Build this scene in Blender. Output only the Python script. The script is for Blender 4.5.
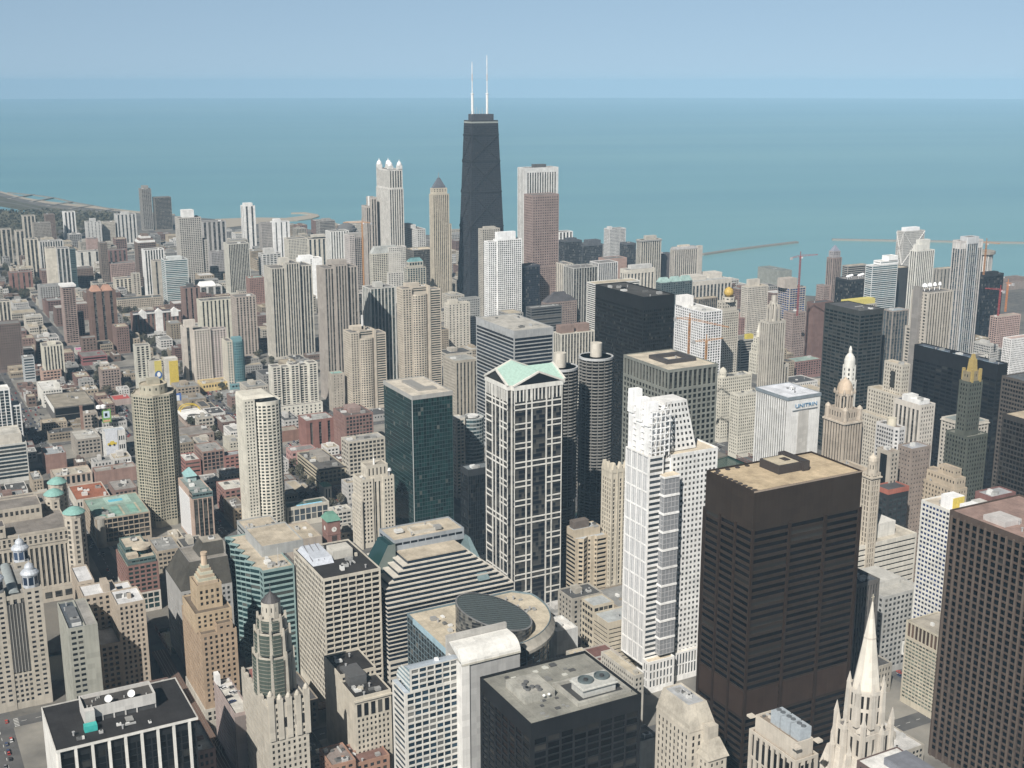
import bpy, math, random
import numpy as np
R = math.radians
HAZE = 0.000052
C = bpy.context.scene.collection
scene = bpy.context.scene
for o in list(bpy.data.objects): bpy.data.objects.remove(o)

# ---------------------------------------------------------------- camera
YAW, PIT, F, H = R(28.2), R(13.9), 1220.0, 412.0
cam = bpy.data.cameras.new('camera'); co = bpy.data.objects.new('camera', cam); C.objects.link(co)
cam.sensor_width = 36.0; cam.lens = 36.0 * F / 1024.0
cam.clip_start = 5.0; cam.clip_end = 80000.0
co.location = (0, 0, H); co.rotation_euler = (math.pi/2 - PIT, 0, -YAW)
scene.camera = co
# ---------------------------------------------------------------- light
SUN_AZ, SUN_EL = R(230), R(42)          # azimuth clockwise from north
w = bpy.data.worlds.new('World'); scene.world = w; w.use_nodes = True
nt = w.node_tree; nt.nodes.clear()
wo = nt.nodes.new('ShaderNodeOutputWorld'); bg = nt.nodes.new('ShaderNodeBackground')
sky = nt.nodes.new('ShaderNodeTexSky'); sky.sky_type = 'NISHITA'; sky.sun_disc = False
sky.sun_elevation = SUN_EL; sky.sun_rotation = SUN_AZ
sky.altitude = 400; sky.air_density = 1.0; sky.dust_density = 1.0; sky.ozone_density = 3.0
tint = nt.nodes.new('ShaderNodeMix'); tint.data_type = 'RGBA'; tint.blend_type = 'MULTIPLY'
tint.inputs[0].default_value = 1.0; tint.inputs[7].default_value = (1.40, 1.24, 1.02, 1)
sx_ = nt.nodes.new('ShaderNodeSeparateXYZ'); nt.links.new(nt.nodes.new('ShaderNodeTexCoord').outputs['Generated'], sx_.inputs[0])
zr_ = nt.nodes.new('ShaderNodeMapRange'); zr_.inputs[1].default_value = .09; zr_.inputs[2].default_value = .42; zr_.inputs[3].default_value = 1.0; zr_.inputs[4].default_value = .15
nt.links.new(sx_.outputs[2], zr_.inputs[0])                                # deep blue zenith above the pale horizon
dim = nt.nodes.new('ShaderNodeMix'); dim.data_type = 'RGBA'; dim.blend_type = 'MULTIPLY'; dim.inputs[0].default_value = 1.0
nt.links.new(sky.outputs[0], tint.inputs[6]); nt.links.new(tint.outputs[2], dim.inputs[6]); nt.links.new(zr_.outputs[0], dim.inputs[7]); nt.links.new(dim.outputs[2], bg.inputs[0])
bg.inputs[1].default_value = 0.093
gv = nt.nodes.new('ShaderNodeTexCoord'); va = nt.nodes.new('ShaderNodeVectorMath'); va.operation = 'MULTIPLY_ADD'; va.inputs[1].default_value = (1, 1, .6); va.inputs[2].default_value = (0, 0, .19)
vn = nt.nodes.new('ShaderNodeVectorMath'); vn.operation = 'NORMALIZE'      # thick lower air: the horizon keeps the paler blue of a higher sky
nt.links.new(gv.outputs['Generated'], va.inputs[0]); nt.links.new(va.outputs[0], vn.inputs[0]); nt.links.new(vn.outputs[0], sky.inputs[0])
nt.links.new(bg.outputs[0], wo.inputs[0])
sl = bpy.data.lights.new('sun', 'SUN'); sl.energy = 5.0; sl.angle = R(0.5); sl.color = (1.0, 0.955, 0.89)
so = bpy.data.objects.new('sun', sl); C.objects.link(so)
so.rotation_euler = (math.pi/2 - SUN_EL, 0, -SUN_AZ + math.pi)
so.location = (0, 0, 900)
scene.view_settings.view_transform = 'Standard'; scene.view_settings.look = 'None'
scene.view_settings.exposure = 0.32; scene.view_settings.gamma = 1.0
scene.view_settings.use_curve_mapping = False
scene.render.engine = 'CYCLES'
scene.cycles.use_denoising = True
scene.cycles.max_bounces = 5; scene.cycles.diffuse_bounces = 2; scene.cycles.glossy_bounces = 2
scene.cycles.transmission_bounces = 2; scene.cycles.volume_bounces = 1
scene.cycles.volume_step_rate = 1.0; scene.cycles.volume_max_steps = 64

# ---------------------------------------------------------------- pixel <-> world (survey of the photograph)
cp, sp_ = math.cos(PIT), math.sin(PIT); cy_, sy_ = math.cos(YAW), math.sin(YAW)
def ray(u, v):
    x, y = (u-512)/F, -(v-384)/F
    fw = cp + y*sp_; up = y*cp - sp_
    return (x*cy_ + fw*sy_, -x*sy_ + fw*cy_, up)
def at(u, v, h=0.0):
    r = ray(u, v); t = (h-H)/r[2]
    return (r[0]*t, r[1]*t)
def proj(x, y, z):
    r = x*cy_ - y*sy_; fw = x*sy_ + y*cy_; up = z-H
    d = fw*cp - up*sp_; yy = up*cp + fw*sp_
    return 512 + F*r/d, 384 - F*yy/d, d
def h_from_base(u, v, vb):
    b = at(u, vb, 0); D = math.hypot(*b); r = ray(u, v)
    return H + r[2]/math.hypot(r[0], r[1])*D
def h_at_dist(u, v, D):
    r = ray(u, v); return H + r[2]/math.hypot(r[0], r[1])*D
def y_for_u(x0, u, h):
    U = u-512; k = (h-H)*sp_
    return (F*x0*cy_ - U*(x0*sy_*cp - k))/(U*cy_*cp + F*sy_)
def x_for_u(y0, u, h):
    U = u-512; k = (h-H)*sp_
    return (U*(y0*cy_*cp - k) + F*y0*sy_)/(F*cy_ - U*sy_*cp)

# ---------------------------------------------------------------- materials
MATS = {}
def new_mat(name):
    m = bpy.data.materials.new(name); m.use_nodes = True
    t = m.node_tree; b = t.nodes['Principled BSDF']
    return m, t, b
def node(t, typ, **kw):
    n = t.nodes.new(typ)
    for k, v in kw.items(): setattr(n, k, v)
    return n
def math_n(t, op, a, b=None):
    n = node(t, 'ShaderNodeMath', operation=op)
    for i, x in enumerate((a, b)):
        if x is None: continue
        if isinstance(x, (int, float)): n.inputs[i].default_value = x
        else: t.links.new(x, n.inputs[i])
    return n.outputs[0]
def mixc(t, fac, a, b, mode='MIX'):
    n = node(t, 'ShaderNodeMix', data_type='RGBA', blend_type=mode)
    for i, x in ((0, fac), (6, a), (7, b)):
        if isinstance(x, (int, float)): n.inputs[i].default_value = x
        elif isinstance(x, tuple): n.inputs[i].default_value = (*x, 1)
        else: t.links.new(x, n.inputs[i])
    return n.outputs[2]
def noise(t, vec, scale, detail=3, rough=.55):
    n = node(t, 'ShaderNodeTexNoise'); n.inputs['Scale'].default_value = scale
    n.inputs['Detail'].default_value = detail; n.inputs['Roughness'].default_value = rough
    t.links.new(vec, n.inputs['Vector']); return n.outputs['Fac']
def mapping(t, vec, sc):
    n = node(t, 'ShaderNodeMapping'); n.inputs['Scale'].default_value = sc
    t.links.new(vec, n.inputs['Vector']); return n.outputs[0]
def ramp(t, fac, lo, hi):
    n = node(t, 'ShaderNodeMapRange'); n.inputs[1].default_value = lo; n.inputs[2].default_value = hi
    t.links.new(fac, n.inputs[0]); return n.outputs[0]
def sc(c, k): return tuple(min(1, x*k) for x in c)

def wall_mat(c, rough=.85):
    g_ = sum(c)/3; c = tuple(.68*x+.32*g_ for x in c)
    key = ('w', tuple(round(x, 3) for x in c), rough)
    if key in MATS: return MATS[key]
    m, t, b = new_mat('wall_finish'); oc = node(t, 'ShaderNodeTexCoord').outputs['Object']
    n1 = noise(t, oc, .045, 4); n2 = noise(t, mapping(t, oc, (.5, .5, .03)), 1.0, 3); n3 = noise(t, oc, 1.3, 2)
    f = math_n(t, 'ADD', math_n(t, 'MULTIPLY', n1, .45), math_n(t, 'ADD', math_n(t, 'MULTIPLY', n2, .4), math_n(t, 'MULTIPLY', n3, .15)))
    col = mixc(t, ramp(t, f, .3, .7), sc(c, .80), sc(c, 1.24))
    pn = node(t, 'ShaderNodeTexWhiteNoise', noise_dimensions='3D'); pf = node(t, 'ShaderNodeVectorMath', operation='FLOOR'); t.links.new(mapping(t, oc, (.21, .21, .27)), pf.inputs[0]); t.links.new(pf.outputs[0], pn.inputs[0])
    col = mixc(t, 1.0, col, math_n(t, 'ADD', math_n(t, 'MULTIPLY', pn.outputs[0], .16), .90), 'MULTIPLY')
    rv = node(t, 'ShaderNodeObjectInfo').outputs['Random']
    col = mixc(t, 1.0, col, math_n(t, 'ADD', math_n(t, 'MULTIPLY', rv, .08), .96), 'MULTIPLY')
    t.links.new(col, b.inputs['Base Color']); b.inputs['Roughness'].default_value = rough
    b.inputs['Specular IOR Level'].default_value = .12
    MATS[key] = m; return m
def roof_mat(c):
    key = ('r', tuple(round(x, 3) for x in c))
    if key in MATS: return MATS[key]
    m, t, b = new_mat('roofing'); oc = node(t, 'ShaderNodeTexCoord').outputs['Object']
    n1 = noise(t, oc, .09, 5, .65); n2 = noise(t, oc, .9, 3)
    f = math_n(t, 'ADD', math_n(t, 'MULTIPLY', n1, .75), math_n(t, 'MULTIPLY', n2, .25))
    col = mixc(t, ramp(t, f, .34, .66), sc(c, .62), sc(c, 1.2))
    # lapped seams of the sheets
    sx = node(t, 'ShaderNodeSeparateXYZ'); t.links.new(oc, sx.inputs[0])
    se = math_n(t, 'LESS_THAN', math_n(t, 'FRACT', math_n(t, 'MULTIPLY', sx.outputs[0], .16)), .05)
    col = mixc(t, math_n(t, 'MULTIPLY', se, .35), col, sc(c, .55))
    t.links.new(col, b.inputs['Base Color']); b.inputs['Roughness'].default_value = .9
    b.inputs['Specular IOR Level'].default_value = .2
    MATS[key] = m; return m
def glass_mat(c, lite=.16, strip=0.0, rough=.12, lit=.16):
    """window glass: each pane differs, some with blinds drawn; strip > 0 draws the floor edges behind tall panes"""
    key = ('g', tuple(round(x, 3) for x in c), lite, strip, rough, lit)
    if key in MATS: return MATS[key]
    m, t, b = new_mat('window_glass')
    r = math_n(t, 'FRACT', math_n(t, 'ADD', node(t, 'ShaderNodeNewGeometry').outputs['Random Per Island'],
                                  math_n(t, 'MULTIPLY', node(t, 'ShaderNodeObjectInfo').outputs['Random'], 7.31)))
    r2 = math_n(t, 'FRACT', math_n(t, 'MULTIPLY', r, 17.7))
    col = mixc(t, r2, sc(c, .25), sc(c, .9))
    blind = math_n(t, 'GREATER_THAN', r, 1-lit)
    col = mixc(t, math_n(t, 'MULTIPLY', blind, math_n(t, 'ADD', .12, math_n(t, 'MULTIPLY', r2, .55))), col, (lite*1.05, lite, lite*.88))
    if strip:
        oc = node(t, 'ShaderNodeTexCoord').outputs['Object']; sx = node(t, 'ShaderNodeSeparateXYZ'); t.links.new(oc, sx.inputs[0])
        fr = math_n(t, 'LESS_THAN', math_n(t, 'FRACT', math_n(t, 'MULTIPLY', sx.outputs[2], 1/strip)), .36)
        col = mixc(t, math_n(t, 'MULTIPLY', fr, .45), col, (lite*.8, lite*.78, lite*.72))
        cell = node(t, 'ShaderNodeTexWhiteNoise', noise_dimensions='3D')
        sn = node(t, 'ShaderNodeVectorMath', operation='FLOOR'); t.links.new(mapping(t, oc, (.4, .4, 1/strip)), sn.inputs[0])
        t.links.new(sn.outputs[0], cell.inputs[0])
        col = mixc(t, math_n(t, 'MULTIPLY', math_n(t, 'GREATER_THAN', cell.outputs[0], .72), .45), col, (lite*1.3, lite*1.25, lite*1.1))
    t.links.new(col, b.inputs['Base Color']); b.inputs['Roughness'].default_value = rough
    b.inputs['Specular IOR Level'].default_value = .2
    MATS[key] = m; return m
def plain_mat(c, rough=.6, metal=0.0, name='paint'):
    key = ('p', tuple(c), rough, metal)
    if key in MATS: return MATS[key]
    m, t, b = new_mat(name); oc = node(t, 'ShaderNodeTexCoord').outputs['Object']
    col = mixc(t, ramp(t, noise(t, oc, .6, 3), .3, .7), sc(c, .85), sc(c, 1.1))
    t.links.new(col, b.inputs['Base Color']); b.inputs['Roughness'].default_value = rough; b.inputs['Metallic'].default_value = metal
    MATS[key] = m; return m

# ---------------------------------------------------------------- mesh builder
class MB:
    def __init__(s): s.q = []; s.n = []
    def quads(s, arr): s.q.append(np.asarray(arr, float).reshape(-1, 4, 3)); return s
    def quad(s, a, b, c, d): s.q.append(np.array([[a, b, c, d]], float)); return s
    def ngon(s, pts): s.n.append(np.array(pts, float)); return s
    def box(s, x0, y0, z0, x1, y1, z1, bottom=False):
        s.prism([(x0, y0), (x1, y0), (x1, y1), (x0, y1)], z0, z1)
        if bottom: s.quad((x0, y0, z0), (x0, y1, z0), (x1, y1, z0), (x1, y0, z0))
        return s
    def prism(s, poly, z0, z1, cap=True): return s.frus(poly, z0, poly, z1, cap)
    def frus(s, p0, z0, p1, z1, cap=True):
        n = len(p0)
        for i in range(n):
            j = (i+1) % n
            s.quad((*p0[i], z0), (*p0[j], z0), (*p1[j], z1), (*p1[i], z1))
        if cap: s.ngon([(*p, z1) for p in p1])
        return s
    def lathe(s, cx, cy, prof, seg=20):
        a = np.linspace(0, 2*math.pi, seg+1); c, d = np.cos(a), np.sin(a)
        for (r0, z0), (r1, z1) in zip(prof, prof[1:]):
            P = lambda r, z, i: (cx+r*c[i], cy+r*d[i], z)
            for i in range(seg): s.quad(P(r0, z0, i), P(r0, z0, i+1), P(r1, z1, i+1), P(r1, z1, i))
        if prof[-1][0] > .01: s.ngon([(cx+prof[-1][0]*c[i], cy+prof[-1][0]*d[i], prof[-1][1]) for i in range(seg)])
        return s
    def tube(s, p, q, r, seg=4):
        p, q = np.array(p, float), np.array(q, float); d = q-p; d /= np.linalg.norm(d)
        a = np.cross(d, (0, 0, 1.) if abs(d[2]) < .9 else (1., 0, 0)); a /= np.linalg.norm(a); b = np.cross(d, a)
        an = [2*math.pi*(i+.5)/seg for i in range(seg)]; o = [r*(a*math.cos(t)+b*math.sin(t)) for t in an]
        for i in range(seg):
            j = (i+1) % seg; s.quad(p+o[i], p+o[j], q+o[j], q+o[i])
        s.ngon([q+x for x in o]); s.ngon([p+x for x in o[::-1]])
        return s
    def empty(s): return not s.q and not s.n
    def build(s, name, mat, parent=None):
        vs = []; ls = []; lt = []; k = 0
        for a in s.q:
            v = a.reshape(-1, 3); vs.append(v); n = len(v)
            ls.append(np.arange(k, k+n)); lt.append(np.full(len(a), 4)); k += n
        for a in s.n:
            vs.append(a); ls.append(np.arange(k, k+len(a))); lt.append(np.array([len(a)])); k += len(a)
        V = np.concatenate(vs); L = np.concatenate(ls); T = np.concatenate(lt)
        me = bpy.data.meshes.new(name)
        me.vertices.add(len(V)); me.vertices.foreach_set('co', V.astype(np.float32).ravel())
        me.loops.add(len(L)); me.loops.foreach_set('vertex_index', L.astype(np.int32))
        me.polygons.add(len(T)); st = np.zeros(len(T), np.int32); st[1:] = np.cumsum(T)[:-1]
        me.polygons.foreach_set('loop_start', st)
        me.update(calc_edges=True)
        if mat: me.materials.append(mat)
        o = bpy.data.objects.new(name, me); C.objects.link(o)
        if parent is not None: o.parent = parent
        return o

def tag(o, label=None, cat=None, group=None, kind=None):
    if label: o['label'] = label
    if cat: o['category'] = cat
    if group: o['group'] = group
    if kind: o['kind'] = kind
    return o
def rect(x0, y0, x1, y1): return [(x0, y0), (x1, y0), (x1, y1), (x0, y1)]
def ngon_poly(cx, cy, r, n, ph=0.0): return [(cx+r*math.cos(ph+2*math.pi*i/n), cy+r*math.sin(ph+2*math.pi*i/n)) for i in range(n)]
def inset(poly, d):
    out = []; n = len(poly)
    for i in range(n):
        p0, p1, p2 = np.array(poly[i-1]), np.array(poly[i]), np.array(poly[(i+1) % n])
        e0 = p1-p0; e1 = p2-p1; e0 = e0/np.linalg.norm(e0); e1 = e1/np.linalg.norm(e1)
        n0 = np.array((-e0[1], e0[0])); n1 = np.array((-e1[1], e1[0])); m = n0+n1
        k = d/max(.35, 1+float(n0@n1)); out.append(tuple(p1+m*k))
    return out

# facade styles: floor height, bay width, window share of bay / storey, recess, corner, top, bottom margins
def S(fh=3.7, bw=4.0, wf=.5, hf=.5, rec=.35, cm=1.0, tm=1.5, bm=4.0): return dict(fh=fh, bw=bw, wf=wf, hf=hf, rec=rec, cm=cm, tm=tm, bm=bm)
GRID = S(); GRIDW = S(wf=.62, hf=.58); SMALL = S(bw=3.2, wf=.42, hf=.48)
PIERS = S(bw=4.2, wf=.5, hf=1.0, rec=.7, tm=4); PIERW = S(bw=6.5, wf=.5, hf=1.0, rec=.8, tm=4)
BANDS = S(wf=1.0, hf=.5, rec=.4); CURT = S(bw=3.0, wf=.88, hf=.9, rec=.12, cm=.4, tm=3)
BALC = S(fh=3.0, bw=4.6, wf=.66, hf=.62, rec=1.1)

def facade(A, B, Cc, D, st, wall, panes):
    A, B, Cc, D = (np.array(p, float) for p in (A, B, Cc, D))
    L = np.linalg.norm(B-A); Hh = np.linalg.norm(D-A)
    if L < 2.0 or Hh < 2.5 or st is None:
        wall.quad(A, B, Cc, D); return
    nrm = np.cross(B-A, D-A); nrm /= np.linalg.norm(nrm)
    wf, hf = st['wf'], st['hf']
    if wf < .9: wf = min(.9, wf*1.16)
    if hf < .9: hf = min(.9, hf*1.13)
    st = dict(st, wf=wf, hf=hf)
    cm = min(st['cm'], L*.2); tm = min(st['tm'], Hh*.3); bm = min(st['bm'], Hh*.35)
    if st['wf'] >= .99: s0 = np.array([cm]); s1 = np.array([L-cm])
    else:
        nb = max(1, round((L-2*cm)/st['bw'])); p = (L-2*cm)/nb
        s0 = cm + p*np.arange(nb) + p*(1-st['wf'])/2; s1 = s0 + p*st['wf']
    if st['hf'] >= .99: t0 = np.array([bm]); t1 = np.array([Hh-tm])
    else:
        nf = max(1, round((Hh-tm-bm)/st['fh'])); p = (Hh-tm-bm)/nf
        t0 = bm + p*np.arange(nf) + p*(1-st['hf'])*.5; t1 = t0 + p*st['hf']
    def P(s, t, d=0.0):
        a = (s/L)[..., None]; b = (t/Hh)[..., None]
        return (1-a)*(1-b)*A + a*(1-b)*B + a*b*Cc + (1-a)*b*D - nrm*d
    def Q(sa, sb, ta, tb, d=0.0):
        sa, sb, ta, tb = np.broadcast_arrays(sa, sb, ta, tb)
        return np.stack([P(sa, ta, d), P(sb, ta, d), P(sb, tb, d), P(sa, tb, d)], -2).reshape(-1, 4, 3)
    zero = np.zeros(1)
    e0 = np.concatenate([zero, s1]); e1 = np.concatenate([s0, [L]])          # full height piers
    wall.quads(Q(e0, e1, 0.0, Hh))
    f0 = np.concatenate([zero, t1]); f1 = np.concatenate([t0, [Hh]])         # spandrels
    wall.quads(Q(s0[:, None], s1[:, None], f0[None], f1[None]))
    r = st['rec']; a, b, c, d = (x.ravel() for x in np.broadcast_arrays(s0[:, None], s1[:, None], t0[None], t1[None]))
    z = lambda s, t: P(s, t); y = lambda s, t: P(s, t, r)
    for (p0, q0), (p1, q1) in (((a, c), (b, c)), ((b, c), (b, d)), ((b, d), (a, d)), ((a, d), (a, c))):
        wall.quads(np.stack([z(p0, q0), z(p1, q1), y(p1, q1), y(p0, q0)], -2))
    panes.append(Q(a, b, c, d, r))

BOXES = []     # (x0, y0, x1, y1, z0, z1) of everything tall, for filling the gaps and testing sight lines
LAND = []      # (u, v, short) landmarks used in labels
N_WIN = [0]
class Bld:
    """one building: an Empty at its south-west corner that parents wall, roof, parapet, windows and rooftop pieces"""
    def __init__(s, kind, label, cat='building', n=None, r=None, l=None, h=None, w=None, d=None, D=None, vb=None,
                 wall=(.45, .4, .32), glass=(.03, .035, .04), lite=.16, strip=0, roof=(.2, .19, .18), group=None, short=None, xy=None, lit=.16):
        if xy is not None: s.x, s.y = xy; s.h = h
        else:
            if h is None: h = h_from_base(n[0], n[1], vb) if vb else h_at_dist(n[0], n[1], D)
            s.h = h; s.x, s.y = at(n[0], n[1], h)
        s.w = w if w else x_for_u(s.y, r, s.h) - s.x
        s.d = d if d else max(15.0, y_for_u(s.x, l, s.h) - s.y)
        s.kind, s.label = kind, label
        s.root = bpy.data.objects.new(kind, None); C.objects.link(s.root); s.root.location = (s.x, s.y, 0)
        s.root.empty_display_size = 5
        tag(s.root, label, cat, group)
        s.W, s.G, s.RF = wall_mat(wall), glass_mat(glass, lite, strip, lit=lit), roof_mat(roof)
        s.wc, s.gc = wall, glass; s.GS = s.G if strip else glass_mat(glass, lite, 3.5, lit=lit)
        s.mb = {}; s.panes = {}
        if short and n: LAND.append((n[0], n[1], short))
    def m(s, name, mat):
        k = (name, mat.name)
        if k not in s.mb: s.mb[k] = (MB(), mat, name)
        return s.mb[k][0]
    def part(s, name, mb, mat, parent=None): return mb.build(name, mat, parent if parent is not None else s.root)
    def block(s, poly, z0, z1, st=GRID, wall=None, glass=None, roof=None, par=1.0, sides=None, name='wall', cap=True):
        wall = wall or s.W; W = s.m(name, wall); n = len(poly); given = glass
        for i in range(n):
            p, q = poly[i], poly[(i+1) % n]
            stt = sides[i] if sides and i in sides else st
            ex, ey = q[0]-p[0], q[1]-p[1]; cx, cy = s.x+(p[0]+q[0])/2, s.y+(p[1]+q[1])/2
            glass = given or (s.GS if stt and stt['hf'] >= .99 else s.G); pl = s.panes.setdefault(glass.name, (glass, []))[1]
            away = (ey*cx - ex*cy) > 0 and math.hypot(cx, cy) > 1000      # far back face
            facade((*p, z0), (*q, z0), (*q, z1), (*p, z1), None if away else stt, W, pl)
        xs = [p[0] for p in poly]; ys = [p[1] for p in poly]
        BOXES.append((s.x+min(xs), s.y+min(ys), s.x+max(xs), s.y+max(ys), z0, z1))
        if cap: s.cap(poly, z1, wall, roof, par)
        return s
    def cap(s, poly, z, wall=None, roof=None, par=1.0, t=.5):
        wall = wall or s.W; roof = roof or s.RF; n = len(poly)
        if par <= 0: s.part('roof', MB().ngon([(*p, z) for p in poly]), roof); return
        ins = inset(poly, t); P = MB()
        for i in range(n):
            j = (i+1) % n
            P.quad((*poly[i], z), (*poly[j], z), (*ins[j], z), (*ins[i], z))
            P.quad((*ins[i], z), (*ins[j], z), (*ins[j], z-par), (*ins[i], z-par))
        s.part('parapet', P, wall); s.part('roof', MB().ngon([(*p, z-par) for p in ins]), roof)
    def box(s, x0, y0, x1, y1, z0, z1, mat=None, name='penthouse', parent=None):
        o = s.part(name, MB().box(x0, y0, z0, x1, y1, z1), mat or s.W, parent)
        BOXES.append((s.x+x0, s.y+y0, s.x+x1, s.y+y1, z0, z1)); return o
    def pent(s, fx0, fy0, fx1, fy1, hh, mat=None, z=None):
        z = (s.h if z is None else z) - 1.0
        o = s.box(s.w*fx0, s.d*fy0, s.w*fx1, s.d*fy1, z, z+hh+1, mat); return o
    def unit(s, x, y, z, w=4, d=3, h=2.5, c=(.5, .5, .49), fan=True):
        o = s.part('cooling_unit', MB().box(x, y, z, x+w, y+d, z+h), plain_mat(c, .5))
        if fan: s.part('fan', MB().lathe(x+w/2, y+d/2, [(min(w, d)*.38, z+h), (min(w, d)*.38, z+h+.35)], 12), plain_mat((.06, .06, .06)), o)
    def clutter(s, n, z=None, seed=1, area=None, big=1.0):
        rg = random.Random(seed); z = (s.h if z is None else z) - 1.0
        x0, y0, x1, y1 = area or (2, 2, s.w-2, s.d-2)
        for i in range(n):
            w_, d_, h_ = rg.uniform(2, 6)*big, rg.uniform(2, 5)*big, rg.uniform(1.2, 3.2)*big
            if x1-x0 <= w_+.2 or y1-y0 <= d_+.2: continue
            x, y = rg.uniform(x0, x1-w_), rg.uniform(y0, y1-d_); k = rg.random(); g = rg.choice([.14, .3, .45, .6, .72])
            if k < .6: s.unit(x, y, z, w_, d_, h_, (g, g, g*.97), fan=rg.random() < .5)
            elif k < .85: s.part('vent_pipe', MB().lathe(x, y, [(.5, z), (.5, z+2), (.8, z+2), (.8, z+2.4)], 8), plain_mat((.35, .35, .35)))
            elif k < .93:
                L = min(rg.uniform(6, 14)*big, (x1-x0)*.6, (y1-y0)*.6)
                if rg.random() < .5: s.part('duct', MB().box(x, y, z, min(x+L, x1), y+.9, z+.8), plain_mat((.42, .42, .41), .5))
                else: s.part('duct', MB().box(x, y, z, x+.9, min(y+L, y1), z+.8), plain_mat((.42, .42, .41), .5))
            else: s.part('stair_hut', MB().box(x, y, z, x+w_*.8, y+d_*.8, z+h_), s.W)
    def done(s, indiv=True):
        for (mb, mat, name) in s.mb.values():
            if not mb.empty(): mb.build(name, mat, s.root)
        allp = []
        for g, lst in s.panes.values():
            if not lst: continue
            arr = np.concatenate(lst)
            # size of each pane in the picture
            w_ = arr + np.array([s.x, s.y, 0.0]); xx, yy, zz = w_[..., 0], w_[..., 1], w_[..., 2]
            r_ = xx*cy_-yy*sy_; fw = xx*sy_+yy*cy_; up = zz-H; dd = fw*cp-up*sp_; y2 = up*cp+fw*sp_
            U = 512+F*r_/dd; V = 384-F*y2/dd
            ar = .5*((U[:, 2]-U[:, 0])*(V[:, 3]-V[:, 1])-(V[:, 2]-V[:, 0])*(U[:, 3]-U[:, 1]))
            inside = (U.mean(1) > 0) & (U.mean(1) < 1024) & (V.mean(1) < 768)
            allp.append((g, arr, np.where(inside, -ar, -1)))
        if not allp: return s
        sizes = np.concatenate([a[2] for a in allp]); order = np.sort(sizes)[::-1]
        thr = 1e9
        if indiv:
            thr = max(4.5, order[min(100, len(order))-1])
            if len(order) <= 100: thr = max(1.0, thr) if order[0] > 3 else 1e9
        left = 100
        for g, arr, ar in allp:
            sel = np.where(ar >= thr)[0][:max(0, left)]; left -= len(sel)
            for i in sel:
                mb = MB(); mb.quads(arr[i:i+1]); mb.build('window', g, s.root); N_WIN[0] += 1
            rest = np.setdiff1d(np.arange(len(arr)), sel)
            if len(rest):
                mb = MB(); mb.quads(arr[rest]); o = mb.build('window', g, s.root)
                if len(rest) > 1: o['kind'] = 'stuff'
        return s

def T(kind, label, n, r=None, st=GRID, roofz=None, pents=(), clut=2, par=1.0, sides=None, indiv=True, **kw):
    """a plain tower or block in one call"""
    b = Bld(kind, label, n=n, r=r, **kw)
    b.block(rect(0, 0, b.w, b.d), 0, b.h, st, par=par, sides=sides)
    for p in pents: b.pent(*p)
    if clut: b.clutter(clut, seed=int(n[0]*7+n[1]))
    b.done(indiv); return b
# ================================================================ setting: ground, water, streets
def struct(o): o['kind'] = 'structure'; return o
coast = [at(*q) for q in ((-260, 176), (-90, 184), (0, 192), (40, 201), (90, 208), (150, 214), (215, 219), (262, 222), (300, 228), (345, 234), (400, 234), (470, 236),
         (560, 241), (600, 243), (640, 250), (690, 266), (715, 277), (735, 289), (775, 293), (815, 296), (870, 290), (985, 283), (1060, 276), (1250, 262))]
RIV = [(-1500, 872), (150, 872), (300, 885), (520, 925), (800, 1022), (1000, 1062), (1500, 1075), (2350, 1075)]; RW = 24
def river_y(x):
    for (a, b), (c, d) in zip(RIV, RIV[1:]):
        if a <= x <= c: return b + (d-b)*(x-a)/(c-a)
    return RIV[-1][1]
gm, t, b = new_mat('asphalt_ground'); oc = node(t, 'ShaderNodeTexCoord').outputs['Object']
n1 = noise(t, oc, .012, 5); n2 = noise(t, oc, .12, 4); n3 = noise(t, oc, .5, 2)
col = mixc(t, ramp(t, n2, .35, .65), (.055, .055, .055), (.13, .125, .115))
col = mixc(t, ramp(t, n1, .45, .6), col, (.17, .155, .13)); col = mixc(t, .25, col, mixc(t, n3, (.03, .03, .03), (.2, .19, .17)))
t.links.new(col, b.inputs['Base Color']); b.inputs['Roughness'].default_value = .9
g = MB()
north = [(x, y+RW) for x, y in RIV] + [(coast[-1][0], coast[-1][1])] + coast[::-1][1:] + [(-1500, coast[0][1])]
south = [(-1500, -300), (2350, -300)] + [(x, y-RW) for x, y in RIV[::-1]]
g.ngon([(x, y, 0) for x, y in north]); g.ngon([(x, y, 0) for x, y in south])
for sgn in (-1, 1):
    for a, c in zip(RIV, RIV[1:]): g.quad((a[0], a[1]+sgn*RW, -5), (c[0], c[1]+sgn*RW, -5), (c[0], c[1]+sgn*RW, 0), (a[0], a[1]+sgn*RW, 0))
for a, c in zip(coast, coast[1:]): g.quad((*a, -5), (*c, -5), (*c, 0), (*a, 0))
struct(g.build('ground', gm))
# lake
lm, t, b = new_mat('lake_water'); oc = node(t, 'ShaderNodeTexCoord').outputs['Object']
mp = node(t, 'ShaderNodeMapping', vector_type='TEXTURE'); mp.inputs['Rotation'].default_value = (0, 0, -YAW + .18); t.links.new(oc, mp.inputs['Vector'])
wn = noise(t, mapping(t, mp.outputs[0], (.00003, .00022, 1)), 1, 5); wn2 = noise(t, mapping(t, mp.outputs[0], (.0002, .0014, 1)), 1, 5)
col = mixc(t, ramp(t, wn, .38, .62), (.10, .26, .295), (.18, .34, .345)); col = mixc(t, ramp(t, wn2, .35, .9), col, (.085, .225, .275))
t.links.new(col, b.inputs['Base Color']); b.inputs['Roughness'].default_value = .3; b.inputs['IOR'].default_value = 1.33
bp = node(t, 'ShaderNodeBump'); bp.inputs['Strength'].default_value = .25; bp.inputs['Distance'].default_value = 1.0
t.links.new(noise(t, oc, .08, 4), bp.inputs['Height']); t.links.new(bp.outputs[0], b.inputs['Normal'])
mb = MB(); FAR = 34000
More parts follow.
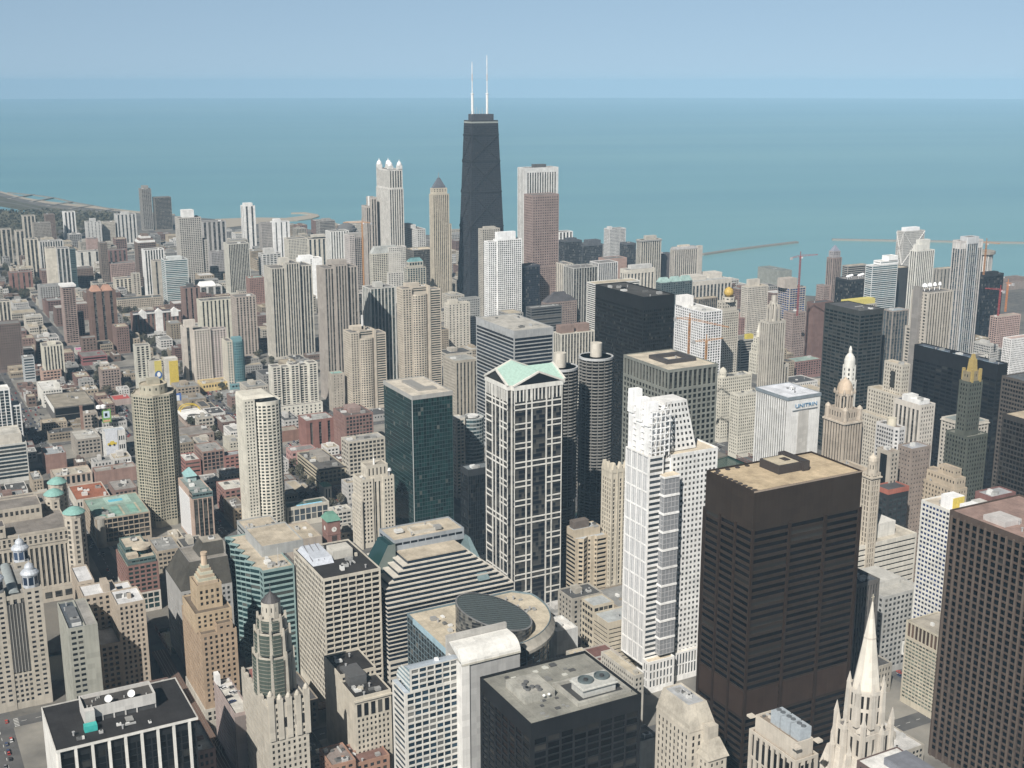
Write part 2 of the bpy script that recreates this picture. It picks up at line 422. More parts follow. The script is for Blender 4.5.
fan = [(math.sin(YAW+R(a))*FAR, math.cos(YAW+R(a))*FAR, -2.0) for a in range(-48, 49, 3)]
mb.ngon([(-3000, -600, -2.0), (3500, -600, -2.0)] + fan[::-1])
struct(mb.build('lake', lm))
rm, t, b = new_mat('river_water'); oc = node(t, 'ShaderNodeTexCoord').outputs['Object']
t.links.new(mixc(t, noise(t, oc, .03, 3), (.018, .045, .036), (.03, .065, .05)), b.inputs['Base Color']); b.inputs['Roughness'].default_value = .2
mb = MB()
for a, c in zip(RIV, RIV[1:]): mb.quad((a[0], a[1]-RW, -1.6), (c[0], c[1]-RW, -1.6), (c[0], c[1]+RW, -1.6), (a[0], a[1]+RW, -1.6))
struct(mb.build('river', rm))
# beach, spit, groynes, breakwaters
sand = plain_mat((.34, .30, .24), .95, name='sand'); rock = plain_mat((.2, .19, .17), .9, name='rock')
mb = MB(); up = [(0, 191), (25, 197.5), (50, 201.5), (80, 204.5), (110, 208), (140, 211.5), (175, 214)]; lo = [(0, 192.6), (20, 198.4), (45, 203.2), (75, 206.4), (108, 210), (140, 213.4), (175, 215.4)]
for i in range(len(up)-1): mb.quad(*[(*at(*q), .12) for q in (lo[i], lo[i+1], up[i+1], up[i])])
struct(mb.build('beach', sand))
# Shore Drive park strip behind the beach and lagoon
parkm, t, b = new_mat('park_grass'); oc = node(t, 'ShaderNodeTexCoord').outputs['Object']
t.links.new(mixc(t, ramp(t, noise(t, oc, .03, 5), .35, .65), (.045, .05, .035), (.10, .095, .065)), b.inputs['Base Color']); b.inputs['Roughness'].default_value = .95
mb = MB(); mb.ngon([(*at(*q), .10) for q in ((-40, 228), (0, 231), (40, 232), (120, 224), (120, 214), (70, 210), (45, 207), (20, 202), (0, 196), (-40, 190))])
struct(mb.build('park_lawn', parkm))
mb = MB(); mb.ngon([(*at(*q), .14) for q in ((-10, 205), (0, 206.5), (20, 210), (38, 213), (42, 215), (30, 214), (10, 211), (-10, 209))])
struct(mb.build('lagoon_water', lm))
mb = MB(); dr = [(-10, 200), (15, 204), (35, 208.5), (60, 212), (100, 214.6)]
for a, c in zip(dr, dr[1:]): mb.quad(*[(*at(*q), .15) for q in (a, c, (c[0], c[1]-.7), (a[0], a[1]-.7))])
struct(mb.build('shore_road', plain_mat((.13, .125, .12), .9)))
spit = [(215, 219), (240, 218), (262, 217.5), (285, 218), (300, 216.2), (312, 214.5), (300, 213.4), (291, 213.5), (291, 212.6), (305, 212.2), (318, 214.4), (319.5, 216.2), (312, 218.6), (298, 220.5), (280, 221.5), (262, 223.5), (240, 226), (215, 229)]
mb = MB(); mb.ngon([(*at(*q), .3) for q in spit[::-1]])
for i in range(len(spit)):
    a, c = at(*spit[i]), at(*spit[(i+1) % len(spit)]); mb.quad((*a, -3), (*c, -3), (*c, .3), (*a, .3))
struct(mb.build('beach_spit', sand))
def mole(name, label, pts, wd, cat, hz=1.8, mat=rock, group=None):
    mb = MB(); P = [np.array(at(*q)) for q in pts]
    for a, c in zip(P, P[1:]):
        d = (c-a)/np.linalg.norm(c-a); n = np.array((-d[1], d[0]))*wd/2
        mb.prism([tuple(a-n), tuple(c-n), tuple(c+n), tuple(a+n)], -4, hz)
    tag(mb.build(name, mat), label, cat, group)
pier = plain_mat((.24, .225, .20), .9)
mole('breakwater', 'pale breakwater crossing the lake from right of the crowned beige hotel towards the red crane', [(702, 254.6), (730, 250.5), (765, 246), (797, 242.2)], 11, 'breakwater', 2.5, pier)
mole('breakwater', 'long straight breakwater on the lake behind the X-braced white tower at far right', [(832, 239.6), (930, 241.3), (1060, 243.6)], 10, 'breakwater', 2.5, pier)
for i, (q0, q1, lb) in enumerate((((9, 199), (33, 194.6), 'dark rock groyne nearest the left edge of the beach'), ((31, 202), (53, 197.8), 'dark rock groyne second from the left edge of the beach'),
        ((48, 206), (72, 202.2), 'dark rock groyne in the middle of the beach'), ((70, 209), (92, 205.6), 'dark rock groyne second from the right end of the beach'), ((96, 212), (113, 209.4), 'dark rock groyne at the right end of the beach'))):
    mole('groyne', lb, [q0, q1], 16, 'groyne', 1.6, rock, 'groynes along the beach')
mole('breakwater', 'thin rocky breakwater line offshore of the beach at far left', [(8, 192.5), (34, 195), (55, 198), (75, 202.6), (95, 206), (120, 210.6)], 9, 'breakwater', 1.0, rock)

# streets: carriageways, kerbed blocks and paint
asph, t, b = new_mat('road_asphalt'); oc = node(t, 'ShaderNodeTexCoord').outputs['Object']
t.links.new(mixc(t, ramp(t, noise(t, oc, .07, 4), .3, .7), (.06, .06, .062), (.115, .112, .108)), b.inputs['Base Color']); b.inputs['Roughness'].default_value = .88
conc, t, b = new_mat('pavement_concrete'); oc = node(t, 'ShaderNodeTexCoord').outputs['Object']
t.links.new(mixc(t, ramp(t, noise(t, oc, .025, 5), .35, .65), (.12, .115, .105), (.26, .245, .215)), b.inputs['Base Color']); b.inputs['Roughness'].default_value = .92
white = plain_mat((.6, .6, .57), .8); yellow = plain_mat((.55, .42, .1), .8)
SX = [-70, 45, 160, 275, 392, 507, 622, 737, 852, 967, 1082, 1197, 1312, 1427, 1542]; RWD = 17
SYN = [1000 + 92*k for k in range(0, 26)]; SYS = [420, 520, 590, 690, 800]
def land_ok(x, y):
    if abs(y-river_y(x)) < RW+6: return False
    # inside the coast?
    for (a, b_), (c, d) in zip(coast, coast[1:]):
        if min(b_, d) <= y <= max(b_, d) and x > a+(c-a)*(y-b_)/((d-b_) or 1)-25 and y > 1500: return False
    return y < 4600
road = MB(); side = MB(); paint = MB(); ypaint = MB()
ymax = 3600
def x_ok_y(x):      # how far north a street may run before the shore
    y = 1200
    while y < 4000 and land_ok(x, y): y += 20
    return y-40
for x in SX:
    yt = x_ok_y(x)
    for y0, y1 in ((100, river_y(x)-RW-2), (river_y(x)+RW+2, yt)):
        road.quad((x-RWD/2, y0, .02), (x+RWD/2, y0, .02), (x+RWD/2, y1, .02), (x-RWD/2, y1, .02))
        y = y0+4
        while y < min(y1-6, 2300): paint.quad((x-.15, y, .026), (x+.15, y, .026), (x+.15, y+3.5, .026), (x-.15, y+3.5, .026)); y += 9
for ys in (SYS, SYN):
    for y in ys:
        for a, c in zip(SX, SX[1:]):
            xm = (a+c)/2
            if not land_ok(xm, y) or abs(y-river_y(xm)) < RW+10: continue
            road.quad((a+RWD/2, y-7, .02), (c-RWD/2, y-7, .02), (c-RWD/2, y+7, .02), (a+RWD/2, y+7, .02))
            if y < 2200:
                for xx in np.arange(a+14, c-16, 9): paint.quad((xx, y-.15, .026), (xx+3.5, y-.15, .026), (xx+3.5, y+.15, .026), (xx, y+.15, .026))
                for k in range(6):      # crossings
                    yy = y-6+k*2.1; ypaint.quad((a+RWD/2+1, yy, .026), (a+RWD/2+4, yy, .026), (a+RWD/2+4, yy+.7, .026), (a+RWD/2+1, yy+.7, .026))
LOTS = []
for (ys) in (SYS, SYN):
    for y0, y1 in zip(ys, ys[1:]):
        for a, c in zip(SX, SX[1:]):
            x0, x1, ya, yb = a+RWD/2, c-RWD/2, y0+7, y1-7
            if not all(land_ok(px, py) for px in (x0, x1) for py in (ya, yb)): continue
            side.box(x0, ya, 0, x1, yb, .14); LOTS.append((x0, ya, x1, yb))
struct(road.build('road', asph)); struct(side.build('pavement', conc)); struct(paint.build('road_marking', white)); struct(ypaint.build('crossing_marking', white))
# ================================================================ the wider city, building by building
cream = (.56, .50, .39); beige = (.45, .40, .32); grey = (.37, .36, .34); lgrey = (.5, .49, .46); whit = (.70, .69, .66); brown = (.20, .14, .11); brick = (.27, .125, .095)
pink = (.36, .24, .20); tan = (.41, .34, .25); blk = (.03, .032, .036); dgrey = (.11, .11, .11); dbrown = (.085, .065, .055); blue = (.05, .075, .09); teal = (.06, .12, .13)
RG = (.24, .23, .22); RT = (.46, .40, .31); RD = (.10, .10, .105); RW_ = (.62, .61, .58)
G1 = (.035, .04, .045); GB = (.03, .05, .07); GT = (.035, .085, .095)
far = dict(indiv=False, clut=1)
V = 'apartment_tower'; O_ = 'office_tower'
# --- far left, by the beach and the park
T(V, 'slim tall grey-brown tower standing alone before the lake, left of a lower brown slab', (141, 189), 151, S(bw=5, wf=.6, hf=.5), vb=231, d=34, wall=(.27, .25, .22), pents=[(.2, .2, .8, .8, 8)], short='the lone slim lakeside tower', **far)
T(V, 'wide brown glass slab on the shore right of the lone slim lakeside tower', (154.5, 197.5), 171, S(wf=.8, hf=.6), vb=231, d=30, wall=(.2, .18, .15), **far)
T(V, 'white tower with bold dark vertical stripes near the beach at far left', (63.5, 212), 75, S(bw=8, wf=.45, hf=1, rec=1), vb=240, d=26, wall=whit, short='the striped beach tower', **far)
T(V, 'beige tower with stacked balconies left of a wide grey-brown slab, far left', (22.5, 216), 35, S(bw=9, wf=.5, hf=1), vb=250, d=26, wall=beige, **far)
T(V, 'wide grey-brown slab with pale rooftop rim before a dark brown tower', (33, 223), 50.5, SMALL, vb=251, d=24, wall=(.28, .25, .21), **far)
T(V, 'dark brown tower standing behind the wide grey-brown slab at far left', (45, 214.5), 54.5, SMALL, vb=243, d=26, wall=brown, **far)
T(V, 'grey tower with paired bays right of the white cluster, far left', (116, 214.5), 136, S(bw=10, wf=.35, hf=1), vb=245, d=30, wall=lgrey, pents=[(.3, .3, .7, .7, 5)], **far)
T(V, 'pale blank-sided apartment tower below the beach, centre of the far left cluster', (86, 222), 101, S(bw=9, wf=.25), vb=248, d=26, wall=lgrey, pents=[(.3, .3, .7, .8, 7)], **far)
T(V, 'small dark-sided slab beside the grey paired-bay tower, far left', (103, 222), 115, SMALL, vb=246, d=24, wall=beige, **far)
T(V, 'cream slab cut by the left edge of the picture, upper one', (-4, 229.5), 11, S(bw=10, wf=.5, hf=1), vb=266, d=24, wall=beige, **far)
T(V, 'cream slab with a dark central strip, second from the left edge', (15, 231), 24.5, S(bw=10, wf=.5, hf=1), vb=268, d=24, wall=beige, **far)
T(V, 'tall cream corner tower with dark window bays left of the broad cream slab', (25, 239.5), 38, S(bw=9, wf=.5, hf=1), vb=282, d=26, wall=cream, **far)
T(V, 'pale grey slab with a row of white bays behind the broad cream slab', (39, 241.5), 63, S(bw=5, wf=.5, hf=1), vb=282, d=20, wall=lgrey, **far)
b = Bld(V, 'broad cream slab with a blank left end and grey-blue bays to its right', n=(46, 248.5), r=75, vb=294, d=26, wall=cream, glass=(.06, .075, .08), short='the broad cream slab')
b.block(rect(0, 0, b.w*.34, b.d), 0, b.h, None); b.block(rect(b.w*.34, 0, b.w*.8, b.d), 0, b.h-1, S(bw=8, wf=.55, hf=1, rec=1.2), wall=wall_mat(lgrey)); b.block(rect(b.w*.8, 0, b.w, b.d), 0, b.h-4, BANDS, wall=wall_mat(teal)); b.done(False)
T('apartment_block', 'white cube building with two blank towers joined by a dark slot', (77.5, 252), 101, S(bw=14, wf=.25, hf=1), vb=272, d=25, wall=(.62, .6, .53), **far)
T('brick_block', 'dark reddish brown mid-rise block in front of the white cube building', (75, 269), 93, SMALL, vb=286, d=25, wall=brown, **far)
T(V, 'small pink tower behind the white cube building at far left', (87, 239), 98, None, vb=268, d=22, wall=pink, **far)
T(V, 'slim dark brown tower right of the white cube building', (99.5, 243), 107, SMALL, vb=287, d=24, wall=(.19, .15, .12), **far)
T('brick_block', 'dark red-brown block with recessed courts right of the slim dark brown tower', (108, 250.5), 127, S(bw=9, wf=.4, hf=1), vb=274, d=25, wall=(.23, .12, .1), **far)
T('brick_block', 'long pinkish brick block below the dark red-brown block', (110.5, 264), 135, SMALL, vb=287, d=30, wall=pink, **far)
T('apartment_block', 'low cream block with grey end bays above the dark-roofed school', (115, 279), 136, S(bw=8, wf=.5, hf=.7), vb=297, d=25, wall=cream, **far)
T(V, 'slim beige tower rising from the low cream block', (132, 273.5), 140, S(bw=6, wf=.4), vb=297, d=14, wall=beige, **far)
b = Bld(V, 'dark brown stepped tower with white terraces on its top', n=(137, 243), r=156, vb=290, d=30, wall=brown, roof=RW_)
b.block(rect(0, 0, b.w, b.d), 0, b.h, S(wf=.7)); 
for k in range(4): b.box(b.w*(.05+.09*k), b.d*.1*k, b.w*(.95-.09*k), b.d*.9, b.h+k*4, b.h+4+k*4, wall_mat(whit if k % 2 == 0 else brown), 'terrace')
b.done(False)
T(V, 'slender white tower of close vertical ribs left of the teal-banded glass tower', (144, 250), 164, S(bw=5, wf=.5, hf=1, rec=1), vb=297, d=26, wall=whit, **far)
T(V, 'plain beige tower wedged between white ribs and teal-banded glass', (153, 261), 165, S(bw=12, wf=.3, hf=1), vb=302, d=20, wall=beige, **far)
T(V, 'light teal glass tower with pale floor bands', (164.5, 260), 187.5, S(fh=3.6, wf=1, hf=.55), vb=308, d=30, wall=(.55, .58, .56), glass=(.09, .19, .21), lite=.3, pents=[(.2, .2, .8, .8, 4)], short='the teal-banded glass tower', **far)
b = Bld(V, 'tall grey-beige tower with a white rooftop box and a lower right shoulder', n=(178.5, 218), r=201, vb=290, d=34, wall=(.42, .39, .34), short='the tall grey-beige tower')
b.block(rect(0, 0, b.w, b.d), 0, b.h, S(bw=4.2, wf=.5)); b.block(rect(b.w+.01, 3, b.w*1.25, b.d), 0, b.h*.68, S(bw=4.2))
b.box(b.w*.25, b.d*.3, b.w*.75, b.d*.9, b.h-1, b.h+14, wall_mat(whit)); b.done(False)
T(V, 'wide grey tower with dark vertical bands and arched white bays at its top', (202, 222), 226, S(bw=11, wf=.45, hf=1, rec=1), vb=266, d=30, wall=(.4, .38, .36), **far)
T(V, 'small grey block below the arched tower, right of the grey-beige one', (211, 252), 228, SMALL, vb=276, d=24, wall=(.33, .31, .3), **far)
T(V, 'dark striped slab framed by a cream left edge and cream base', (228, 244), 249, S(bw=3.2, wf=.62, hf=1, rec=.8, bm=14), vb=300, d=34, l=None, wall=(.52, .5, .42), short='the dark striped slab', **far)
T(V, 'slim white tower with three grey strips standing before the beach spit', (243.5, 206), 255, S(bw=11, wf=.3, hf=1), vb=250, d=28, wall=(.72, .70, .66), pents=[(.15, .2, .85, .9, 6)], short='the slim white spit tower', **far)
# --- left middle
T('apartment_block', 'red-brown twin-bay block with pale copings at the left edge', (9.5, 273), 32, S(bw=11, wf=.3, hf=1), vb=294, d=24, wall=brick, **far)
T('apartment_block', 'cream block with tall dark slits cut by the left edge', (-6, 302), 10.5, S(bw=6, wf=.5, hf=1), vb=330, d=22, wall=cream, **far)
T('brick_block', 'big dark brown brick slab filling the left edge in the middle distance', (-30, 327), 20.5, SMALL, vb=376, d=30, wall=(.17, .12, .1), **far)
b = Bld(V, 'narrow brown tower of square grid windows with a white cap', n=(62, 288), r=75, l=59.5, vb=346, wall=(.33, .23, .19), roof=RW_, short='the narrow brown tower')
b.block(rect(0, 0, b.w, b.d), 0, b.h, S(bw=4, fh=3.2, wf=.7, hf=.55), sides={3: None}); b.box(-1.5, -1.5, b.w+1.5, b.d+1.5, b.h+1, b.h+4, wall_mat(whit), 'roof_cap'); b.done(False)
b = Bld(V, 'broad red-brown brick tower with two orange rooftop huts', n=(89.5, 292), r=115.5, l=86, vb=350, wall=(.19, .11, .08), short='the red-brown tower')
b.block(rect(0, 0, b.w, b.d), 0, b.h, S(bw=12, wf=.28, hf=1, rec=1.2), sides={3: SMALL})
for k in (.08, .52): b.part('roof_hut', MB().frus(rect(b.w*k, 4, b.w*(k+.4), b.d-4), b.h-1, rect(b.w*(k+.1), 9, b.w*(k+.3), b.d-9), b.h+7), wall_mat((.45, .22, .13)))
b.done(False)
T('school_building', 'long tan brick building under a dark hipped roof among bare trees', (117, 300), 163, SMALL, vb=313, d=26, wall=tan, roof=(.1, .11, .11), **far)
b = Bld('apartment_block', 'brown brick block trimmed with white gables and a white central arch', n=(133, 314), r=180, l=130, vb=337, wall=(.24, .13, .1), roof=RD, short='the white-gabled brick block')
b.block(rect(0, 0, b.w, b.d), 0, b.h, S(bw=7, wf=.4, hf=1))
for k in (.12, .46, .8):
    x0 = b.w*k; b.box(x0, -.8, x0+b.w*.16, .0, b.h*.1 if k == .46 else b.h*.75, b.h+1, wall_mat(whit), 'gable_front')
    b.part('gable', MB().frus([(x0, -.8), (x0+b.w*.16, -.8), (x0+b.w*.16, 4), (x0, 4)], b.h+1, [(x0+b.w*.079, -.8), (x0+b.w*.081, -.8), (x0+b.w*.081, 4), (x0+b.w*.079, 4)], b.h+6), wall_mat(whit))
b.box(-.5, -1, b.w+.5, -.2, b.h-2, b.h+.4, wall_mat(whit), 'cornice'); b.done(False)
b = Bld(V, 'red-brown twin tower with two dark slots and a grey rooftop drum', n=(183, 288), r=200, l=180, vb=330, wall=(.25, .15, .12), roof=RD)
b.block(rect(0, 0, b.w, b.d), 0, b.h, S(bw=9, wf=.3, hf=1, rec=1.6)); b.pent(.3, .3, .7, .7, 5, wall_mat(dgrey)); b.done(False)
b = Bld(V, 'grey glass block with a white barrel roof beside the red-brown twin tower', n=(199.5, 287), r=222, vb=316, d=26, wall=lgrey, roof=RW_)
b.block(rect(0, 0, b.w, b.d), 0, b.h, S(bw=12, wf=.6, hf=1)); b.part('barrel_roof', MB().frus(rect(2, 2, b.w*.75, b.d-2), b.h, rect(5, 6, b.w*.75-3, b.d-6), b.h+7), wall_mat((.75, .75, .72))); b.done(False)
T(V, 'cream block of bold vertical piers with dark slots between', (200.5, 301), 234, S(bw=6.5, wf=.38, hf=1, rec=1.2), vb=350, d=26, wall=(.55, .52, .40), short='the cream ribbed block', clut=3, indiv=False)
T(V, 'pinkish beige ribbed block right of the cream ribbed block', (235, 297), 256, S(bw=5, wf=.4, hf=.7), vb=358, d=26, wall=(.40, .33, .27), **far)
b = Bld(V, 'massive cream and pink complex of stepped slabs behind the yellow billboards', n=(183, 327), r=226, l=180, vb=386, wall=(.55, .48, .40), short='the massive cream and pink complex')
b.block(rect(0, 0, b.w*.22, b.d), 0, b.h, S(bw=9, wf=.3, hf=1)); b.block(rect(b.w*.22, -2, b.w*.62, b.d*.8), 0, b.h-5, S(bw=4, fh=3.2)); b.block(rect(b.w*.62, 0, b.w, b.d*.8), 0, b.h-7, S(bw=4, fh=3.2), wall=wall_mat((.5, .42, .37)))
b.pent(.05, .2, .3, .7, 8); b.done(False)
b = Bld(V, 'slim tower with a rounded teal glass front on a cream spine', n=(226, 341), r=244, vb=390, d=24, wall=cream, glass=(.03, .13, .16), short='the rounded teal tower')
b.block(rect(0, 0, b.w*.35, b.d), 0, b.h, S(bw=4)); pl = [(b.w*.36, 1)]+[(b.w*.68+b.w*.32*math.sin(a), 2-5*math.cos(a)) for a in np.linspace(-1.4, 1.4, 8)]+[(b.w, b.d), (b.w*.36, b.d)]
b.block(pl, 0, b.h-2, BANDS, wall=wall_mat((.08, .2, .22))); b.box(b.w*.4, 2, b.w*.9, b.d*.5, b.h-3, b.h+3, wall_mat((.12, .3, .33))); b.done(False)
T('apartment_block', 'cream tower with dark vertical slits and a blank base in the left middle', (42.5, 346), 63, S(bw=4.5, wf=.45, hf=1, bm=8), l=40, vb=385, wall=(.58, .54, .42), pents=[(.3, .3, .7, .7, 3)], short='the cream slit tower', clut=1, indiv=False)
T('apartment_block', 'small pink block wrapped with balconies at the foot of the cream slit tower', (42, 371), 61, S(bw=5, wf=.6), l=39.5, vb=386, wall=(.46, .28, .2), **far)
T(V, 'narrow blue-grey glass block right of the brown edge slab', (23, 358), 34, BANDS, vb=383, d=18, wall=(.4, .43, .44), glass=(.06, .09, .11), **far)
T('brick_block', 'brown brick block with a pale roof above the diagonal street', (101, 370), 120, S(bw=4, wf=.5), l=98, vb=393, wall=(.30, .22, .18), roof=RT, clut=3, indiv=False)
T('brick_block', 'long dull red block with grey roofs up the diagonal street', (82, 357), 107, BANDS, vb=366, d=40, wall=(.3, .1, .1), **far)
# --- centre left towers
T(V, 'brown-grey slim slab behind the white one left of the cream bay block', (261, 223), 272, SMALL, vb=262, d=22, wall=(.33, .3, .27), **far)
T(V, 'white blank-fronted tower near the beach spit', (273, 222), 289.5, S(bw=14, wf=.2, hf=1), vb=262, d=22, wall=(.75, .74, .72), pents=[(.1, .2, .5, .8, 6)], **far)
b = Bld('hotel_tower', 'cream block with three dark vertical glass slots facing the city', n=(288, 239), r=331, vb=283, d=28, wall=(.53, .49, .40), glass=GB)
b.block(rect(0, 0, b.w*.45, b.d), 0, b.h, S(bw=3.5, fh=3.2)); b.block(rect(b.w*.45, 0, b.w, b.d), 0, b.h-3, S(bw=11, wf=.4, hf=1, rec=1.5)); b.pent(.6, .3, .9, .8, 4); b.done(False)
T(V, 'grey-brown box tower with a rooftop crown left of the dark dome', (319.5, 221), 335, S(wf=.75, bw=3), vb=258, d=26, wall=(.3, .28, .25), pents=[(.3, .3, .8, .8, 4)], **far)
b = Bld('apartment_tower', 'broad block crowned by a dark stepped dome', n=(338.5, 231), r=359, vb=270, d=30, wall=(.4, .38, .35))
b.block(rect(0, 0, b.w, b.d), 0, b.h, S(wf=.5)); b.part('dome', MB().lathe(b.w/2, b.d/2, [(b.w*.47, b.h-1), (b.w*.47, b.h+3), (b.w*.4, b.h+4), (b.w*.38, b.h+9), (b.w*.25, b.h+12), (b.w*.1, b.h+16)]), wall_mat((.15, .15, .15))); b.done(False)
T(V, 'white ribbed tower left of the tower under construction with an orange crane', (330, 231.5), 349, S(bw=6, wf=.35, hf=1), vb=284, d=28, wall=(.66, .65, .60), **far)
b = Bld(V, 'half-clad concrete tower under construction behind the brown ribbed tower', n=(349, 235), r=363, vb=300, d=26, wall=(.42, .37, .33), short='the half-clad tower')
b.block(rect(0, 0, b.w*.4, b.d), 0, b.h, S(bw=3), wall=wall_mat((.5, .44, .4))); b.block(rect(b.w*.4, 1, b.w, b.d), 0, b.h-4, S(bw=4, wf=.75, hf=.75, rec=1.5)); b.box(2, 2, b.w-2, b.d-2, b.h-8, b.h+2, wall_mat((.35, .33, .3)), 'formwork'); b.done(False)
T(V, 'dazzling white slab behind the cream twin slab', (300, 259), 322, S(bw=30, wf=.05), vb=300, d=24, wall=(.8, .8, .78), roof=RW_, pents=[(.05, .1, .6, .8, 5)], **far)
T(V, 'pale grey tower left of the dazzling white slab', (262, 254), 281, S(bw=8, wf=.6), vb=296, d=26, wall=lgrey, pents=[(.2, .3, .7, .8, 9)], **far)
T('brick_block', 'reddish brick block with a pale green roof left of the cream twin slab', (249, 278), 264, SMALL, vb=305, d=22, wall=(.32, .17, .13), roof=(.3, .42, .38), **far)
b = Bld(V, 'big cream twin slab tower with blue-grey window strips', n=(271, 267), r=312, l=263.5, vb=360, wall=(.50, .46, .38), glass=(.045, .055, .06), strip=3.2, short='the cream twin slab')
b.block(rect(0, 0, b.w*.34, b.d), 0, b.h-2, S(bw=4.4, wf=.55, hf=1, rec=.7)); b.block(rect(b.w*.34, -2.5, b.w*.68, b.d), 0, b.h+4, S(bw=4.4, wf=.5, hf=1, rec=.7)); b.block(rect(b.w*.68, 0, b.w, b.d), 0, b.h-1, S(bw=4.4, wf=.55, hf=1, rec=.7)); b.pent(.3, .3, .5, .7, 10); b.clutter(3, b.h, 5); b.done(False)
b = Bld(V, 'brown-grey ribbed tower with many slim vertical bays', n=(324, 266), r=357.5, l=316, vb=402, wall=(.37, .32, .27), glass=(.05, .055, .055), strip=3.1, short='the brown-grey ribbed tower')
for i, (a, c, k) in enumerate(((0, .3, 0), (.3, .68, -2.2), (.68, 1, 0))): b.block(rect(b.w*a, k, b.w*c, b.d), 0, b.h-(0 if i == 1 else 3), S(bw=3.8, wf=.5, hf=1, rec=.8), cap=True)
b.pent(.25, .3, .75, .7, 5); b.done(False)
T('brick_block', 'small plain slab with a pale green cap in front of the brown-grey ribbed tower', (332, 374), 344, S(bw=5, wf=.15), l=330, vb=412, wall=(.38, .33, .26), roof=(.25, .4, .36), **far)
b = Bld(V, 'rugged white tower block with stacked balconies on a pale podium', n=(272, 367), r=317.5, l=268, vb=420, wall=(.58, .55, .46), short='the balcony tower block')
for k in range(5): b.block(rect(b.w*k/5, (k % 2)*2.0, b.w*(k+1)/5, b.d), 0, b.h-(k % 2)*2, BALC)
b.block(rect(-4, -8, b.w+2, 0), 0, b.h*.26, S(bw=6, wf=.3)); b.clutter(3, b.h, 3); b.done(False)
def duo(label, n, r, l, vb, short, spire):
    b = Bld(V, label, n=n, r=r, l=l, vb=vb, wall=(.52, .44, .33), glass=(.05, .06, .06), short=short)
    b.block(rect(0, 0, b.w*.25, b.d), 0, b.h-1, S(bw=3.6, fh=3.1)); b.block(rect(b.w*.66, 0, b.w*.72, b.d), 0, b.h, None)
    pl = [(b.w*.25, 1)]+[(b.w*.45+b.w*.2*math.sin(a), 1-4.5*math.cos(a)+1) for a in np.linspace(-1.5, 1.5, 9)]+[(b.w*.66, 1), (b.w*.66, b.d), (b.w*.25, b.d)]
    b.block(pl, 0, b.h-10, S(fh=3.1, bw=2.6, wf=.6, hf=.5, cm=.2)); b.block(rect(b.w*.28, 3, b.w*.66, b.d-2), b.h-11, b.h, BANDS)
    b.block(rect(b.w*.72, 1, b.w, b.d), 0, b.h-5, S(fh=3.1, wf=1, hf=.5)); b.pent(.15, .4, .5, .9, 4)
    if spire: b.part('mast', MB().box(b.w*.4, b.d*.4, b.h, b.w*.45, b.d*.45, b.h+18), wall_mat(whit))
    b.clutter(3, b.h, 9, (b.w*.3, 4, b.w*.65, b.d-3)); b.done(False)
duo('tall tan tower with a rounded glass bay and a banded right wing', (402, 288), 441, 396.5, 404, 'the tall tan bay tower', False)
duo('shorter tan tower with rounded bay and a thin white mast', (350, 332), 386, 343, 412, 'the tan mast tower', True)
T(V, 'grey-white glass tower with piers between the tan bay towers', (370, 288.5), 395.5, S(bw=5.5, wf=.62, hf=1, rec=.7), vb=385, d=30, wall=(.52, .51, .46), glass=(.05, .085, .09), strip=3.3, pents=[(.3, .3, .6, .7, 6)], clut=3, indiv=False)
T('apartment_block', 'small white-framed block with a brown core left of the grey-white glass tower', (357, 293), 369, S(bw=9, wf=.5, hf=1), vb=345, d=24, wall=(.55, .5, .44), **far)
b = Bld(V, 'cream tower under a grey mansard roof before the four-lantern tower', n=(372, 254), r=401, l=370, vb=305, wall=(.53, .49, .39), short='the grey mansard tower')
b.block(rect(0, 0, b.w, b.d), 0, b.h, S(bw=4.5, fh=3.4, wf=.55, hf=.55), cap=False); b.part('mansard_roof', MB().frus(rect(0, 0, b.w, b.d), b.h, rect(b.w*.13, b.d*.2, b.w*.87, b.d*.8), b.h+13), roof_mat((.42, .43, .41))); b.done(False)
b = Bld('office_tower', 'small tower with a teal arched mansard crown', n=(407, 268), r=426, l=405, vb=318, wall=(.46, .42, .33), glass=GT)
b.block(rect(0, 0, b.w, b.d), 0, b.h, S(bw=5, wf=.6, hf=.7)); b.block(rect(b.w*.12, 2, b.w*.88, b.d-2), b.h, b.h+10, S(bw=5, wf=.6, hf=.8), cap=False)
b.part('mansard_roof', MB().frus(rect(b.w*.12, 2, b.w*.88, b.d-2), b.h+10, rect(b.w*.25, 8, b.w*.75, b.d-8), b.h+17), roof_mat((.16, .3, .31))); b.done(False)
T(O_, 'dark glass block with a cream rooftop deck left of the pyramid-capped tower', (413, 250), 435, S(bw=2.6, wf=.8, hf=.8), vb=310, d=34, wall=(.2, .18, .15), roof=(.6, .52, .4), clut=4, indiv=False)
T(O_, 'pale grey tower with a sloping shoulder and dark rooftop box', (417, 229), 425.5, S(bw=4, wf=.5), l=402, vb=300, wall=(.56, .55, .52), glass=(.12, .12, .12), pents=[(-.3, .3, .4, .8, 6)], **far)
b = Bld('office_tower', 'stepped masonry tower with a white antenna hiding left of the four-lantern tower', n=(366, 206), r=371, vb=300, d=24, wall=(.42, .37, .32))
b.block(rect(0, 0, b.w, b.d), 0, b.h, PIERS); b.block(rect(b.w, 0, b.w*2.2, b.d), 0, b.h+16, PIERS); b.part('mast', MB().box(b.w*.7, 4, b.h, b.w*.9, 8, b.h+18), wall_mat(whit)); b.done(False)
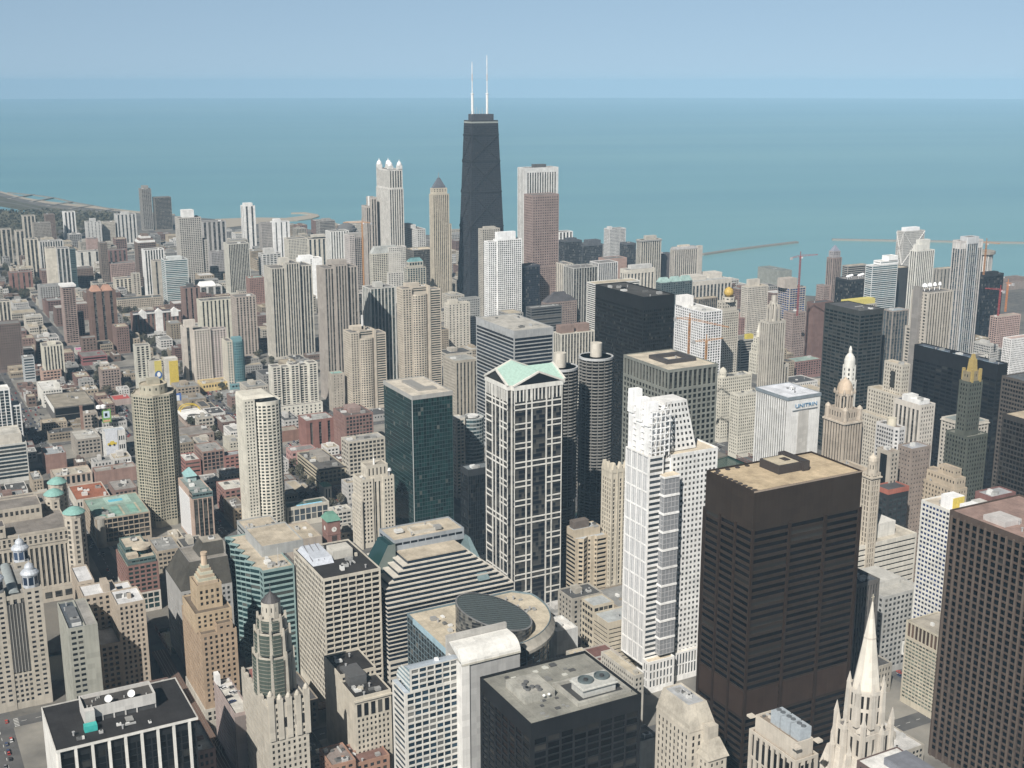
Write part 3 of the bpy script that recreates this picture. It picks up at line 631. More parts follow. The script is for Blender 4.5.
# four-lantern tower
b = Bld('skyscraper', 'tall pale skyscraper crowned by four domed lanterns', n=(389, 189), r=403.5, l=376, vb=302, wall=(.60, .57, .51), glass=(.06, .065, .07), strip=3.6, short='the four-lantern skyscraper')
b.block(rect(0, 0, b.w, b.d), 0, b.h, S(bw=5.0, wf=.5, hf=1, rec=.9)); b.block(rect(1, 1, b.w-1, b.d-1), b.h, b.h+36, S(bw=5.0, wf=.55, hf=1, rec=.9, tm=3, bm=2))
for (i, j) in ((0, 0), (1, 0), (0, 1), (1, 1)):
    x, y = 1+i*(b.w-11), 1+j*(b.d-11)
    o = b.part('lantern', MB().prism(rect(x, y, x+9, y+9), b.h+35, b.h+43), wall_mat((.62, .6, .56)))
    b.part('lantern_dome', MB().lathe(x+4.5, y+4.5, [(5, b.h+43), (4.6, b.h+46), (3, b.h+49), (1, b.h+50.5), (.3, b.h+54)], 10), wall_mat((.75, .75, .73)), o)
b.block(rect(-10, -14, b.w*.9, 0), 0, b.h*.50, S(bw=4)); b.block(rect(-14, -18, b.w, -14), 0, b.h*.28, S(bw=5)); b.done(False)
# pyramid-capped tower
b = Bld('skyscraper', 'slender golden beige skyscraper capped by a dark pyramid', n=(432.5, 190), r=449, l=429, vb=312, wall=(.52, .44, .31), glass=(.05, .05, .05), strip=3.4, short='the pyramid-capped tower')
b.block(rect(0, 0, b.w, b.d), 0, b.h-8, S(bw=3.8, wf=.42, hf=1, rec=.6)); b.block(rect(1.5, 1.5, b.w-3, b.d-1.5), b.h-8, b.h+3, S(bw=5, wf=.4))
b.part('pyramid_roof', MB().frus(rect(2.5, 2.5, b.w-4, b.d-3), b.h+2, rect(b.w*.42, b.d*.42, b.w*.55, b.d*.55), b.h+21), roof_mat((.13, .14, .16)))
b.block(rect(b.w, 0, b.w+4, b.d), 0, b.h*.72, S(bw=3, wf=.5, hf=1)); b.part('finial', MB().tube((b.w*.48, b.d*.48, b.h+21), (b.w*.48, b.d*.48, b.h+30), .5), plain_mat((.3, .3, .3))); b.done(False)
# tapering black giant
b = Bld('skyscraper', 'black tapering skyscraper with cross braces and twin white antennas', n=(472, 120.5), r=498, l=464, h=344, wall=(.035, .038, .045), short='the black tapering giant')
k = .27; A0 = rect(-b.w*k, -b.d*k, b.w*(1+k), b.d*(1+k)); A1 = rect(0, 0, b.w, b.d); BOXES.append((b.x, b.y, b.x+b.w, b.y+b.d, 0, b.h))
W = b.m('wall', b.W); pl = b.panes.setdefault(b.G.name, (glass_mat((.03, .035, .045), lite=.07), []))[1]
for i in range(4):
    j = (i+1) % 4; facade((*A0[i], 0), (*A0[j], 0), (*A1[j], b.h), (*A1[i], b.h), S(fh=3.6, bw=4.3, wf=.6, hf=.5, rec=.3, cm=2.2, tm=10, bm=4) if i in (0, 3) else None, W, pl)
brace = wall_mat((.028, .03, .034), .6)
def lerp_poly(z): f = z/b.h; return [tuple(np.array(p)*(1-f)+np.array(q)*f) for p, q in zip(A0, A1)]
for i in (0, 3):
    zz = [0, 78, 150, 214, 270, 318]; mbb = MB()
    for z0, z1 in zip(zz, zz[1:]):
        P0, P1 = lerp_poly(z0), lerp_poly(z1); j = (i+1) % 4
        mbb.tube((*P0[i], z0), (*P1[j], z1), 1.3); mbb.tube((*P0[j], z0), (*P1[i], z1), 1.3); mbb.tube((*P1[i], z1), (*P1[j], z1), 1.2)
    b.part('cross_brace', mbb, brace)
b.cap(A1, b.h, wall_mat((.3, .31, .3)), RD and roof_mat(RD), 1.5)
b.part('light_band', MB().prism(rect(-.3, -.3, b.w+.3, b.d+.3), b.h-5, b.h-2.2, cap=False), wall_mat((.30, .33, .30)))
b.box(b.w*.12, b.d*.15, b.w*.88, b.d*.85, b.h-1, b.h+11, wall_mat((.07, .075, .09)), 'mechanical_floor')
for fx, ht in ((.17, 104), (.74, 116)):
    x, y = b.w*fx, b.d*.5
    o = b.part('antenna', MB().lathe(x, y, [(2.2, b.h+8), (2.2, b.h+46), (3.0, b.h+46.5), (3.0, b.h+48), (.9, b.h+48), (.8, b.h+85), (.7, b.h+85), (.8, b.h+ht-10), (.4, b.h+ht)], 8), plain_mat((.75, .74, .72), .5))
    b.part('antenna_ring', MB().lathe(x, y, [(1.1, b.h+70), (1.1, b.h+82)], 8), plain_mat((.55, .5, .48), .5), o)
for i in range(7): b.part('mast', MB().tube((4+i*5.5, b.d*.3, b.h+10), (4+i*5.5, b.d*.3, b.h+16+(i*7 % 5)*2), .35), plain_mat((.5, .5, .5)))
b.done(False)
# --- centre
b = Bld('hotel_tower', 'white gridded tower with a tall white rooftop slab left of the brown granite tower', n=(488, 240.5), r=521.5, l=486.5, vb=335, wall=(.72, .72, .70), glass=(.05, .055, .06), short='the white gridded tower')
b.block(rect(0, 0, b.w*.27, b.d), 0, b.h-2, S(bw=4, fh=3.4, wf=.5)); b.block(rect(b.w*.27, -1, b.w, b.d), 0, b.h, S(bw=3.8, fh=3.4, wf=.6, hf=.6, rec=.5)); b.pent(.3, .2, .85, .8, 12, wall_mat((.78, .78, .77))); b.done(False)
T(V, 'beige slab with a small brown top peeking out left of the white gridded tower', (482, 229), 500, S(bw=4, fh=3.2), l=479, vb=320, wall=(.44, .4, .33), pents=[(.2, .2, .8, .8, 3)], **far)
b = Bld('skyscraper', 'white vertically striped skyscraper behind the brown granite tower', n=(525, 168), r=558.5, l=517.5, vb=310, wall=(.60, .59, .56), glass=(.05, .05, .05), strip=3.6, short='the white striped skyscraper')
b.block(rect(0, 0, b.w, b.d), 0, b.h, S(bw=5.2, wf=.5, hf=1, rec=.9, tm=9, cm=4), sides={3: S(bw=5.2, wf=.35, hf=1, rec=.5)}); b.pent(.35, .3, .7, .7, 5, wall_mat(dgrey)); b.done(False)
b = Bld('skyscraper', 'brown granite tower with clustered dark windows on its front', n=(532.5, 195), r=559, l=524, vb=325, wall=(.285, .195, .165), glass=(.05, .045, .045), short='the brown granite tower')
b.block(rect(0, 0, b.w, b.d), 0, b.h*.45, S(bw=3.6, fh=3.6, wf=.5, hf=.38, rec=.2)); b.block(rect(0, 0, b.w, b.d), b.h*.45, b.h, S(bw=4.4, fh=4.5, wf=.42, hf=.42, tm=3, bm=1), cap=True); b.done(False)
T('office_tower', 'dark navy glass tower with a curved top before the brown granite tower', (522.5, 266), 540, CURT, vb=330, d=26, wall=(.05, .055, .07), glass=(.02, .025, .035), roof=RD, **far)
b = Bld('hotel_building', 'squat brown building under a dark stepped mansard roof', n=(546, 303), r=577, l=544, vb=345, wall=(.25, .18, .15))
b.block(rect(0, 0, b.w, b.d), 0, b.h, SMALL, cap=False)
b.part('mansard_roof', MB().frus(rect(0, 0, b.w, b.d), b.h, rect(b.w*.18, b.d*.2, b.w*.8, b.d*.8), b.h+9).frus(rect(b.w*.22, b.d*.25, b.w*.72, b.d*.75), b.h+9, rect(b.w*.3, b.d*.35, b.w*.65, b.d*.65), b.h+15), roof_mat((.10, .095, .10))); b.done(False)
T('apartment_block', 'white and dark striped block behind the brown granite tower', (559, 232), 573, S(bw=9, wf=.45, hf=1), vb=275, d=24, wall=(.72, .71, .68), **far)
T(V, 'dark glass slab left of the pale grey ribbed lakeside tower, nearer one', (565, 241), 582, CURT, vb=285, d=26, wall=(.09, .1, .115), glass=(.04, .045, .05), roof=RD, pents=[(.3, .3, .8, .8, 4)], **far)
T(V, 'dark glass slab with a raised right end beside the pale grey ribbed tower', (582.5, 245), 602.5, CURT, vb=284, d=26, wall=(.10, .11, .125), glass=(.045, .05, .055), roof=RD, pents=[(.35, .1, .95, .9, 8)], **far)
T(V, 'pale grey finely ribbed lakeside tower with a dark rooftop box', (609.5, 229), 626, S(bw=3.2, fh=3.2, wf=.5, hf=.6), l=604, vb=275, wall=(.56, .55, .53), pents=[(.1, .4, .3, .8, 4)], short='the pale grey ribbed lakeside tower', **far)
T(V, 'dark slab right of the pale grey finely ribbed lakeside tower', (626.5, 243.5), 636, CURT, vb=282, d=26, wall=(.10, .11, .125), glass=(.045, .05, .055), roof=RD, **far)
b = Bld('hotel_tower', 'beige hotel tower with a flared top floor and round rooftop tier', n=(641, 240), r=661.5, l=636.5, vb=290, wall=(.49, .45, .37), glass=(.06, .065, .065))
b.block(rect(0, 0, b.w, b.d), 0, b.h, S(bw=5.5, wf=.45, hf=1, strip=None) if False else S(bw=5.5, wf=.45, hf=1)); b.box(-1, -1, b.w+1, b.d+1, b.h-4, b.h-1, wall_mat((.3, .29, .27)), 'crown_band'); b.pent(.3, .2, .8, .8, 7); b.done(False)
b = Bld('hotel_tower', 'crowned beige hotel tower with pale corner pavilions by the breakwater', n=(674.5, 250), r=702, l=673.5, vb=294, wall=(.48, .43, .36), glass=(.06, .06, .06), short='the crowned beige hotel')
b.block(rect(0, 0, b.w, b.d), 0, b.h, S(bw=5, wf=.4, hf=1)); b.part('mansard_roof', MB().frus(rect(-.5, -.5, b.w*.85, b.d), b.h, rect(2, 3, b.w*.8, b.d-3), b.h+5), roof_mat((.36, .35, .34))); b.pent(.2, .3, .6, .7, 8, wall_mat((.6, .52, .4)))
b.box(b.w*.85, -1, b.w+1, b.d*.4, 0, b.h+5, b.W, 'corner_pavilion'); b.done(False)
T('apartment_block', 'dark brown block between the beige hotel towers', (662.5, 254), 673.5, None, vb=285, d=22, wall=(.1, .09, .09), roof=RD, **far)
T(O_, 'tall cream block with a slim vertical-slit front right of the brown granite tower', (563.5, 264), 573.5, S(bw=6, wf=.3, hf=1), vb=325, d=34, wall=(.55, .5, .41), **far)
T(O_, 'dark block with pale vertical piers behind the black slab', (573.5, 268), 598, S(bw=5.5, wf=.72, hf=1, rec=1), vb=330, d=34, wall=(.45, .44, .4), glass=(.05, .05, .05), strip=3.5, clut=3, indiv=False)
T(O_, 'white-framed grey grid block behind the black slab', (598.5, 263), 618, S(bw=4.5, wf=.55, hf=1), vb=315, d=30, wall=(.58, .57, .55), glass=(.1, .11, .12), **far)
T('apartment_block', 'small tan block with a flat crown in front of the dark glass slabs', (585, 256), 600, SMALL, vb=283, d=24, wall=(.38, .34, .28), **far)
T('brick_block', 'salmon pink stepped building in front of the pale grey ribbed tower', (606, 259), 627, None, vb=285, d=30, wall=(.42, .25, .19), **far)
b = Bld('department_store', 'wide cream building with tall recessed windows above the black slab', n=(627, 270), r=655, l=620, vb=310, wall=(.58, .53, .43), glass=(.06, .07, .08), roof=RG)
b.block(rect(0, 0, b.w, b.d), 0, b.h, S(bw=8, wf=.5, hf=1, rec=1.5, tm=8, bm=4)); b.pent(.25, .4, 1.0, .9, 6, wall_mat(lgrey)); b.done(False)
T(O_, 'white banded tower with a sandy roof just left of the black slab', (596, 284), 640, S(fh=3.4, wf=1, hf=.42), l=587, vb=345, wall=(.60, .59, .54), roof=(.48, .42, .32), **far)
b = Bld('hotel_tower', 'dark teal tower under green copper mansards right of the black slab', n=(661, 283), r=692.5, l=656, vb=330, wall=(.08, .11, .115), glass=(.03, .05, .055))
b.block(rect(0, 0, b.w, b.d), 0, b.h, S(bw=5, wf=.55, hf=.6), cap=False)
for k in (0, .36, .7): b.part('mansard_roof', MB().frus(rect(b.w*k, 0, b.w*(k+.3), b.d), b.h, rect(b.w*k+3, 5, b.w*(k+.3)-3, b.d-5), b.h+8), roof_mat((.32, .45, .42)))
b.done(False)
T('hospital_building', 'long cream building with recessed columned front before the crowned hotel', (692, 282), 732, S(bw=8, wf=.5, hf=1, tm=8), vb=312, d=60, wall=(.55, .5, .42), roof=(.42, .42, .4), pents=[(.1, .3, .5, .8, 6), (.65, .4, .95, .8, 9)], **far)
T(O_, 'tan building with a dark gridded front behind the gold-domed tower', (698, 299), 718, S(bw=4, wf=.7, hf=1), l=693, vb=330, wall=(.3, .24, .17), glass=G1, roof=RT, **far)
T(O_, 'cream high-rise with fine windows right of the gold-domed tower', (748, 287), 768.5, S(bw=3, fh=3.2), l=741.5, vb=345, wall=(.50, .45, .37), roof=RT, pents=[(.2, .4, .7, .9, 10)], **far)
T('pier_building', 'large green-grey windowless box building at the lake edge', (780, 271), 792, None, l=758, vb=296, wall=(.25, .27, .24), roof=(.2, .22, .21), **far)
T('brick_block', 'low red brick block with pale rooftops behind the gothic tower', (741, 318), 760, SMALL, vb=345, d=40, wall=(.27, .14, .12), roof=(.3, .2, .18), **far)
b = T('office_block', 'small grey banded office block with a bright yellow rooftop box', (741, 340), 757, BANDS, vb=372, d=30, wall=(.38, .36, .31), **far)
b.part('rooftop_box', MB().box(b.w*.45, 3, b.h-1, b.w*.85, 9, b.h+6), plain_mat((.55, .45, .08)))
# white tower in scaffold, gold-domed tower
b = Bld('office_tower', 'white concrete frame tower with a raised box, orange cranes before it', n=(703.5, 312), r=722.5, l=675, vb=405, wall=(.70, .70, .70), glass=(.05, .055, .06), roof=RW_, short='the white frame tower')
b.block(rect(0, 0, b.w, b.d), 0, b.h, S(fh=3.5, bw=4, wf=.6, hf=.6, rec=.8, tm=.8)); b.box(0, b.d-16, b.w*.6, b.d-1, b.h-1, b.h+13, wall_mat((.75, .73, .7)), 'lift_housing'); b.clutter(5, b.h, 4); b.done(False)
b = Bld('hotel_tower', 'cream stone tower topped by a gold onion dome', n=(722, 302), r=739.5, l=718, vb=390, wall=(.50, .45, .36), glass=(.06, .06, .055), short='the gold-domed tower')
b.block(rect(0, 0, b.w, b.d), 0, b.h-14, S(bw=3.6, fh=3.4, wf=.45, hf=.5)); b.block(rect(2, 2, b.w-2, b.d-2), b.h-14, b.h, S(bw=4, wf=.4)); b.block(ngon_poly(b.w*.5, b.d*.35, b.w*.3, 8, .39), b.h-1, b.h+6, S(bw=4))
b.part('gold_dome', MB().lathe(b.w*.5, b.d*.35, [(4, b.h+6), (6.2, b.h+9), (6.6, b.h+12), (5.5, b.h+15.5), (3, b.h+17.5), (.4, b.h+19)], 14), plain_mat((.50, .34, .08), .5)); b.done(False)
# --- right far
T(O_, 'tower under construction wrapped in blue sheeting with a tan concrete top', (790, 288), 806, S(bw=5, wf=.8, hf=.6), l=778, vb=345, wall=(.42, .36, .3), glass=(.04, .09, .25), lit=.1, pents=[(-.2, .2, .6, .8, 14)], short='the blue-sheeted tower', **far)
T(V, 'pinkish brown block below the blue-sheeted tower', (793, 313), 806, SMALL, l=784, vb=365, wall=(.30, .22, .19), **far)
b = Bld('office_tower', 'slim brown setback tower with a small pointed grey crown', n=(833, 258), r=842, l=827, vb=330, wall=(.30, .22, .19), glass=(.06, .06, .06), short='the blue-crowned brown tower')
b.block(rect(0, 0, b.w, b.d), 0, b.h, S(bw=4, wf=.45, hf=1)); b.block(rect(2, 2, b.w-2, b.d-2), b.h, b.h+11, S(bw=4, wf=.4), wall=wall_mat((.32, .30, .31))); b.part('crown', MB().frus(rect(3, 3, b.w-3, b.d-3), b.h+11, rect(b.w*.45, b.d*.45, b.w*.55, b.d*.55), b.h+20), plain_mat((.24, .25, .30)))
b.block(rect(-14, 2, 0, b.d+6), 0, b.h*.62, SMALL); b.done(False)
T(O_, 'dark red-brown slab at the left of the big dark gridded tower', (814, 303), 833, None, l=811, vb=372, wall=(.19, .10, .08), roof=RD, **far)
b = Bld('office_tower', 'wide black slab with white dishes along its roof', n=(850, 280), r=880, l=835.5, vb=345, wall=blk, glass=(.025, .027, .03), roof=RG)
b.block(rect(0, 0, b.w, b.d), 0, b.h, CURT)
for k in range(7): b.part('satellite_dish', MB().lathe(4+k*b.w/8, b.d*.3+k % 3*4, [(.4, b.h-1), (.4, b.h+2), (3.0, b.h+3.4), (2.0, b.h+5.4), (.3, b.h+6)], 9), plain_mat((.8, .8, .8)))
b.done(False)
T(O_, 'low dark-windowed block with a cream roof left of the glass wave tower', (848, 266), 868, BANDS, l=844, vb=310, wall=(.3, .28, .25), glass=G1, roof=RT, **far)
b = Bld(V, 'pale blue glass tower with a stepped white wave top', n=(873, 262), r=898.5, l=866, vb=345, wall=(.55, .58, .58), glass=(.10, .17, .19), lite=.3, roof=RW_, short='the glass wave tower')
b.block(rect(0, 0, b.w, b.d), 0, b.h-6, S(fh=3.2, wf=1, hf=.55)); b.block(rect(b.w*.3, 0, b.w, b.d), b.h-6, b.h, BANDS, wall=wall_mat((.75, .75, .74))); b.block(rect(b.w*.62, 0, b.w*.98, b.d), b.h-1, b.h+7, None, wall=wall_mat((.75, .75, .74))); b.done(False)
b = Bld('building_site', 'half-built block with bright yellow wall sheeting before the black dish-topped slab', n=(848, 301), r=877, l=839, vb=356, wall=(.42, .38, .33), roof=RW_)
b.block(rect(0, 0, b.w, b.d), 0, b.h-8, S(fh=4, bw=4, wf=.7, hf=.6, rec=1.5)); b.box(.5, .5, b.w-3, b.d-4, b.h-9, b.h, plain_mat((.58, .50, .14), .8), 'yellow_sheeting'); b.done(False)
b = Bld('office_tower', 'big dark olive tower of horizontal strip windows behind the white turret', n=(860.5, 311), r=884, l=825, D=1360, wall=(.05, .053, .05), glass=(.010, .02, .022), lite=.08, roof=RD, short='the dark olive gridded tower')
b.block(rect(0, 0, b.w, b.d), 0, b.h, S(fh=4.0, bw=7, wf=.86, hf=.52, rec=.5, tm=5)); b.clutter(4, b.h, 8); b.done(False)
b = Bld('apartment_tower', 'white tower crossed by large X braces with a stepped white roof', n=(904, 231.5), r=925, l=897, vb=310, wall=(.47, .45, .41), glass=(.09, .09, .09), short='the X-braced white tower')
b.block(rect(0, 0, b.w, b.d), 0, b.h, S(bw=3.2, fh=3.2, wf=.45, hf=.45)); b.box(b.w*.15, 3, b.w*.8, b.d-3, b.h-1, b.h+6, wall_mat((.78, .78, .78))); mbb = MB()
for side in (0, 3):
    for z0, z1 in ((b.h-62, b.h-2), (b.h-122, b.h-62)):
        if side == 0: p, q = (0, -.4), (b.w, -.4)
        else: p, q = (-.4, b.d), (-.4, 0)
        mbb.tube((*p, z0), (*q, z1), .8); mbb.tube((*q, z0), (*p, z1), .8)
b.part('cross_brace', mbb, wall_mat((.62, .60, .56))); b.done(False)
T(V, 'pale tower of white piers with a brown rooftop box before the X-braced tower', (917, 251), 935, S(bw=4.4, wf=.55, hf=1, rec=.8), l=911, vb=345, wall=(.62, .60, .53), glass=(.07, .075, .08), strip=3.1, pents=[(.1, .3, .5, .8, 9), (.3, .5, .9, 1.0, 16)], short='the pale piered tower', **far)
T(V, 'very dark glass slab between the glass wave tower and the pale piered tower', (899, 268), 911, None, vb=335, d=30, wall=(.05, .05, .05), roof=RT, **far)
T(V, 'tan tower with pale cap right of the pale piered tower', (940, 269), 955, S(bw=8, wf=.3, hf=1), l=934, vb=320, wall=(.33, .3, .25), roof=RT, **far)
b = Bld('apartment_tower', 'very tall glass tower striped by vertical concrete piers with a bowed crown', n=(961, 241), r=983.5, l=956, vb=372, wall=(.47, .43, .40), glass=(.055, .085, .105), lite=.2, strip=3.2, short='the tall glass pier tower')
b.block(rect(0, 0, b.w, b.d), 0, b.h, S(bw=4.2, wf=.66, hf=1, rec=.7, tm=3, bm=8)); b.block([(b.w*.25, -2.0), (b.w*.75, -2.0), (b.w*.75, b.d*.8), (b.w*.25, b.d*.8)], 0, b.h+5, S(bw=4.0, wf=.72, hf=1, rec=.5, tm=10), wall=wall_mat((.45, .46, .47)))
b.box(.4, .4, b.w-.4, b.d-.4, b.h-12, b.h-1.2, wall_mat((.55, .53, .5)), 'crown_band'); b.block(rect(-9, -16, b.w+14, 0), 0, 22, S(bw=8, wf=.3), wall=wall_mat((.6, .57, .5))); b.done(False)
b = Bld('apartment_tower', 'round concrete tower under construction with a flared top behind the tall glass pier tower', n=(983.5, 254), r=998, vb=318, d=26, wall=(.5, .47, .43))
b.block(ngon_poly(b.w/2, b.w/2, b.w/2, 14), 0, b.h, S(bw=4, wf=.4, hf=1)); b.part('flared_top', MB().lathe(b.w/2, b.w/2, [(b.w*.45, b.h-6), (b.w*.6, b.h-2), (b.w*.6, b.h+3)], 14), wall_mat((.3, .27, .22))); b.done(False)
T(O_, 'black glass block behind a red crane at far right', (984, 275), 1004, CURT, l=979, vb=350, wall=blk, glass=(.02, .022, .028), roof=RG, pents=[(.1, .2, .8, .8, 3)], **far)
T('building_site', 'pinkish concrete frame under construction with a flat grey deck at far right', (998, 317), 1021, S(fh=3.4, bw=4, wf=.7, hf=.6, rec=1.4), l=992, vb=352, wall=(.46, .30, .25), roof=(.36, .32, .27), short='the pinkish concrete frame', **far)
T(V, 'white finely gridded block cut by the right edge', (1012, 339), 1060, S(bw=2.8, fh=3.2, wf=.5, hf=.5), l=1005, vb=385, wall=(.66, .64, .62), roof=(.5, .38, .34), **far)
b = Bld('hotel_tower', 'big stepped beige tower with ribbed right face and white dishes on top', n=(929, 290), r=954, l=912, D=1330, wall=(.44, .39, .32), glass=(.06, .06, .055), strip=3.2, short='the stepped beige tower')
b.block(rect(0, 0, b.w, b.d), 0, b.h-3, S(bw=3.8, wf=.45, hf=1, rec=.6), sides={3: S(bw=5, fh=3.4, wf=.45, hf=.5)}); b.block(rect(-4, b.d*.35, 0, b.d*.75), 0, b.h+2, None, wall=wall_mat((.25, .23, .21)))
b.block(rect(-2, b.d*.75, 8, b.d*1.15), 0, b.h-42, S(bw=5, fh=3.4)); b.box(-.7, -.8, b.w+.2, 0, b.h*.46, b.h*.52, wall_mat((.5, .45, .36)), 'band_course')
for k in range(4): b.part('satellite_dish', MB().lathe(b.w*(.1+.2*k), b.d*.4, [(.4, b.h-3), (.4, b.h+1), (3.0-k*.4, b.h+2), (2.2-k*.3, b.h+4.6), (.3, b.h+5.5)], 9), plain_mat((.85, .85, .85)))
b.done(False)
T(O_, 'blue-grey glass block with tan rim between the dark olive and stepped beige towers', (893, 311), 909, S(bw=5, wf=.8, hf=1), l=884, D=1420, wall=(.33, .28, .24), glass=(.09, .12, .14), roof=(.3, .35, .38), **far)
# red brick low things and the far right shore
T('brick_block', 'long low red brick building with a green roof right of the gothic tower', (795, 362), 822, S(bw=5), vb=380, d=26, wall=(.26, .13, .11), roof=(.28, .36, .32), **far)
T('office_block', 'low cream block with white dishes behind the white-piered block', (806, 392), 826, S(bw=4), vb=420, d=30, wall=(.48, .43, .36), roof=RT, **far)
T('dock_shed', 'low brown sheds on the far right shoreline', (1003, 283), 1040, None, vb=291, d=60, wall=(.25, .2, .17), roof=(.2, .16, .14), **far)
# ================================================================ nearer buildings, each modelled on its own
# --- bottom left: lantern-cornered tower with barrel roof
b = Bld('office_tower', 'beige tower with barrel vault roof and silver corner lanterns at lower left edge', n=(-13, 596), r=41, h=85, d=62, wall=(.42, .37, .29), glass=(.035, .04, .05), roof=(.28, .27, .25), short='the lantern-cornered tower')
LW = 11.5
b.block(rect(0, 0, b.w, b.d), 0, b.h-30, S(fh=3.6, bw=3.2, wf=.5, hf=.5)); b.block(rect(0, 0, b.w, b.d), b.h-30, b.h-3, S(bw=4.2, wf=.45, hf=1, rec=.7, tm=3, bm=2), cap=True)
for i in (0, 1):
    for j in (0, 1):
        x, y = i*(b.w-LW), j*(b.d-LW); b.block(rect(x-(.4 if i == 0 else -.4), y-(.4 if j == 0 else -.4), x+LW+(.4 if i else -.4), y+LW+(.4 if j else -.4)), 0, b.h, S(bw=4.2, fh=3.6, wf=.45, hf=.45, bm=6), par=.8)
        c_ = (x+LW/2, y+LW/2); silver = plain_mat((.55, .58, .62), .35, .25)
        o = b.part('lantern', MB().prism(ngon_poly(*c_, 5.2, 8, .39), b.h-1, b.h+8.5), silver)
        b.part('lantern_dome', MB().lathe(*c_, [(6.0, b.h+8.5), (5.9, b.h+9.4), (4.6, b.h+10.8), (3.2, b.h+11.4), (3.1, b.h+13.2), (2.4, b.h+14.8), (1.0, b.h+15.8), (.3, b.h+16), (.2, b.h+18.5)], 16), silver, o)
        for k in range(8):
            a = math.pi/4*k; p = np.array((math.cos(a), math.sin(a))); q = np.array((-p[1], p[0])); cc = np.array(c_)+p*4.9
            b.part('lantern_window', MB().quad((*(cc-q*1.5), b.h+1.5), (*(cc+q*1.5), b.h+1.5), (*(cc+q*1.5), b.h+7), (*(cc-q*1.5), b.h+7)), glass_mat((.05, .08, .14)), o)
mb = MB(); x0, x1 = LW+2, b.w-LW-2; xm, rr = (x0+x1)/2, (x1-x0)/2; an = np.linspace(0, math.pi, 15); pr = [(xm+rr*math.cos(a), b.h-3+rr*.62*math.sin(a)) for a in an]
for (xa, za), (xb, zb) in zip(pr, pr[1:]): mb.quad((xa, 4, za), (xa, b.d-4, za), (xb, b.d-4, zb), (xb, 4, zb))
mb.ngon([(x, 4, z) for x, z in pr]); mb.ngon([(x, b.d-4, z) for x, z in pr[::-1]]); b.part('barrel_roof', mb, plain_mat((.30, .33, .33), .5))
for xr in (.5,):
    b.part('arched_window', MB().box(b.w*xr-5.5, -.45, b.h-58, b.w*xr+5.5, 0.05, b.h-9), glass_mat((.02, .025, .035)))
    for k in range(-2, 3): b.part('mullion', MB().box(b.w*xr+k*2-.25, -.8, b.h-58, b.w*xr+k*2+.25, -.45, b.h-9), wall_mat((.3, .28, .25)))
b.done()
# --- merchandise hall with green corner domes
e = at(87, 521, 64)
b = Bld('merchandise_hall', 'huge beige block with ribbed facade and green-domed corner turrets on the left', xy=(e[0]-250, e[1]), w=250, d=100, h=64, wall=(.44, .38, .29), glass=(.05, .05, .05), lite=.1, strip=4, roof=(.22, .20, .18))
LAND.append((40, 530, 'the green-domed hall'))
b.block(rect(0, 0, b.w-14, b.d), 0, b.h-2, S(bw=3.9, wf=.48, hf=1, rec=.8, tm=14, bm=14), sides={1: S(bw=4, wf=.45), 3: None}); Wm = b.W
b.block(rect(0, -.5, b.w-14, 0), b.h-13, b.h-4, S(bw=3.9, wf=.42, hf=.7, tm=1, bm=1), cap=False); b.block(rect(0, -.5, b.w-14, 0), 0, 12, S(bw=7.8, wf=.62, hf=.6, tm=2, bm=2, fh=8), cap=True, par=0)
b.block(rect(0, -1, b.w-62, 16), b.h-3, b.h+7, S(bw=3.9, wf=.45, fh=8), roof=roof_mat((.12, .11, .11))); b.block(rect(0, 34, b.w-30, 62), b.h-3, b.h+9, S(bw=4, wf=.5, fh=7))
b.block(rect(0, 72, b.w-30, 82), b.h-3, b.h+5, BANDS)
for (cx, cyy, r_, z0, zb) in ((b.w-9, 4, 8.6, 0, b.h+5), (b.w-17, 56, 8.0, b.h-6, b.h+6), (b.w-9, b.d-6, 8.0, 0, b.h+4)):
    b.block(ngon_poly(cx, cyy, r_, 8, .39), z0, zb, S(bw=4, fh=4.2, wf=.45, hf=.55), cap=False)
    o = b.part('turret_top', MB().prism(ngon_poly(cx, cyy, r_*.96, 12), zb, zb+3.2), Wm)
    b.part('copper_dome', MB().lathe(cx, cyy, [(r_*1.06, zb+3.2), (r_*.98, zb+4), (r_*.55, zb+6.6), (.2, zb+8.2)], 16), plain_mat((.20, .37, .33), .7), o)
b.clutter(10, b.h, 5, (b.w-120, 64, b.w-20, 95)); b.done()
# --- narrow grey slab and tan L tower
b = Bld('office_tower', 'narrow grey-green slab with dark roof and a blank right strip, by the lantern-cornered tower', n=(68, 629), r=97.5, l=57, h=75, wall=(.33, .33, .27), glass=(.025, .03, .035), roof=(.085, .10, .115))
b.block(rect(0, 0, b.w*.56, b.d), 0, b.h, S(fh=3.7, bw=3.4, wf=.62, hf=.45, bm=6), sides={3: SMALL}); b.block(rect(b.w*.56, 0, b.w, b.d), 0, b.h, None, roof=roof_mat((.3, .29, .27)))
b.box(3, 5, b.w*.5, b.d*.7, b.h-1, b.h+1.6, wall_mat((.12, .13, .14)), 'roof_screen'); b.clutter(5, b.h, 2, (3, 3, b.w*.5, b.d-3)); b.done()
b = Bld('office_tower', 'tan brick tower with white roofs stepping around a light court', n=(117, 605), r=145, l=99, h=74, wall=(.41, .33, .24), glass=(.03, .03, .032), roof=(.60, .60, .60), short='the tan light-court tower')
b.block(rect(0, 0, b.w, b.d*.4), 0, b.h, S(fh=3.7, bw=3.3, wf=.42, hf=.52)); b.block(rect(-b.w*.95, b.d*.4, b.w*.3, b.d*.72), 0, b.h-.6, S(fh=3.7, bw=4, wf=.42, hf=.5)); b.block(rect(b.w*.3, b.d*.4, b.w, b.d*.9), 0, b.h-8, S(bw=4)); b.block(rect(-b.w*.95, b.d*.72, -b.w*.35, b.d*1.2), 0, b.h+2, S(bw=4))
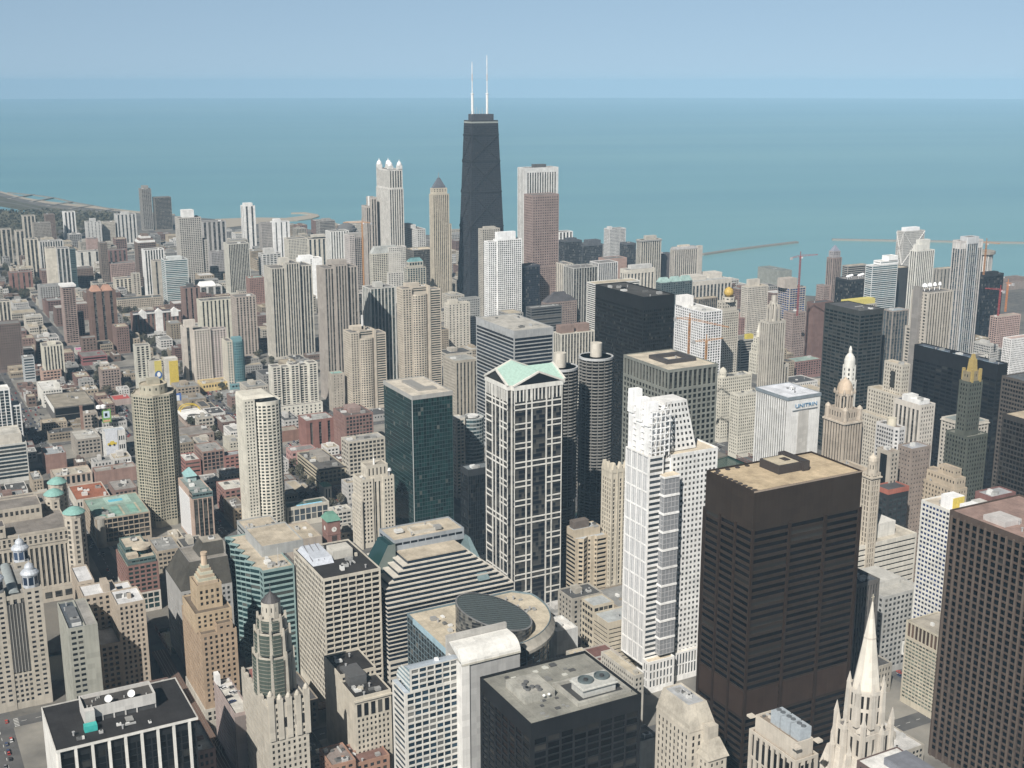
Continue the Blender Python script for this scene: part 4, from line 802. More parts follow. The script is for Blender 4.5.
b.block(rect(-b.w*.95, b.d*.0-1, -.01, b.d*.4), 0, b.h-26, S(bw=4)); b.box(-b.w*.2, b.d*.45, b.w*.05, b.d*.65, b.h-1.5, b.h+4); b.clutter(4, b.h, 7, (1, 1, b.w-1, b.d*.38)); b.done()
# --- red brick with green glass crown on the river
b = Bld('office_block', 'red brick block with green glass top floors under tan roof discs, beside the river', n=(125.5, 561), r=158, l=115, h=46, wall=(.27, .13, .10), glass=(.03, .06, .06), lite=.2, roof=RT, short='the green-crowned brick block')
cw = wall_mat((.55, .5, .42)); b.block(rect(0, 0, b.w, b.d), 0, 17, S(fh=5, bw=5, wf=.72, hf=.7, tm=1, bm=2), wall=cw); b.block(rect(.2, .2, b.w-.2, b.d-.2), 17, b.h-5, S(fh=4, bw=5, wf=.6, hf=.55, tm=1, bm=1)); gw = wall_mat((.10, .17, .16))
b.block(rect(1.5, 1.5, b.w-1.5, b.d-1.5), b.h-5, b.h, CURT, wall=gw); b.block(rect(3, 16, b.w-5, b.d-2), b.h-1, b.h+5, CURT, wall=gw, roof=roof_mat((.5, .44, .35)))
b.part('roof_disc', MB().lathe(b.w*.62, 15, [(7.5, b.h+3.4), (7.5, b.h+5.3), (7.4, b.h+5.4)], 20), roof_mat((.5, .44, .35))); b.part('glass_drum', MB().lathe(b.w*.62, 15, [(4.5, b.h-1), (4.5, b.h+3.4)], 16), glass_mat((.03, .09, .09))); b.box(2.5, 5, 11, 12, b.h-1, b.h+2, roof_mat((.5, .44, .35)), 'roof_slab'); b.clutter(3, b.h+6, 3, (6, 20, b.w-8, b.d-4)); b.done()
# --- grey mansard block
b = Bld('office_building', 'big grey building under a dark sloping mansard with a terrace deck above', n=(181, 592), r=232, l=165.5, h=60, wall=(.36, .35, .33), glass=(.035, .04, .045), roof=(.27, .25, .22), short='the dark mansard building')
b.block(rect(0, 0, b.w, b.d), 0, b.h, S(fh=3.8, bw=3.6, wf=.45, hf=.5), cap=False, sides={3: S(fh=3.8, bw=3.6, wf=.4, hf=.4, tm=14)})
dm = roof_mat((.075, .07, .06)); P0 = rect(0, 0, b.w, b.d); P1 = rect(9, 8, b.w, b.d-8); b.part('mansard_roof', MB().frus(P0, b.h, P1, b.h+18, cap=False), dm); b.cap(P1, b.h+18, wall_mat((.30, .28, .26)), None, .8)
b.part('upper_deck', MB().frus(rect(18, 16, b.w, b.d-12), b.h+17, rect(22, 20, b.w, b.d-14), b.h+26), dm); b.part('deck_roof', MB().box(22.5, 20.5, b.h+25.5, b.w, b.d-14.5, b.h+26.2), roof_mat((.34, .31, .26))); b.clutter(4, b.h+27, 3, (26, 24, b.w-4, b.d-20)); b.done()
# --- tan stepped tower with pyramid top
b = Bld('office_tower', 'orange-tan stepped brick tower topped by a small pyramid and chimney', n=(201, 635), r=236.5, l=181.5, h=66, wall=(.40, .27, .155), glass=(.03, .028, .026), roof=(.16, .13, .10), short='the orange-tan stepped tower')
st = S(fh=3.7, bw=3.5, wf=.40, hf=.52, rec=.3); W2 = wall_mat((.46, .33, .18)); lime = wall_mat((.46, .42, .34))
b.block(rect(-.6, -.6, b.w+.6, b.d+.4), 0, 13, S(fh=5, bw=3.5, wf=.5, hf=.6), wall=lime); b.block(rect(0, 0, b.w, b.d), 13, b.h, st); tx0, tx1, ty0, ty1 = b.w*.10, b.w*.80, b.d*.26, b.d*.62
b.block(rect(tx0-4, ty0-7, tx1+4, ty1+8), b.h-1, b.h+12, S(fh=3.7, bw=3.5, wf=.4, hf=.52, bm=2), wall=W2); b.block(rect(tx0, ty0, tx1, ty1), b.h+11, b.h+28, S(fh=3.7, bw=3.5, wf=.42, hf=.52, bm=2, tm=3), wall=W2)
cx, cyy, hw = (tx0+tx1)/2, (ty0+ty1)/2, (tx1-tx0)/2-1.5
for k in range(6): b.part('roof_step', MB().box(cx-hw*(1-.125*k), cyy-hw*(1-.125*k), b.h+27+k*1.9, cx+hw*(1-.125*k), cyy+hw*(1-.125*k), b.h+29+k*1.9), wall_mat((.42, .42, .30) if k % 2 else (.45, .33, .2)))
b.part('chimney', MB().lathe(cx, cyy, [(2.2, b.h+38), (2.0, b.h+45), (2.3, b.h+45.4), (2.3, b.h+47)], 12), wall_mat((.5, .36, .22))); b.block(rect(b.w*.45, -.01+0.0, b.w*.9, b.d*.2), b.h-1, b.h+5, st); b.clutter(3, b.h, 4, (b.w*.3, b.d*.7, b.w-2, b.d-2)); b.done()
# --- teal sawtooth glass
b = Bld('office_tower', 'teal glass office block with sawtooth bays and sandy rooftop decks', n=(262, 571), r=294, l=231.5, h=85, wall=(.20, .33, .32), glass=(.02, .05, .055), lite=.14, roof=(.48, .42, .33), short='the teal sawtooth block')
n_ = 6; zig = []
for k in range(n_): zig += [(-5.0, b.d*(1-k/n_)), (0.0, b.d*(1-(k+.55)/n_)), ]
poly = [(0, 0), (b.w, 0), (b.w, b.d)] + zig[:-1] + [(0, b.d*.08)]
b.block(poly, 0, b.h, S(fh=3.9, wf=1, hf=.58, rec=.25, cm=.2, tm=1.2, bm=5), sides={0: S(fh=3.9, wf=1, hf=.55, tm=1.2)}); b.block(rect(b.w*.36, b.d*.35, b.w*1.7, b.d*.9), b.h-1, b.h+7, None, wall=wall_mat((.33, .34, .33))); b.block(rect(b.w*.55, b.d*.95, b.w*1.7, b.d*1.4), 0, b.h, BANDS, wall=wall_mat((.33, .34, .33)))
b.part('flag_pole', MB().tube((b.w*.55, 3, b.h-1), (b.w*.55, 3, b.h+14), .2), plain_mat((.5, .5, .5))); b.clutter(8, b.h, 4, (4, 4, b.w-3, b.d*.33)); b.clutter(9, b.h+1, 14, (b.w*.6, b.d, b.w*1.6, b.d*1.35), .8); b.done()
# --- cream grid tower
b = Bld('office_tower', 'cream concrete grid tower with square dark windows and a cluttered black rooftop', n=(323, 579), r=380.5, l=293.5, h=95, wall=(.56, .50, .39), glass=(.02, .02, .024), lite=.1, roof=(.035, .033, .032), lit=.12, short='the cream grid tower')
b.block(rect(0, 0, b.w, b.d), 0, b.h, S(fh=3.75, bw=5.6, wf=.80, hf=.62, rec=.9, cm=.8, tm=1.6, bm=6), sides={3: S(fh=3.75, bw=2.9, wf=.66, hf=.6, rec=.22, cm=.8, tm=1.6, bm=6)})
b.part('skylight', MB().frus(rect(2, b.d*.42, b.w*.42, b.d-2), b.h-1, rect(4, b.d*.5, b.w*.42, b.d-4), b.h+2.5), plain_mat((.50, .53, .58), .5))
for k in range(3): b.part('skylight_rib', MB().tube((3+k*4.2, b.d*.47, b.h+1.6), (6+k*4.2, b.d-3, b.h+2.9), .35), plain_mat((.2, .2, .22)))
b.part('plant_room', MB().frus(rect(b.w*.45, b.d*.5, b.w*.8, b.d*.72), b.h-1, rect(b.w*.45, b.d*.5, b.w*.8, b.d*.72), b.h+5), wall_mat((.5, .47, .4))); b.clutter(16, b.h, 21, (b.w*.4, b.d*.1, b.w-3, b.d-4), .9); b.done()
# --- terraced banded office
b = Bld('office_building', 'terraced office building of alternating cream and dark bands with a glass greenhouse at one end', n=(407.5, 560), r=466, l=382, h=92, wall=(.56, .51, .42), glass=(.02, .03, .045), lite=.1, roof=(.47, .41, .32), lit=.06, short='the terraced banded building')
nfl = 9; fh = 3.05; dk = glass_mat((.02, .035, .055), .09, lit=.05); wx = 0
for k in range(22):
    z1 = b.h - k*fh; ke = min(k, 9); kw = min(k, 5)
    x0, x1, y0, y1 = -4.0*kw, b.w + 3.6*ke, -1.2*ke, b.d
    b.part('dark_band', MB().prism(rect(x0+.35, y0+.35, x1-.35, y1), z1-fh, z1-fh*.27, cap=False), dk)
    o = MB(); pl = rect(x0, y0, x1, y1); o.prism(pl, z1-fh*.27, z1); o.ngon([(*p, z1-fh*.27) for p in pl[::-1]]); b.part('terrace', o, b.W if k else b.RF)
    if k in (0, 8): BOXES.append((b.x+x0, b.y+y0, b.x+x1, b.y+y1, 0, z1))
b.block(rect(-20, -10.8, b.w+32, b.d), 0, b.h-22*fh, S(wf=1, fh=4))
b.block(rect(-2, b.d*.42, b.w+8, b.d*1.0), b.h-.5, b.h+8, S(fh=8, bw=6, wf=.9, hf=.4, rec=.2), wall=wall_mat((.27, .30, .33))); b.block(rect(b.w*.35, b.d*.55, b.w*.75, b.d*.8), b.h+6, b.h+9.5, None, wall=wall_mat((.5, .46, .38)))
grn = glass_mat((.05, .14, .14), .25, lit=.3); b.part('greenhouse', MB().frus(rect(-17, b.d*.35, -2, b.d*.8), b.h-11, rect(-7, b.d*.38, -1.6, b.d*.78), b.h+6), grn); b.box(-21, b.d*.3, -12, b.d*.7, b.h-36, b.h-12, wall_mat((.10, .20, .18)), 'glass_bay')
b.part('skylight_strip', MB().frus(rect(b.w+5, -10, b.w+14, b.d), b.h-22, rect(b.w+8, b.d*.3, b.w+10, b.d), b.h+2), plain_mat((.16, .22, .23), .3)); b.clutter(5, b.h+9, 6, (4, b.d*.5, b.w, b.d*.95)); b.done()
# --- round glass government building with slanted drum
p0 = at(407, 613, 74)
b = Bld('government_building', 'low curved glass building with a slanted ribbed drum rising through its roof', xy=(p0[0], p0[1]-62), w=100, d=62, h=74, wall=(.13, .20, .23), glass=(.03, .045, .055), lite=.15, roof=(.50, .44, .34), short='the slanted drum building')
b.w = x_for_u(p0[1]-22, 541, 74) - b.x; b.d = 62
arc = [(b.w*.40+b.w*.60*math.sin(a), 40-b.w*.62*math.cos(a)+2) for a in np.linspace(.15, 1.75, 14)]
poly = [(0, 0)] + [(x, max(y, -20)) for x, y in arc] + [(b.w*.88, b.d), (0, b.d)]
b.block(poly, 0, b.h, S(fh=4.2, bw=4.5, wf=.9, hf=.85, rec=.15, cm=.1, tm=2, bm=6), par=1.2)
out = [(b.w*.40+(b.w*.60+3)*math.sin(a), 40-(b.w*.62+3)*math.cos(a)+2) for a in np.linspace(.25, 1.75, 14)]
mb = MB()
for (a0, a1), (o0, o1) in zip(zip(arc, arc[1:]), zip(out, out[1:])): mb.quad((*a0, b.h-.5), (*a1, b.h-.5), (*o1, b.h-6), (*o0, b.h-6)); mb.quad((*o0, b.h-6), (*o1, b.h-6), (*o1, b.h-8), (*o0, b.h-8))
b.part('curved_rim', mb, wall_mat((.45, .41, .33)))
cu = at(494, 614, 84); cx, cyy, rr = cu[0]-b.x, cu[1]-b.y, 24.5; seg = 40; sl_ = lambda x, y: b.h + 11.5 - (x-cx)*.36*.80 + (y-cyy)*.36*.35
rim = [(cx+rr*math.cos(2*math.pi*i/seg), cyy+rr*math.sin(2*math.pi*i/seg)) for i in range(seg)]
mb = MB()
for i in range(seg):
    j = (i+1) % seg; mb.quad((*rim[i], b.h-1.2), (*rim[j], b.h-1.2), (*rim[j], sl_(*rim[j])), (*rim[i], sl_(*rim[i])))
drum = b.part('drum_wall', mb, glass_mat((.07, .075, .08), .2, strip=2.2)); mb = MB(); r2 = [(cx+(rr-1)*math.cos(2*math.pi*i/seg), cyy+(rr-1)*math.sin(2*math.pi*i/seg)) for i in range(seg)]
for i in range(seg):
    j = (i+1) % seg; mb.quad((*rim[i], sl_(*rim[i])+.5), (*rim[j], sl_(*rim[j])+.5), (*r2[j], sl_(*r2[j])+.5), (*r2[i], sl_(*r2[i])+.5)); mb.quad((*rim[i], sl_(*rim[i])-.2), (*rim[j], sl_(*rim[j])-.2), (*rim[j], sl_(*rim[j])+.5), (*rim[i], sl_(*rim[i])+.5))
b.part('drum_rim', mb, wall_mat((.2, .2, .2)))
b.part('slanted_roof', MB(), None) if False else None
mb = MB(); mb.ngon([(x, y, sl_(x, y)+.1) for x, y in r2]); b.part('slanted_roof', mb, plain_mat((.095, .115, .115), .45))
mb = MB()
for k in range(-8, 9):
    yy = k*2.7; hwid = math.sqrt(max(0, (rr-1.3)**2-yy*yy))
    mb.tube((cx-hwid, cyy+yy, sl_(cx-hwid, cyy+yy)+.25), (cx+hwid, cyy+yy, sl_(cx+hwid, cyy+yy)+.25), .2)
b.part('roof_rib', mb, plain_mat((.05, .06, .06), .5)); b.clutter(7, b.h, 3, (3, 3, 24, b.d-4), .7); b.clutter(8, b.h, 13, (b.w*.74, b.d*.35, b.w*.9, b.d*.9), .6)
b.box(-.8, -.5, .0, b.d*.82, b.h-3, b.h+.5, wall_mat((.25, .42, .50)), 'blue_fascia'); b.done()
# --- cream block with dark roofs
b = Bld('office_building', 'cream block with black roofs and a cornice, its blank side facing left', n=(354.5, 698), r=391, l=324, h=58, wall=(.52, .46, .35), glass=(.028, .028, .03), roof=(.035, .032, .03), short='the black-roofed cream block')
st = S(fh=3.6, bw=2.7, wf=.42, hf=.5, tm=14, bm=5)
b.block(rect(0, 0, b.w, b.d*.45), 0, b.h, S(bw=5.4, fh=3.6, wf=.45, hf=.5, tm=15), sides={0: st, 3: None}); b.block(rect(0, b.d*.45, b.w, b.d), 0, b.h+4, st, sides={3: None, 0: S(bw=2.7, fh=6, tm=1, bm=1)})
for k in range(5): b.part('tall_window', MB().box(b.w*(.06+.19*k), -.25, b.h-13, b.w*(.06+.19*k)+b.w*.11, .05, b.h-5), glass_mat((.02, .02, .022)))
b.box(-.7, -.9, b.w+.5, -.1, b.h-3.2, b.h-2, name='cornice'); b.part('skylight', MB().box(3, b.d*.3, b.h-1, 14, b.d*.62, b.h+5), plain_mat((.10, .10, .10))); b.clutter(9, b.h, 6, (3, 2, b.w-2, b.d*.3), .7); b.clutter(4, b.h+5, 6, (3, b.d*.6, b.w-2, b.d*.95), .7); b.done()
# --- white grid with barrel top
b = Bld('office_tower', 'white gridded tower with blue windows and a quarter-barrel glass top', n=(404.5, 671), r=459.5, l=391.5, h=92, wall=(.60, .58, .52), glass=(.03, .06, .09), lite=.3, roof=(.45, .5, .55), lit=.3, short='the white barrel-top tower')
zt = b.h-14; b.block(rect(0, 0, b.w, b.d), 0, zt, S(fh=3.75, bw=4.7, wf=.74, hf=.62, rec=.5, cm=1.2, tm=.5, bm=5), sides={3: S(fh=3.75, wf=1, hf=.55, cm=2, tm=.5)}, cap=False)
W = b.m('wall', b.W); pl = b.panes.setdefault(b.G.name, (b.G, []))[1]; facade((3, 0, zt), (b.w, 0, zt), (b.w, 0, b.h), (3, 0, b.h), S(fh=3.75, bw=4.7, wf=.74, hf=.62, rec=.5, cm=1, tm=.3, bm=.3), W, pl)
an = np.linspace(0, math.pi/2, 10); pr = [(b.d*(1-math.cos(a)) if False else b.d*math.sin(a), zt+14*math.cos(a)) for a in an]
mb = MB()
for (ya, za), (yb, zb) in zip(pr, pr[1:]): mb.quad((3, ya, za), (b.w, ya, za), (b.w, yb, zb), (3, yb, zb))
b.part('barrel_roof', mb, plain_mat((.42, .47, .52), .4)); b.m('arched_end', plain_mat((.2, .27, .3), .4)).ngon([(3, 0, zt)]+[(3, y, z) for y, z in pr[::-1]][1:] + [(3, 0, b.h)])
for k in range(4):
    z = zt+2.5+k*2.9; yy = b.d*math.sqrt(max(0, 1-((z-zt)/14)**2)); b.part('arch_band', MB().box(2.6, 0, z, 3.0, yy, z+1), wall_mat((.55, .58, .56)))
b.m('roof', b.RF).quad((0, 0, zt), (3, 0, zt), (3, b.d, zt), (0, b.d, zt)); b.part('roof_lamp', MB().box(b.w*.6, 3, b.h-.5, b.w*.66, 5, b.h+1.2), plain_mat((.8, .8, .8))); b.done()
b = Bld('office_tower', 'windowless grey slab with a rounded white top and pale vertical edge', n=(461, 653), r=520, h=98, d=17, wall=(.36, .36, .35), roof=(.6, .58, .5), short='the blank grey slab')
zt = b.h-7; wh = wall_mat((.66, .65, .61)); b.block(rect(b.w*.13, 0, b.w, b.d), 0, zt, None, cap=False); b.block(rect(0, -.8, b.w*.13, b.d), 0, zt, None, wall=wh, cap=False); pr = [(b.d*.55*(1-math.cos(a)), zt+7*math.sin(a)) for a in np.linspace(0, math.pi/2, 9)] + [(b.d, b.h)]
mb = MB()
for (ya, za), (yb, zb) in zip(pr, pr[1:]): mb.quad((0, ya-.8, za), (b.w, ya-.8, za), (b.w, yb-.8, zb), (0, yb-.8, zb))
mb.ngon([(0, y-.8, z) for y, z in pr[::-1]]+[(0, -.8, zt), (0, b.d-.8, zt)][::-1]) ; mb.ngon([(b.w, y-.8, z) for y, z in pr]+[(b.w, b.d-.8, zt)]); b.part('rounded_top', mb, wall_mat((.64, .63, .58)))
b.box(-1, b.d*.97, b.w, b.d+1.6, zt-4, b.h+3.5, wall_mat((.42, .40, .36)), 'rear_screen'); b.box(0, -1.0, b.w, -.4, zt-1.2, zt, wall_mat((.55, .52, .42)), 'ledge'); b.done()
# --- dark cube
b = Bld('office_tower', 'dark charcoal cube tower with a stained grey roof and twin fans in a rooftop pit', n=(531, 724), r=641.5, l=480, h=100, wall=(.014, .015, .017), glass=(.008, .009, .011), lite=.06, roof=(.25, .245, .215), lit=.1, short='the dark cube tower')
b.block(rect(0, 0, b.w, b.d), 0, b.h, S(fh=3.9, bw=8.2, wf=.74, hf=.72, rec=.5, cm=1.6, tm=9, bm=5), par=1.5)
zr = b.h-1.5; sm = roof_mat((.37, .36, .32)); b.part('plant_room', MB().box(8, 21, zr, 26, 42, zr+4.5), sm); pitm = plain_mat((.05, .05, .05))
b.part('rooftop_pit', MB().box(33, 8, zr+.05, 62, 30, zr+.15), pitm); b.part('pit_kerb', MB().box(31, 6, zr, 64, 8, zr+1.8).box(31, 30, zr, 64, 32, zr+1.8).box(31, 8, zr, 33, 30, zr+1.8).box(62, 8, zr, 64, 30, zr+1.8), sm)
o = b.part('cooling_tower', MB().box(38, 12, zr+.2, 58, 24, zr+6.5).box(37, 11, zr+4.5, 59, 25, zr+5), plain_mat((.48, .48, .45)))
for k in (43, 53): b.part('fan', MB().lathe(k, 18, [(4.3, zr+6.5), (4.3, zr+7.6), (3.8, zr+7.6), (3.8, zr+6.7)], 20), plain_mat((.10, .125, .13)), o); b.part('fan_hub', MB().lathe(k, 18, [(1.2, zr+6.6), (1.2, zr+7.7)], 10), pitm, o)
rg = random.Random(3)
for k in range(14): x, y = rg.uniform(4, 58), rg.uniform(32, 52); b.part('roof_hatch', MB().box(x, y, zr, x+rg.uniform(1, 4), y+rg.uniform(1, 3), zr+rg.uniform(.3, 1.2)), plain_mat(rg.choice([(.08, .08, .08), (.2, .2, .19), (.55, .55, .5)])))
for k in range(9): x, y = rg.uniform(4, 26), rg.uniform(3, 20); b.part('roof_hatch', MB().box(x, y, zr, x+rg.uniform(1, 3), y+rg.uniform(1, 2), zr+rg.uniform(.2, .8)), plain_mat(rg.choice([(.08, .08, .08), (.25, .25, .24)])))
for k in range(8): x, y = 9+rg.uniform(0, 12), 23+rg.uniform(0, 15); b.part('roof_fan', MB().lathe(x, y, [(1.3, zr+4.5), (1.3, zr+5.6)], 10), plain_mat((.12, .12, .12)))
for k in range(2): b.part('roof_lamp', MB().lathe(19.0+k*3, 20.2, [(.7, zr+2.4), (.9, zr+3), (.2, zr+3.6)], 8), plain_mat((.85, .85, .82)))
b.done()
# --- black tower with white fins
b = Bld('office_tower', 'black glass tower with thick white vertical fins and two white dishes on its roof', n=(57, 750), r=195.5, l=43, h=80, wall=(.66, .64, .58), glass=(.012, .015, .018), lite=.07, roof=(.032, .030, .030), lit=.1, short='the white-finned black tower')
dk = wall_mat((.02, .022, .024), .5); b.block(rect(0, 0, b.w, b.d), 0, b.h, S(fh=3.9, bw=7.7, wf=.92, hf=.8, rec=.3, cm=.3, tm=6), wall=dk, sides={3: None}, cap=False); b.cap(rect(-1, -1.6, b.w+1, b.d), b.h+.4, wall_mat((.50, .48, .43)), None, .5, .55)
b.part('roof_fascia', MB().prism(rect(-1, -1.6, b.w+1, b.d), b.h-1.0, b.h+.4, cap=False), b.W); b.part('side_wall', MB().box(-.9, 0, 0, 0.0, b.d, b.h-1.0), b.W)
for k in range(9): x = b.w*k/8.5-.2; b.part('fin', MB().box(x, -1.5, 0, x+1.4, -.05, b.h-1.0), b.W)
zr = b.h; pw = wall_mat((.52, .50, .46)); px0, py0, px1, py1 = b.w*.24, b.d*.40, b.w*.77, b.d*.72
o = b.part('penthouse', MB().box(px0, py0, zr+2.8, px1, py0+.5, zr+9).box(px0, py1-.5, zr+2.8, px1, py1, zr+9).box(px0, py0+.5, zr, px0+.5, py1-.5, zr+9).box(px1-.5, py0+.5, zr, px1, py1-.5, zr+9).box(px0, py0-3.5, zr+.2, px0+5, py0, zr+9), pw)
b.part('penthouse_roof', MB().box(px0+.5, py0+.5, zr+6.5, px1-.5, py1-.5, zr+6.8), roof_mat((.07, .065, .06)), o); b.part('dark_base', MB().box(px0+5, py0+.6, zr, px1-.6, py1-.6, zr+6.4), plain_mat((.07, .07, .07)), o)
for k in range(4): b.part('support_post', MB().box(px0+9+k*6, py0+.1, zr-.2, px0+9.7+k*6, py0+.6, zr+2.8), pw, o)
for fx in (.36, .68):
    x, y = px0+(px1-px0)*fx, py0+3.2; o2 = b.part('satellite_dish', MB(), None) if False else None
    mb = MB()
    an = np.linspace(0, 2*math.pi, 19); d = np.array((-.35, -.80, .48)); d /= np.linalg.norm(d); s1 = np.cross(d, (0, 0, 1)); s1 /= np.linalg.norm(s1); s2 = np.cross(s1, d); c0 = np.array((x, y, zr+10.2))
    rings = [(2.05, .75), (1.7, .35), (1.0, .07), (.05, 0)]
    for (ra, da), (rb, db) in zip(rings, rings[1:]):
        for i in range(18):
            f = lambda r_, dd, a: c0+d*dd+(s1*math.cos(a)+s2*math.sin(a))*r_
            mb.quad(f(ra, da, an[i]), f(ra, da, an[i+1]), f(rb, db, an[i+1]), f(rb, db, an[i]))
    mb.tube(c0, c0-np.array((0, 0, 3.5)), .25); mb.tube(c0, c0+d*1.6, .12); b.part('satellite_dish', mb, plain_mat((.85, .85, .83), .5))
b.unit(px0-1.5, py0-9.5, zr, 6.5, 4.2, 3.4, (.05, .42, .38), False); b.part('roof_hatch', MB().box(px0+20, py0-8, zr, px0+24, py0-3, zr+.6), plain_mat((.25, .25, .24))); b.clutter(9, zr+1, 8, (4, 4, b.w-4, b.d*.3), .5)
rg = random.Random(8)
for k in range(12): x, y = px0+2+rg.random()*(px1-px0-6), py0+2+rg.random()*(py1-py0-5); b.part('vent_pipe', MB().lathe(x, y, [(.3, zr+6.8), (.3, zr+8)], 6), plain_mat((.5, .5, .48)))
b.done()
# --- pink garage
b = Bld('parking_garage', 'pinkish brown parking garage with parked vehicles on its roof deck', n=(234.5, 714), r=251, l=213.5, h=46, wall=(.36, .27, .24), glass=(.03, .03, .03), lite=.08, roof=(.52, .50, .45), short='the pink parking garage')
b.block(rect(0, 0, b.w, b.d), 0, b.h, None, sides={3: S(fh=3.2, bw=2.2, wf=.4, hf=.42, bm=7)}, par=1.4); b.box(.2, b.d-6, 3, b.d, b.h-1.4, b.h+6, wall_mat((.7, .69, .66)), 'stair_head'); b.part('ramp_rail', MB().box(3, b.d-8, b.h-1.4, b.w, b.d-7.4, b.h).box(3, b.d-2, b.h-1.4, b.w, b.d-1.5, b.h), wall_mat((.66, .64, .6)))
b.box(.0, -.9, b.w, -.0, 0, b.h-2, wall_mat((.2, .16, .145)), 'dark_end_wall'); b.box(-1.2, 2, 0, b.d-2, 4, 5.2, plain_mat((.45, .05, .05)), 'red_awning'); GAR = (b.x, b.y, b.w, b.d, b.h-1.4); b.done()
# --- gothic scaffolded tower
b = Bld('office_tower', 'cream gothic tower wrapped in green netting, an octagonal crown above a wide base', n=(267, 707), r=307.5, l=241, h=72, wall=(.47, .42, .33), glass=(.02, .02, .02), roof=(.10, .095, .09), short='the green-netted gothic tower')
st = S(fh=3.6, bw=3.3, wf=.38, hf=.5, rec=.35); b.block(rect(0, 0, b.w, b.d), 0, b.h, st, sides={3: S(fh=3.6, bw=2.6, wf=.36, hf=.5)})
for k in range(5):
    x = b.w*(.03+k*.22); o = b.part('turret', MB().box(x, -.7, b.h-22, x+3.2, 2, b.h+(6 if k in (0, 4) else 3.2)), b.W); b.part('turret_cap', MB().lathe(x+1.6, .6, [(1.6, b.h+(6 if k in (0, 4) else 3.2)), (1.3, b.h+4.5+(3 if k in (0, 4) else 0)), (.2, b.h+6+(3 if k in (0, 4) else 0))], 8), b.W, o)
for k in range(6): b.part('arched_window', MB().box(b.w*(.1+k*.145), -.2, b.h-15, b.w*(.1+k*.145)+1.8, .05, b.h-9), glass_mat((.03, .03, .03)))
for k in range(7): b.part('battlement', MB().box(-.3, b.d*(k+.3)/7, b.h, 1.2, b.d*(k+.75)/7, b.h+2.2), b.W)
cx, cyy = b.w*.47, b.d*.40; net = wall_mat((.065, .09, .07)); tiers = [(11.2, b.h-2, b.h+23), (9.6, b.h+23, b.h+37), (7.6, b.h+37, b.h+45)]
for r_, z0, z1 in tiers:
    P = ngon_poly(cx, cyy, r_, 8, math.pi/8); fst = S(fh=3.6, bw=2.6, wf=.55, hf=1, rec=.7, cm=.8, tm=2, bm=1)
    b.block(P, z0, z1, fst, sides={k: None for k in (2, 3, 4, 5)})
    pr = [p for p in ngon_poly(cx, cyy, r_+.7, 16, math.pi/16) if p[0] < cx+r_*.55]; pr = sorted([p for p in pr if p[1] < cyy+r_*.8], key=lambda p: -math.atan2(p[1]-cyy, p[0]-cx) % (2*math.pi)); mb = MB(); mr = MB()
    for a, c in zip(pr, pr[1:]):
        if math.dist(a, c) > r_: continue
        mb.quad((*a, z0+1), (*c, z0+1), (*c, z1-.5), (*a, z1-.5))
        z = z0+2
        while z < z1-1: mr.tube((*a, z), (*c, z), .32); z += 2.3
    if not mb.empty(): b.part('netting', mb, net); b.part('scaffold_deck', mr, wall_mat((.19, .19, .145)))
    for k in range(8): x, y = cx+(r_+.2)*math.cos(math.pi/8+k*math.pi/4), cyy+(r_+.2)*math.sin(math.pi/8+k*math.pi/4); b.part('pinnacle', MB().frus(rect(x-.9, y-.9, x+.9, y+.9), z0, rect(x-.5, y-.5, x+.5, y+.5), z1+2.6), b.W)
z1 = b.h+45; b.block(ngon_poly(cx, cyy, 5.6, 12), z1-1, z1+9, S(fh=8, bw=2.4, wf=.3), cap=False); b.part('cone_roof', MB().lathe(cx, cyy, [(5.4, z1+9), (3, z1+12), (.3, z1+14.5)], 14), plain_mat((.06, .055, .055))); b.part('mast', MB().tube((cx, cyy, z1+11), (cx, cyy, z1+19), .18), plain_mat((.15, .15, .15)))
b.box(3, b.d*.72, 9, b.d*.86, b.h-1, b.h+2.5, wall_mat((.3, .1, .08)), 'red_container'); b.clutter(6, b.h, 4, (2, b.d*.62, b.w*.6, b.d-2), .6); b.done()
# --- bottom: orange brick, mansard, cooling unit block, white roof
b = Bld('brick_building', 'low orange brick building with a cluttered roof at the bottom edge', n=(332, 775), r=391, l=318, h=20, wall=(.38, .19, .11), roof=(.26, .22, .20)); b.h = 20
b.block(rect(0, 0, b.w*.4, b.d*.9), 0, 26, S(bw=4)); b.block(rect(b.w*.4, 2, b.w, b.d), 0, 22, S(bw=4), roof=roof_mat((.2, .12, .1))); b.clutter(8, 26, 5, (1, 1, b.w*.4-1, b.d*.8), .7); b.clutter(6, 22, 6, (b.w*.42, 3, b.w-1, b.d-1), .6); b.done()
b = Bld('office_tower', 'cream tower under a pale sloping mansard with a flat grey deck', n=(689.5, 733), r=715.5, l=656.5, h=86, wall=(.50, .44, .34), glass=(.03, .03, .032), roof=(.38, .39, .40), short='the pale mansard tower')
b.block(rect(0, 0, b.w, b.d), 0, b.h, S(fh=3.8, bw=3.3, wf=.36, hf=.6, tm=2), cap=False); P1 = rect(1.8, 4.2, b.w-3.2, b.d-3); mr = roof_mat((.47, .43, .36)); mbb = MB().frus(rect(-.3, -.3, b.w+.3, b.d+.3), b.h, P1, b.h+13, cap=False); b.part('mansard_roof', mbb, mr); b.cap(P1, b.h+13, b.W, None, .8)
b.block(rect(b.w*.35, -9, b.w+1, 0), 0, b.h-13, S(fh=3.8, bw=3.3, wf=.35)); b.part('sloped_roof', MB().frus(rect(b.w*.3, -10, b.w+2, 0), b.h-13, rect(b.w*.55, -5, b.w*.95, 0), b.h-4), mr); b.box(b.w*.5, -4.5, b.w*.9, 0, b.h-6, b.h+3, name='stair_tower'); b.clutter(9, b.h+13, 3, (4, 7, b.w-5, b.d-5), .6); b.done()
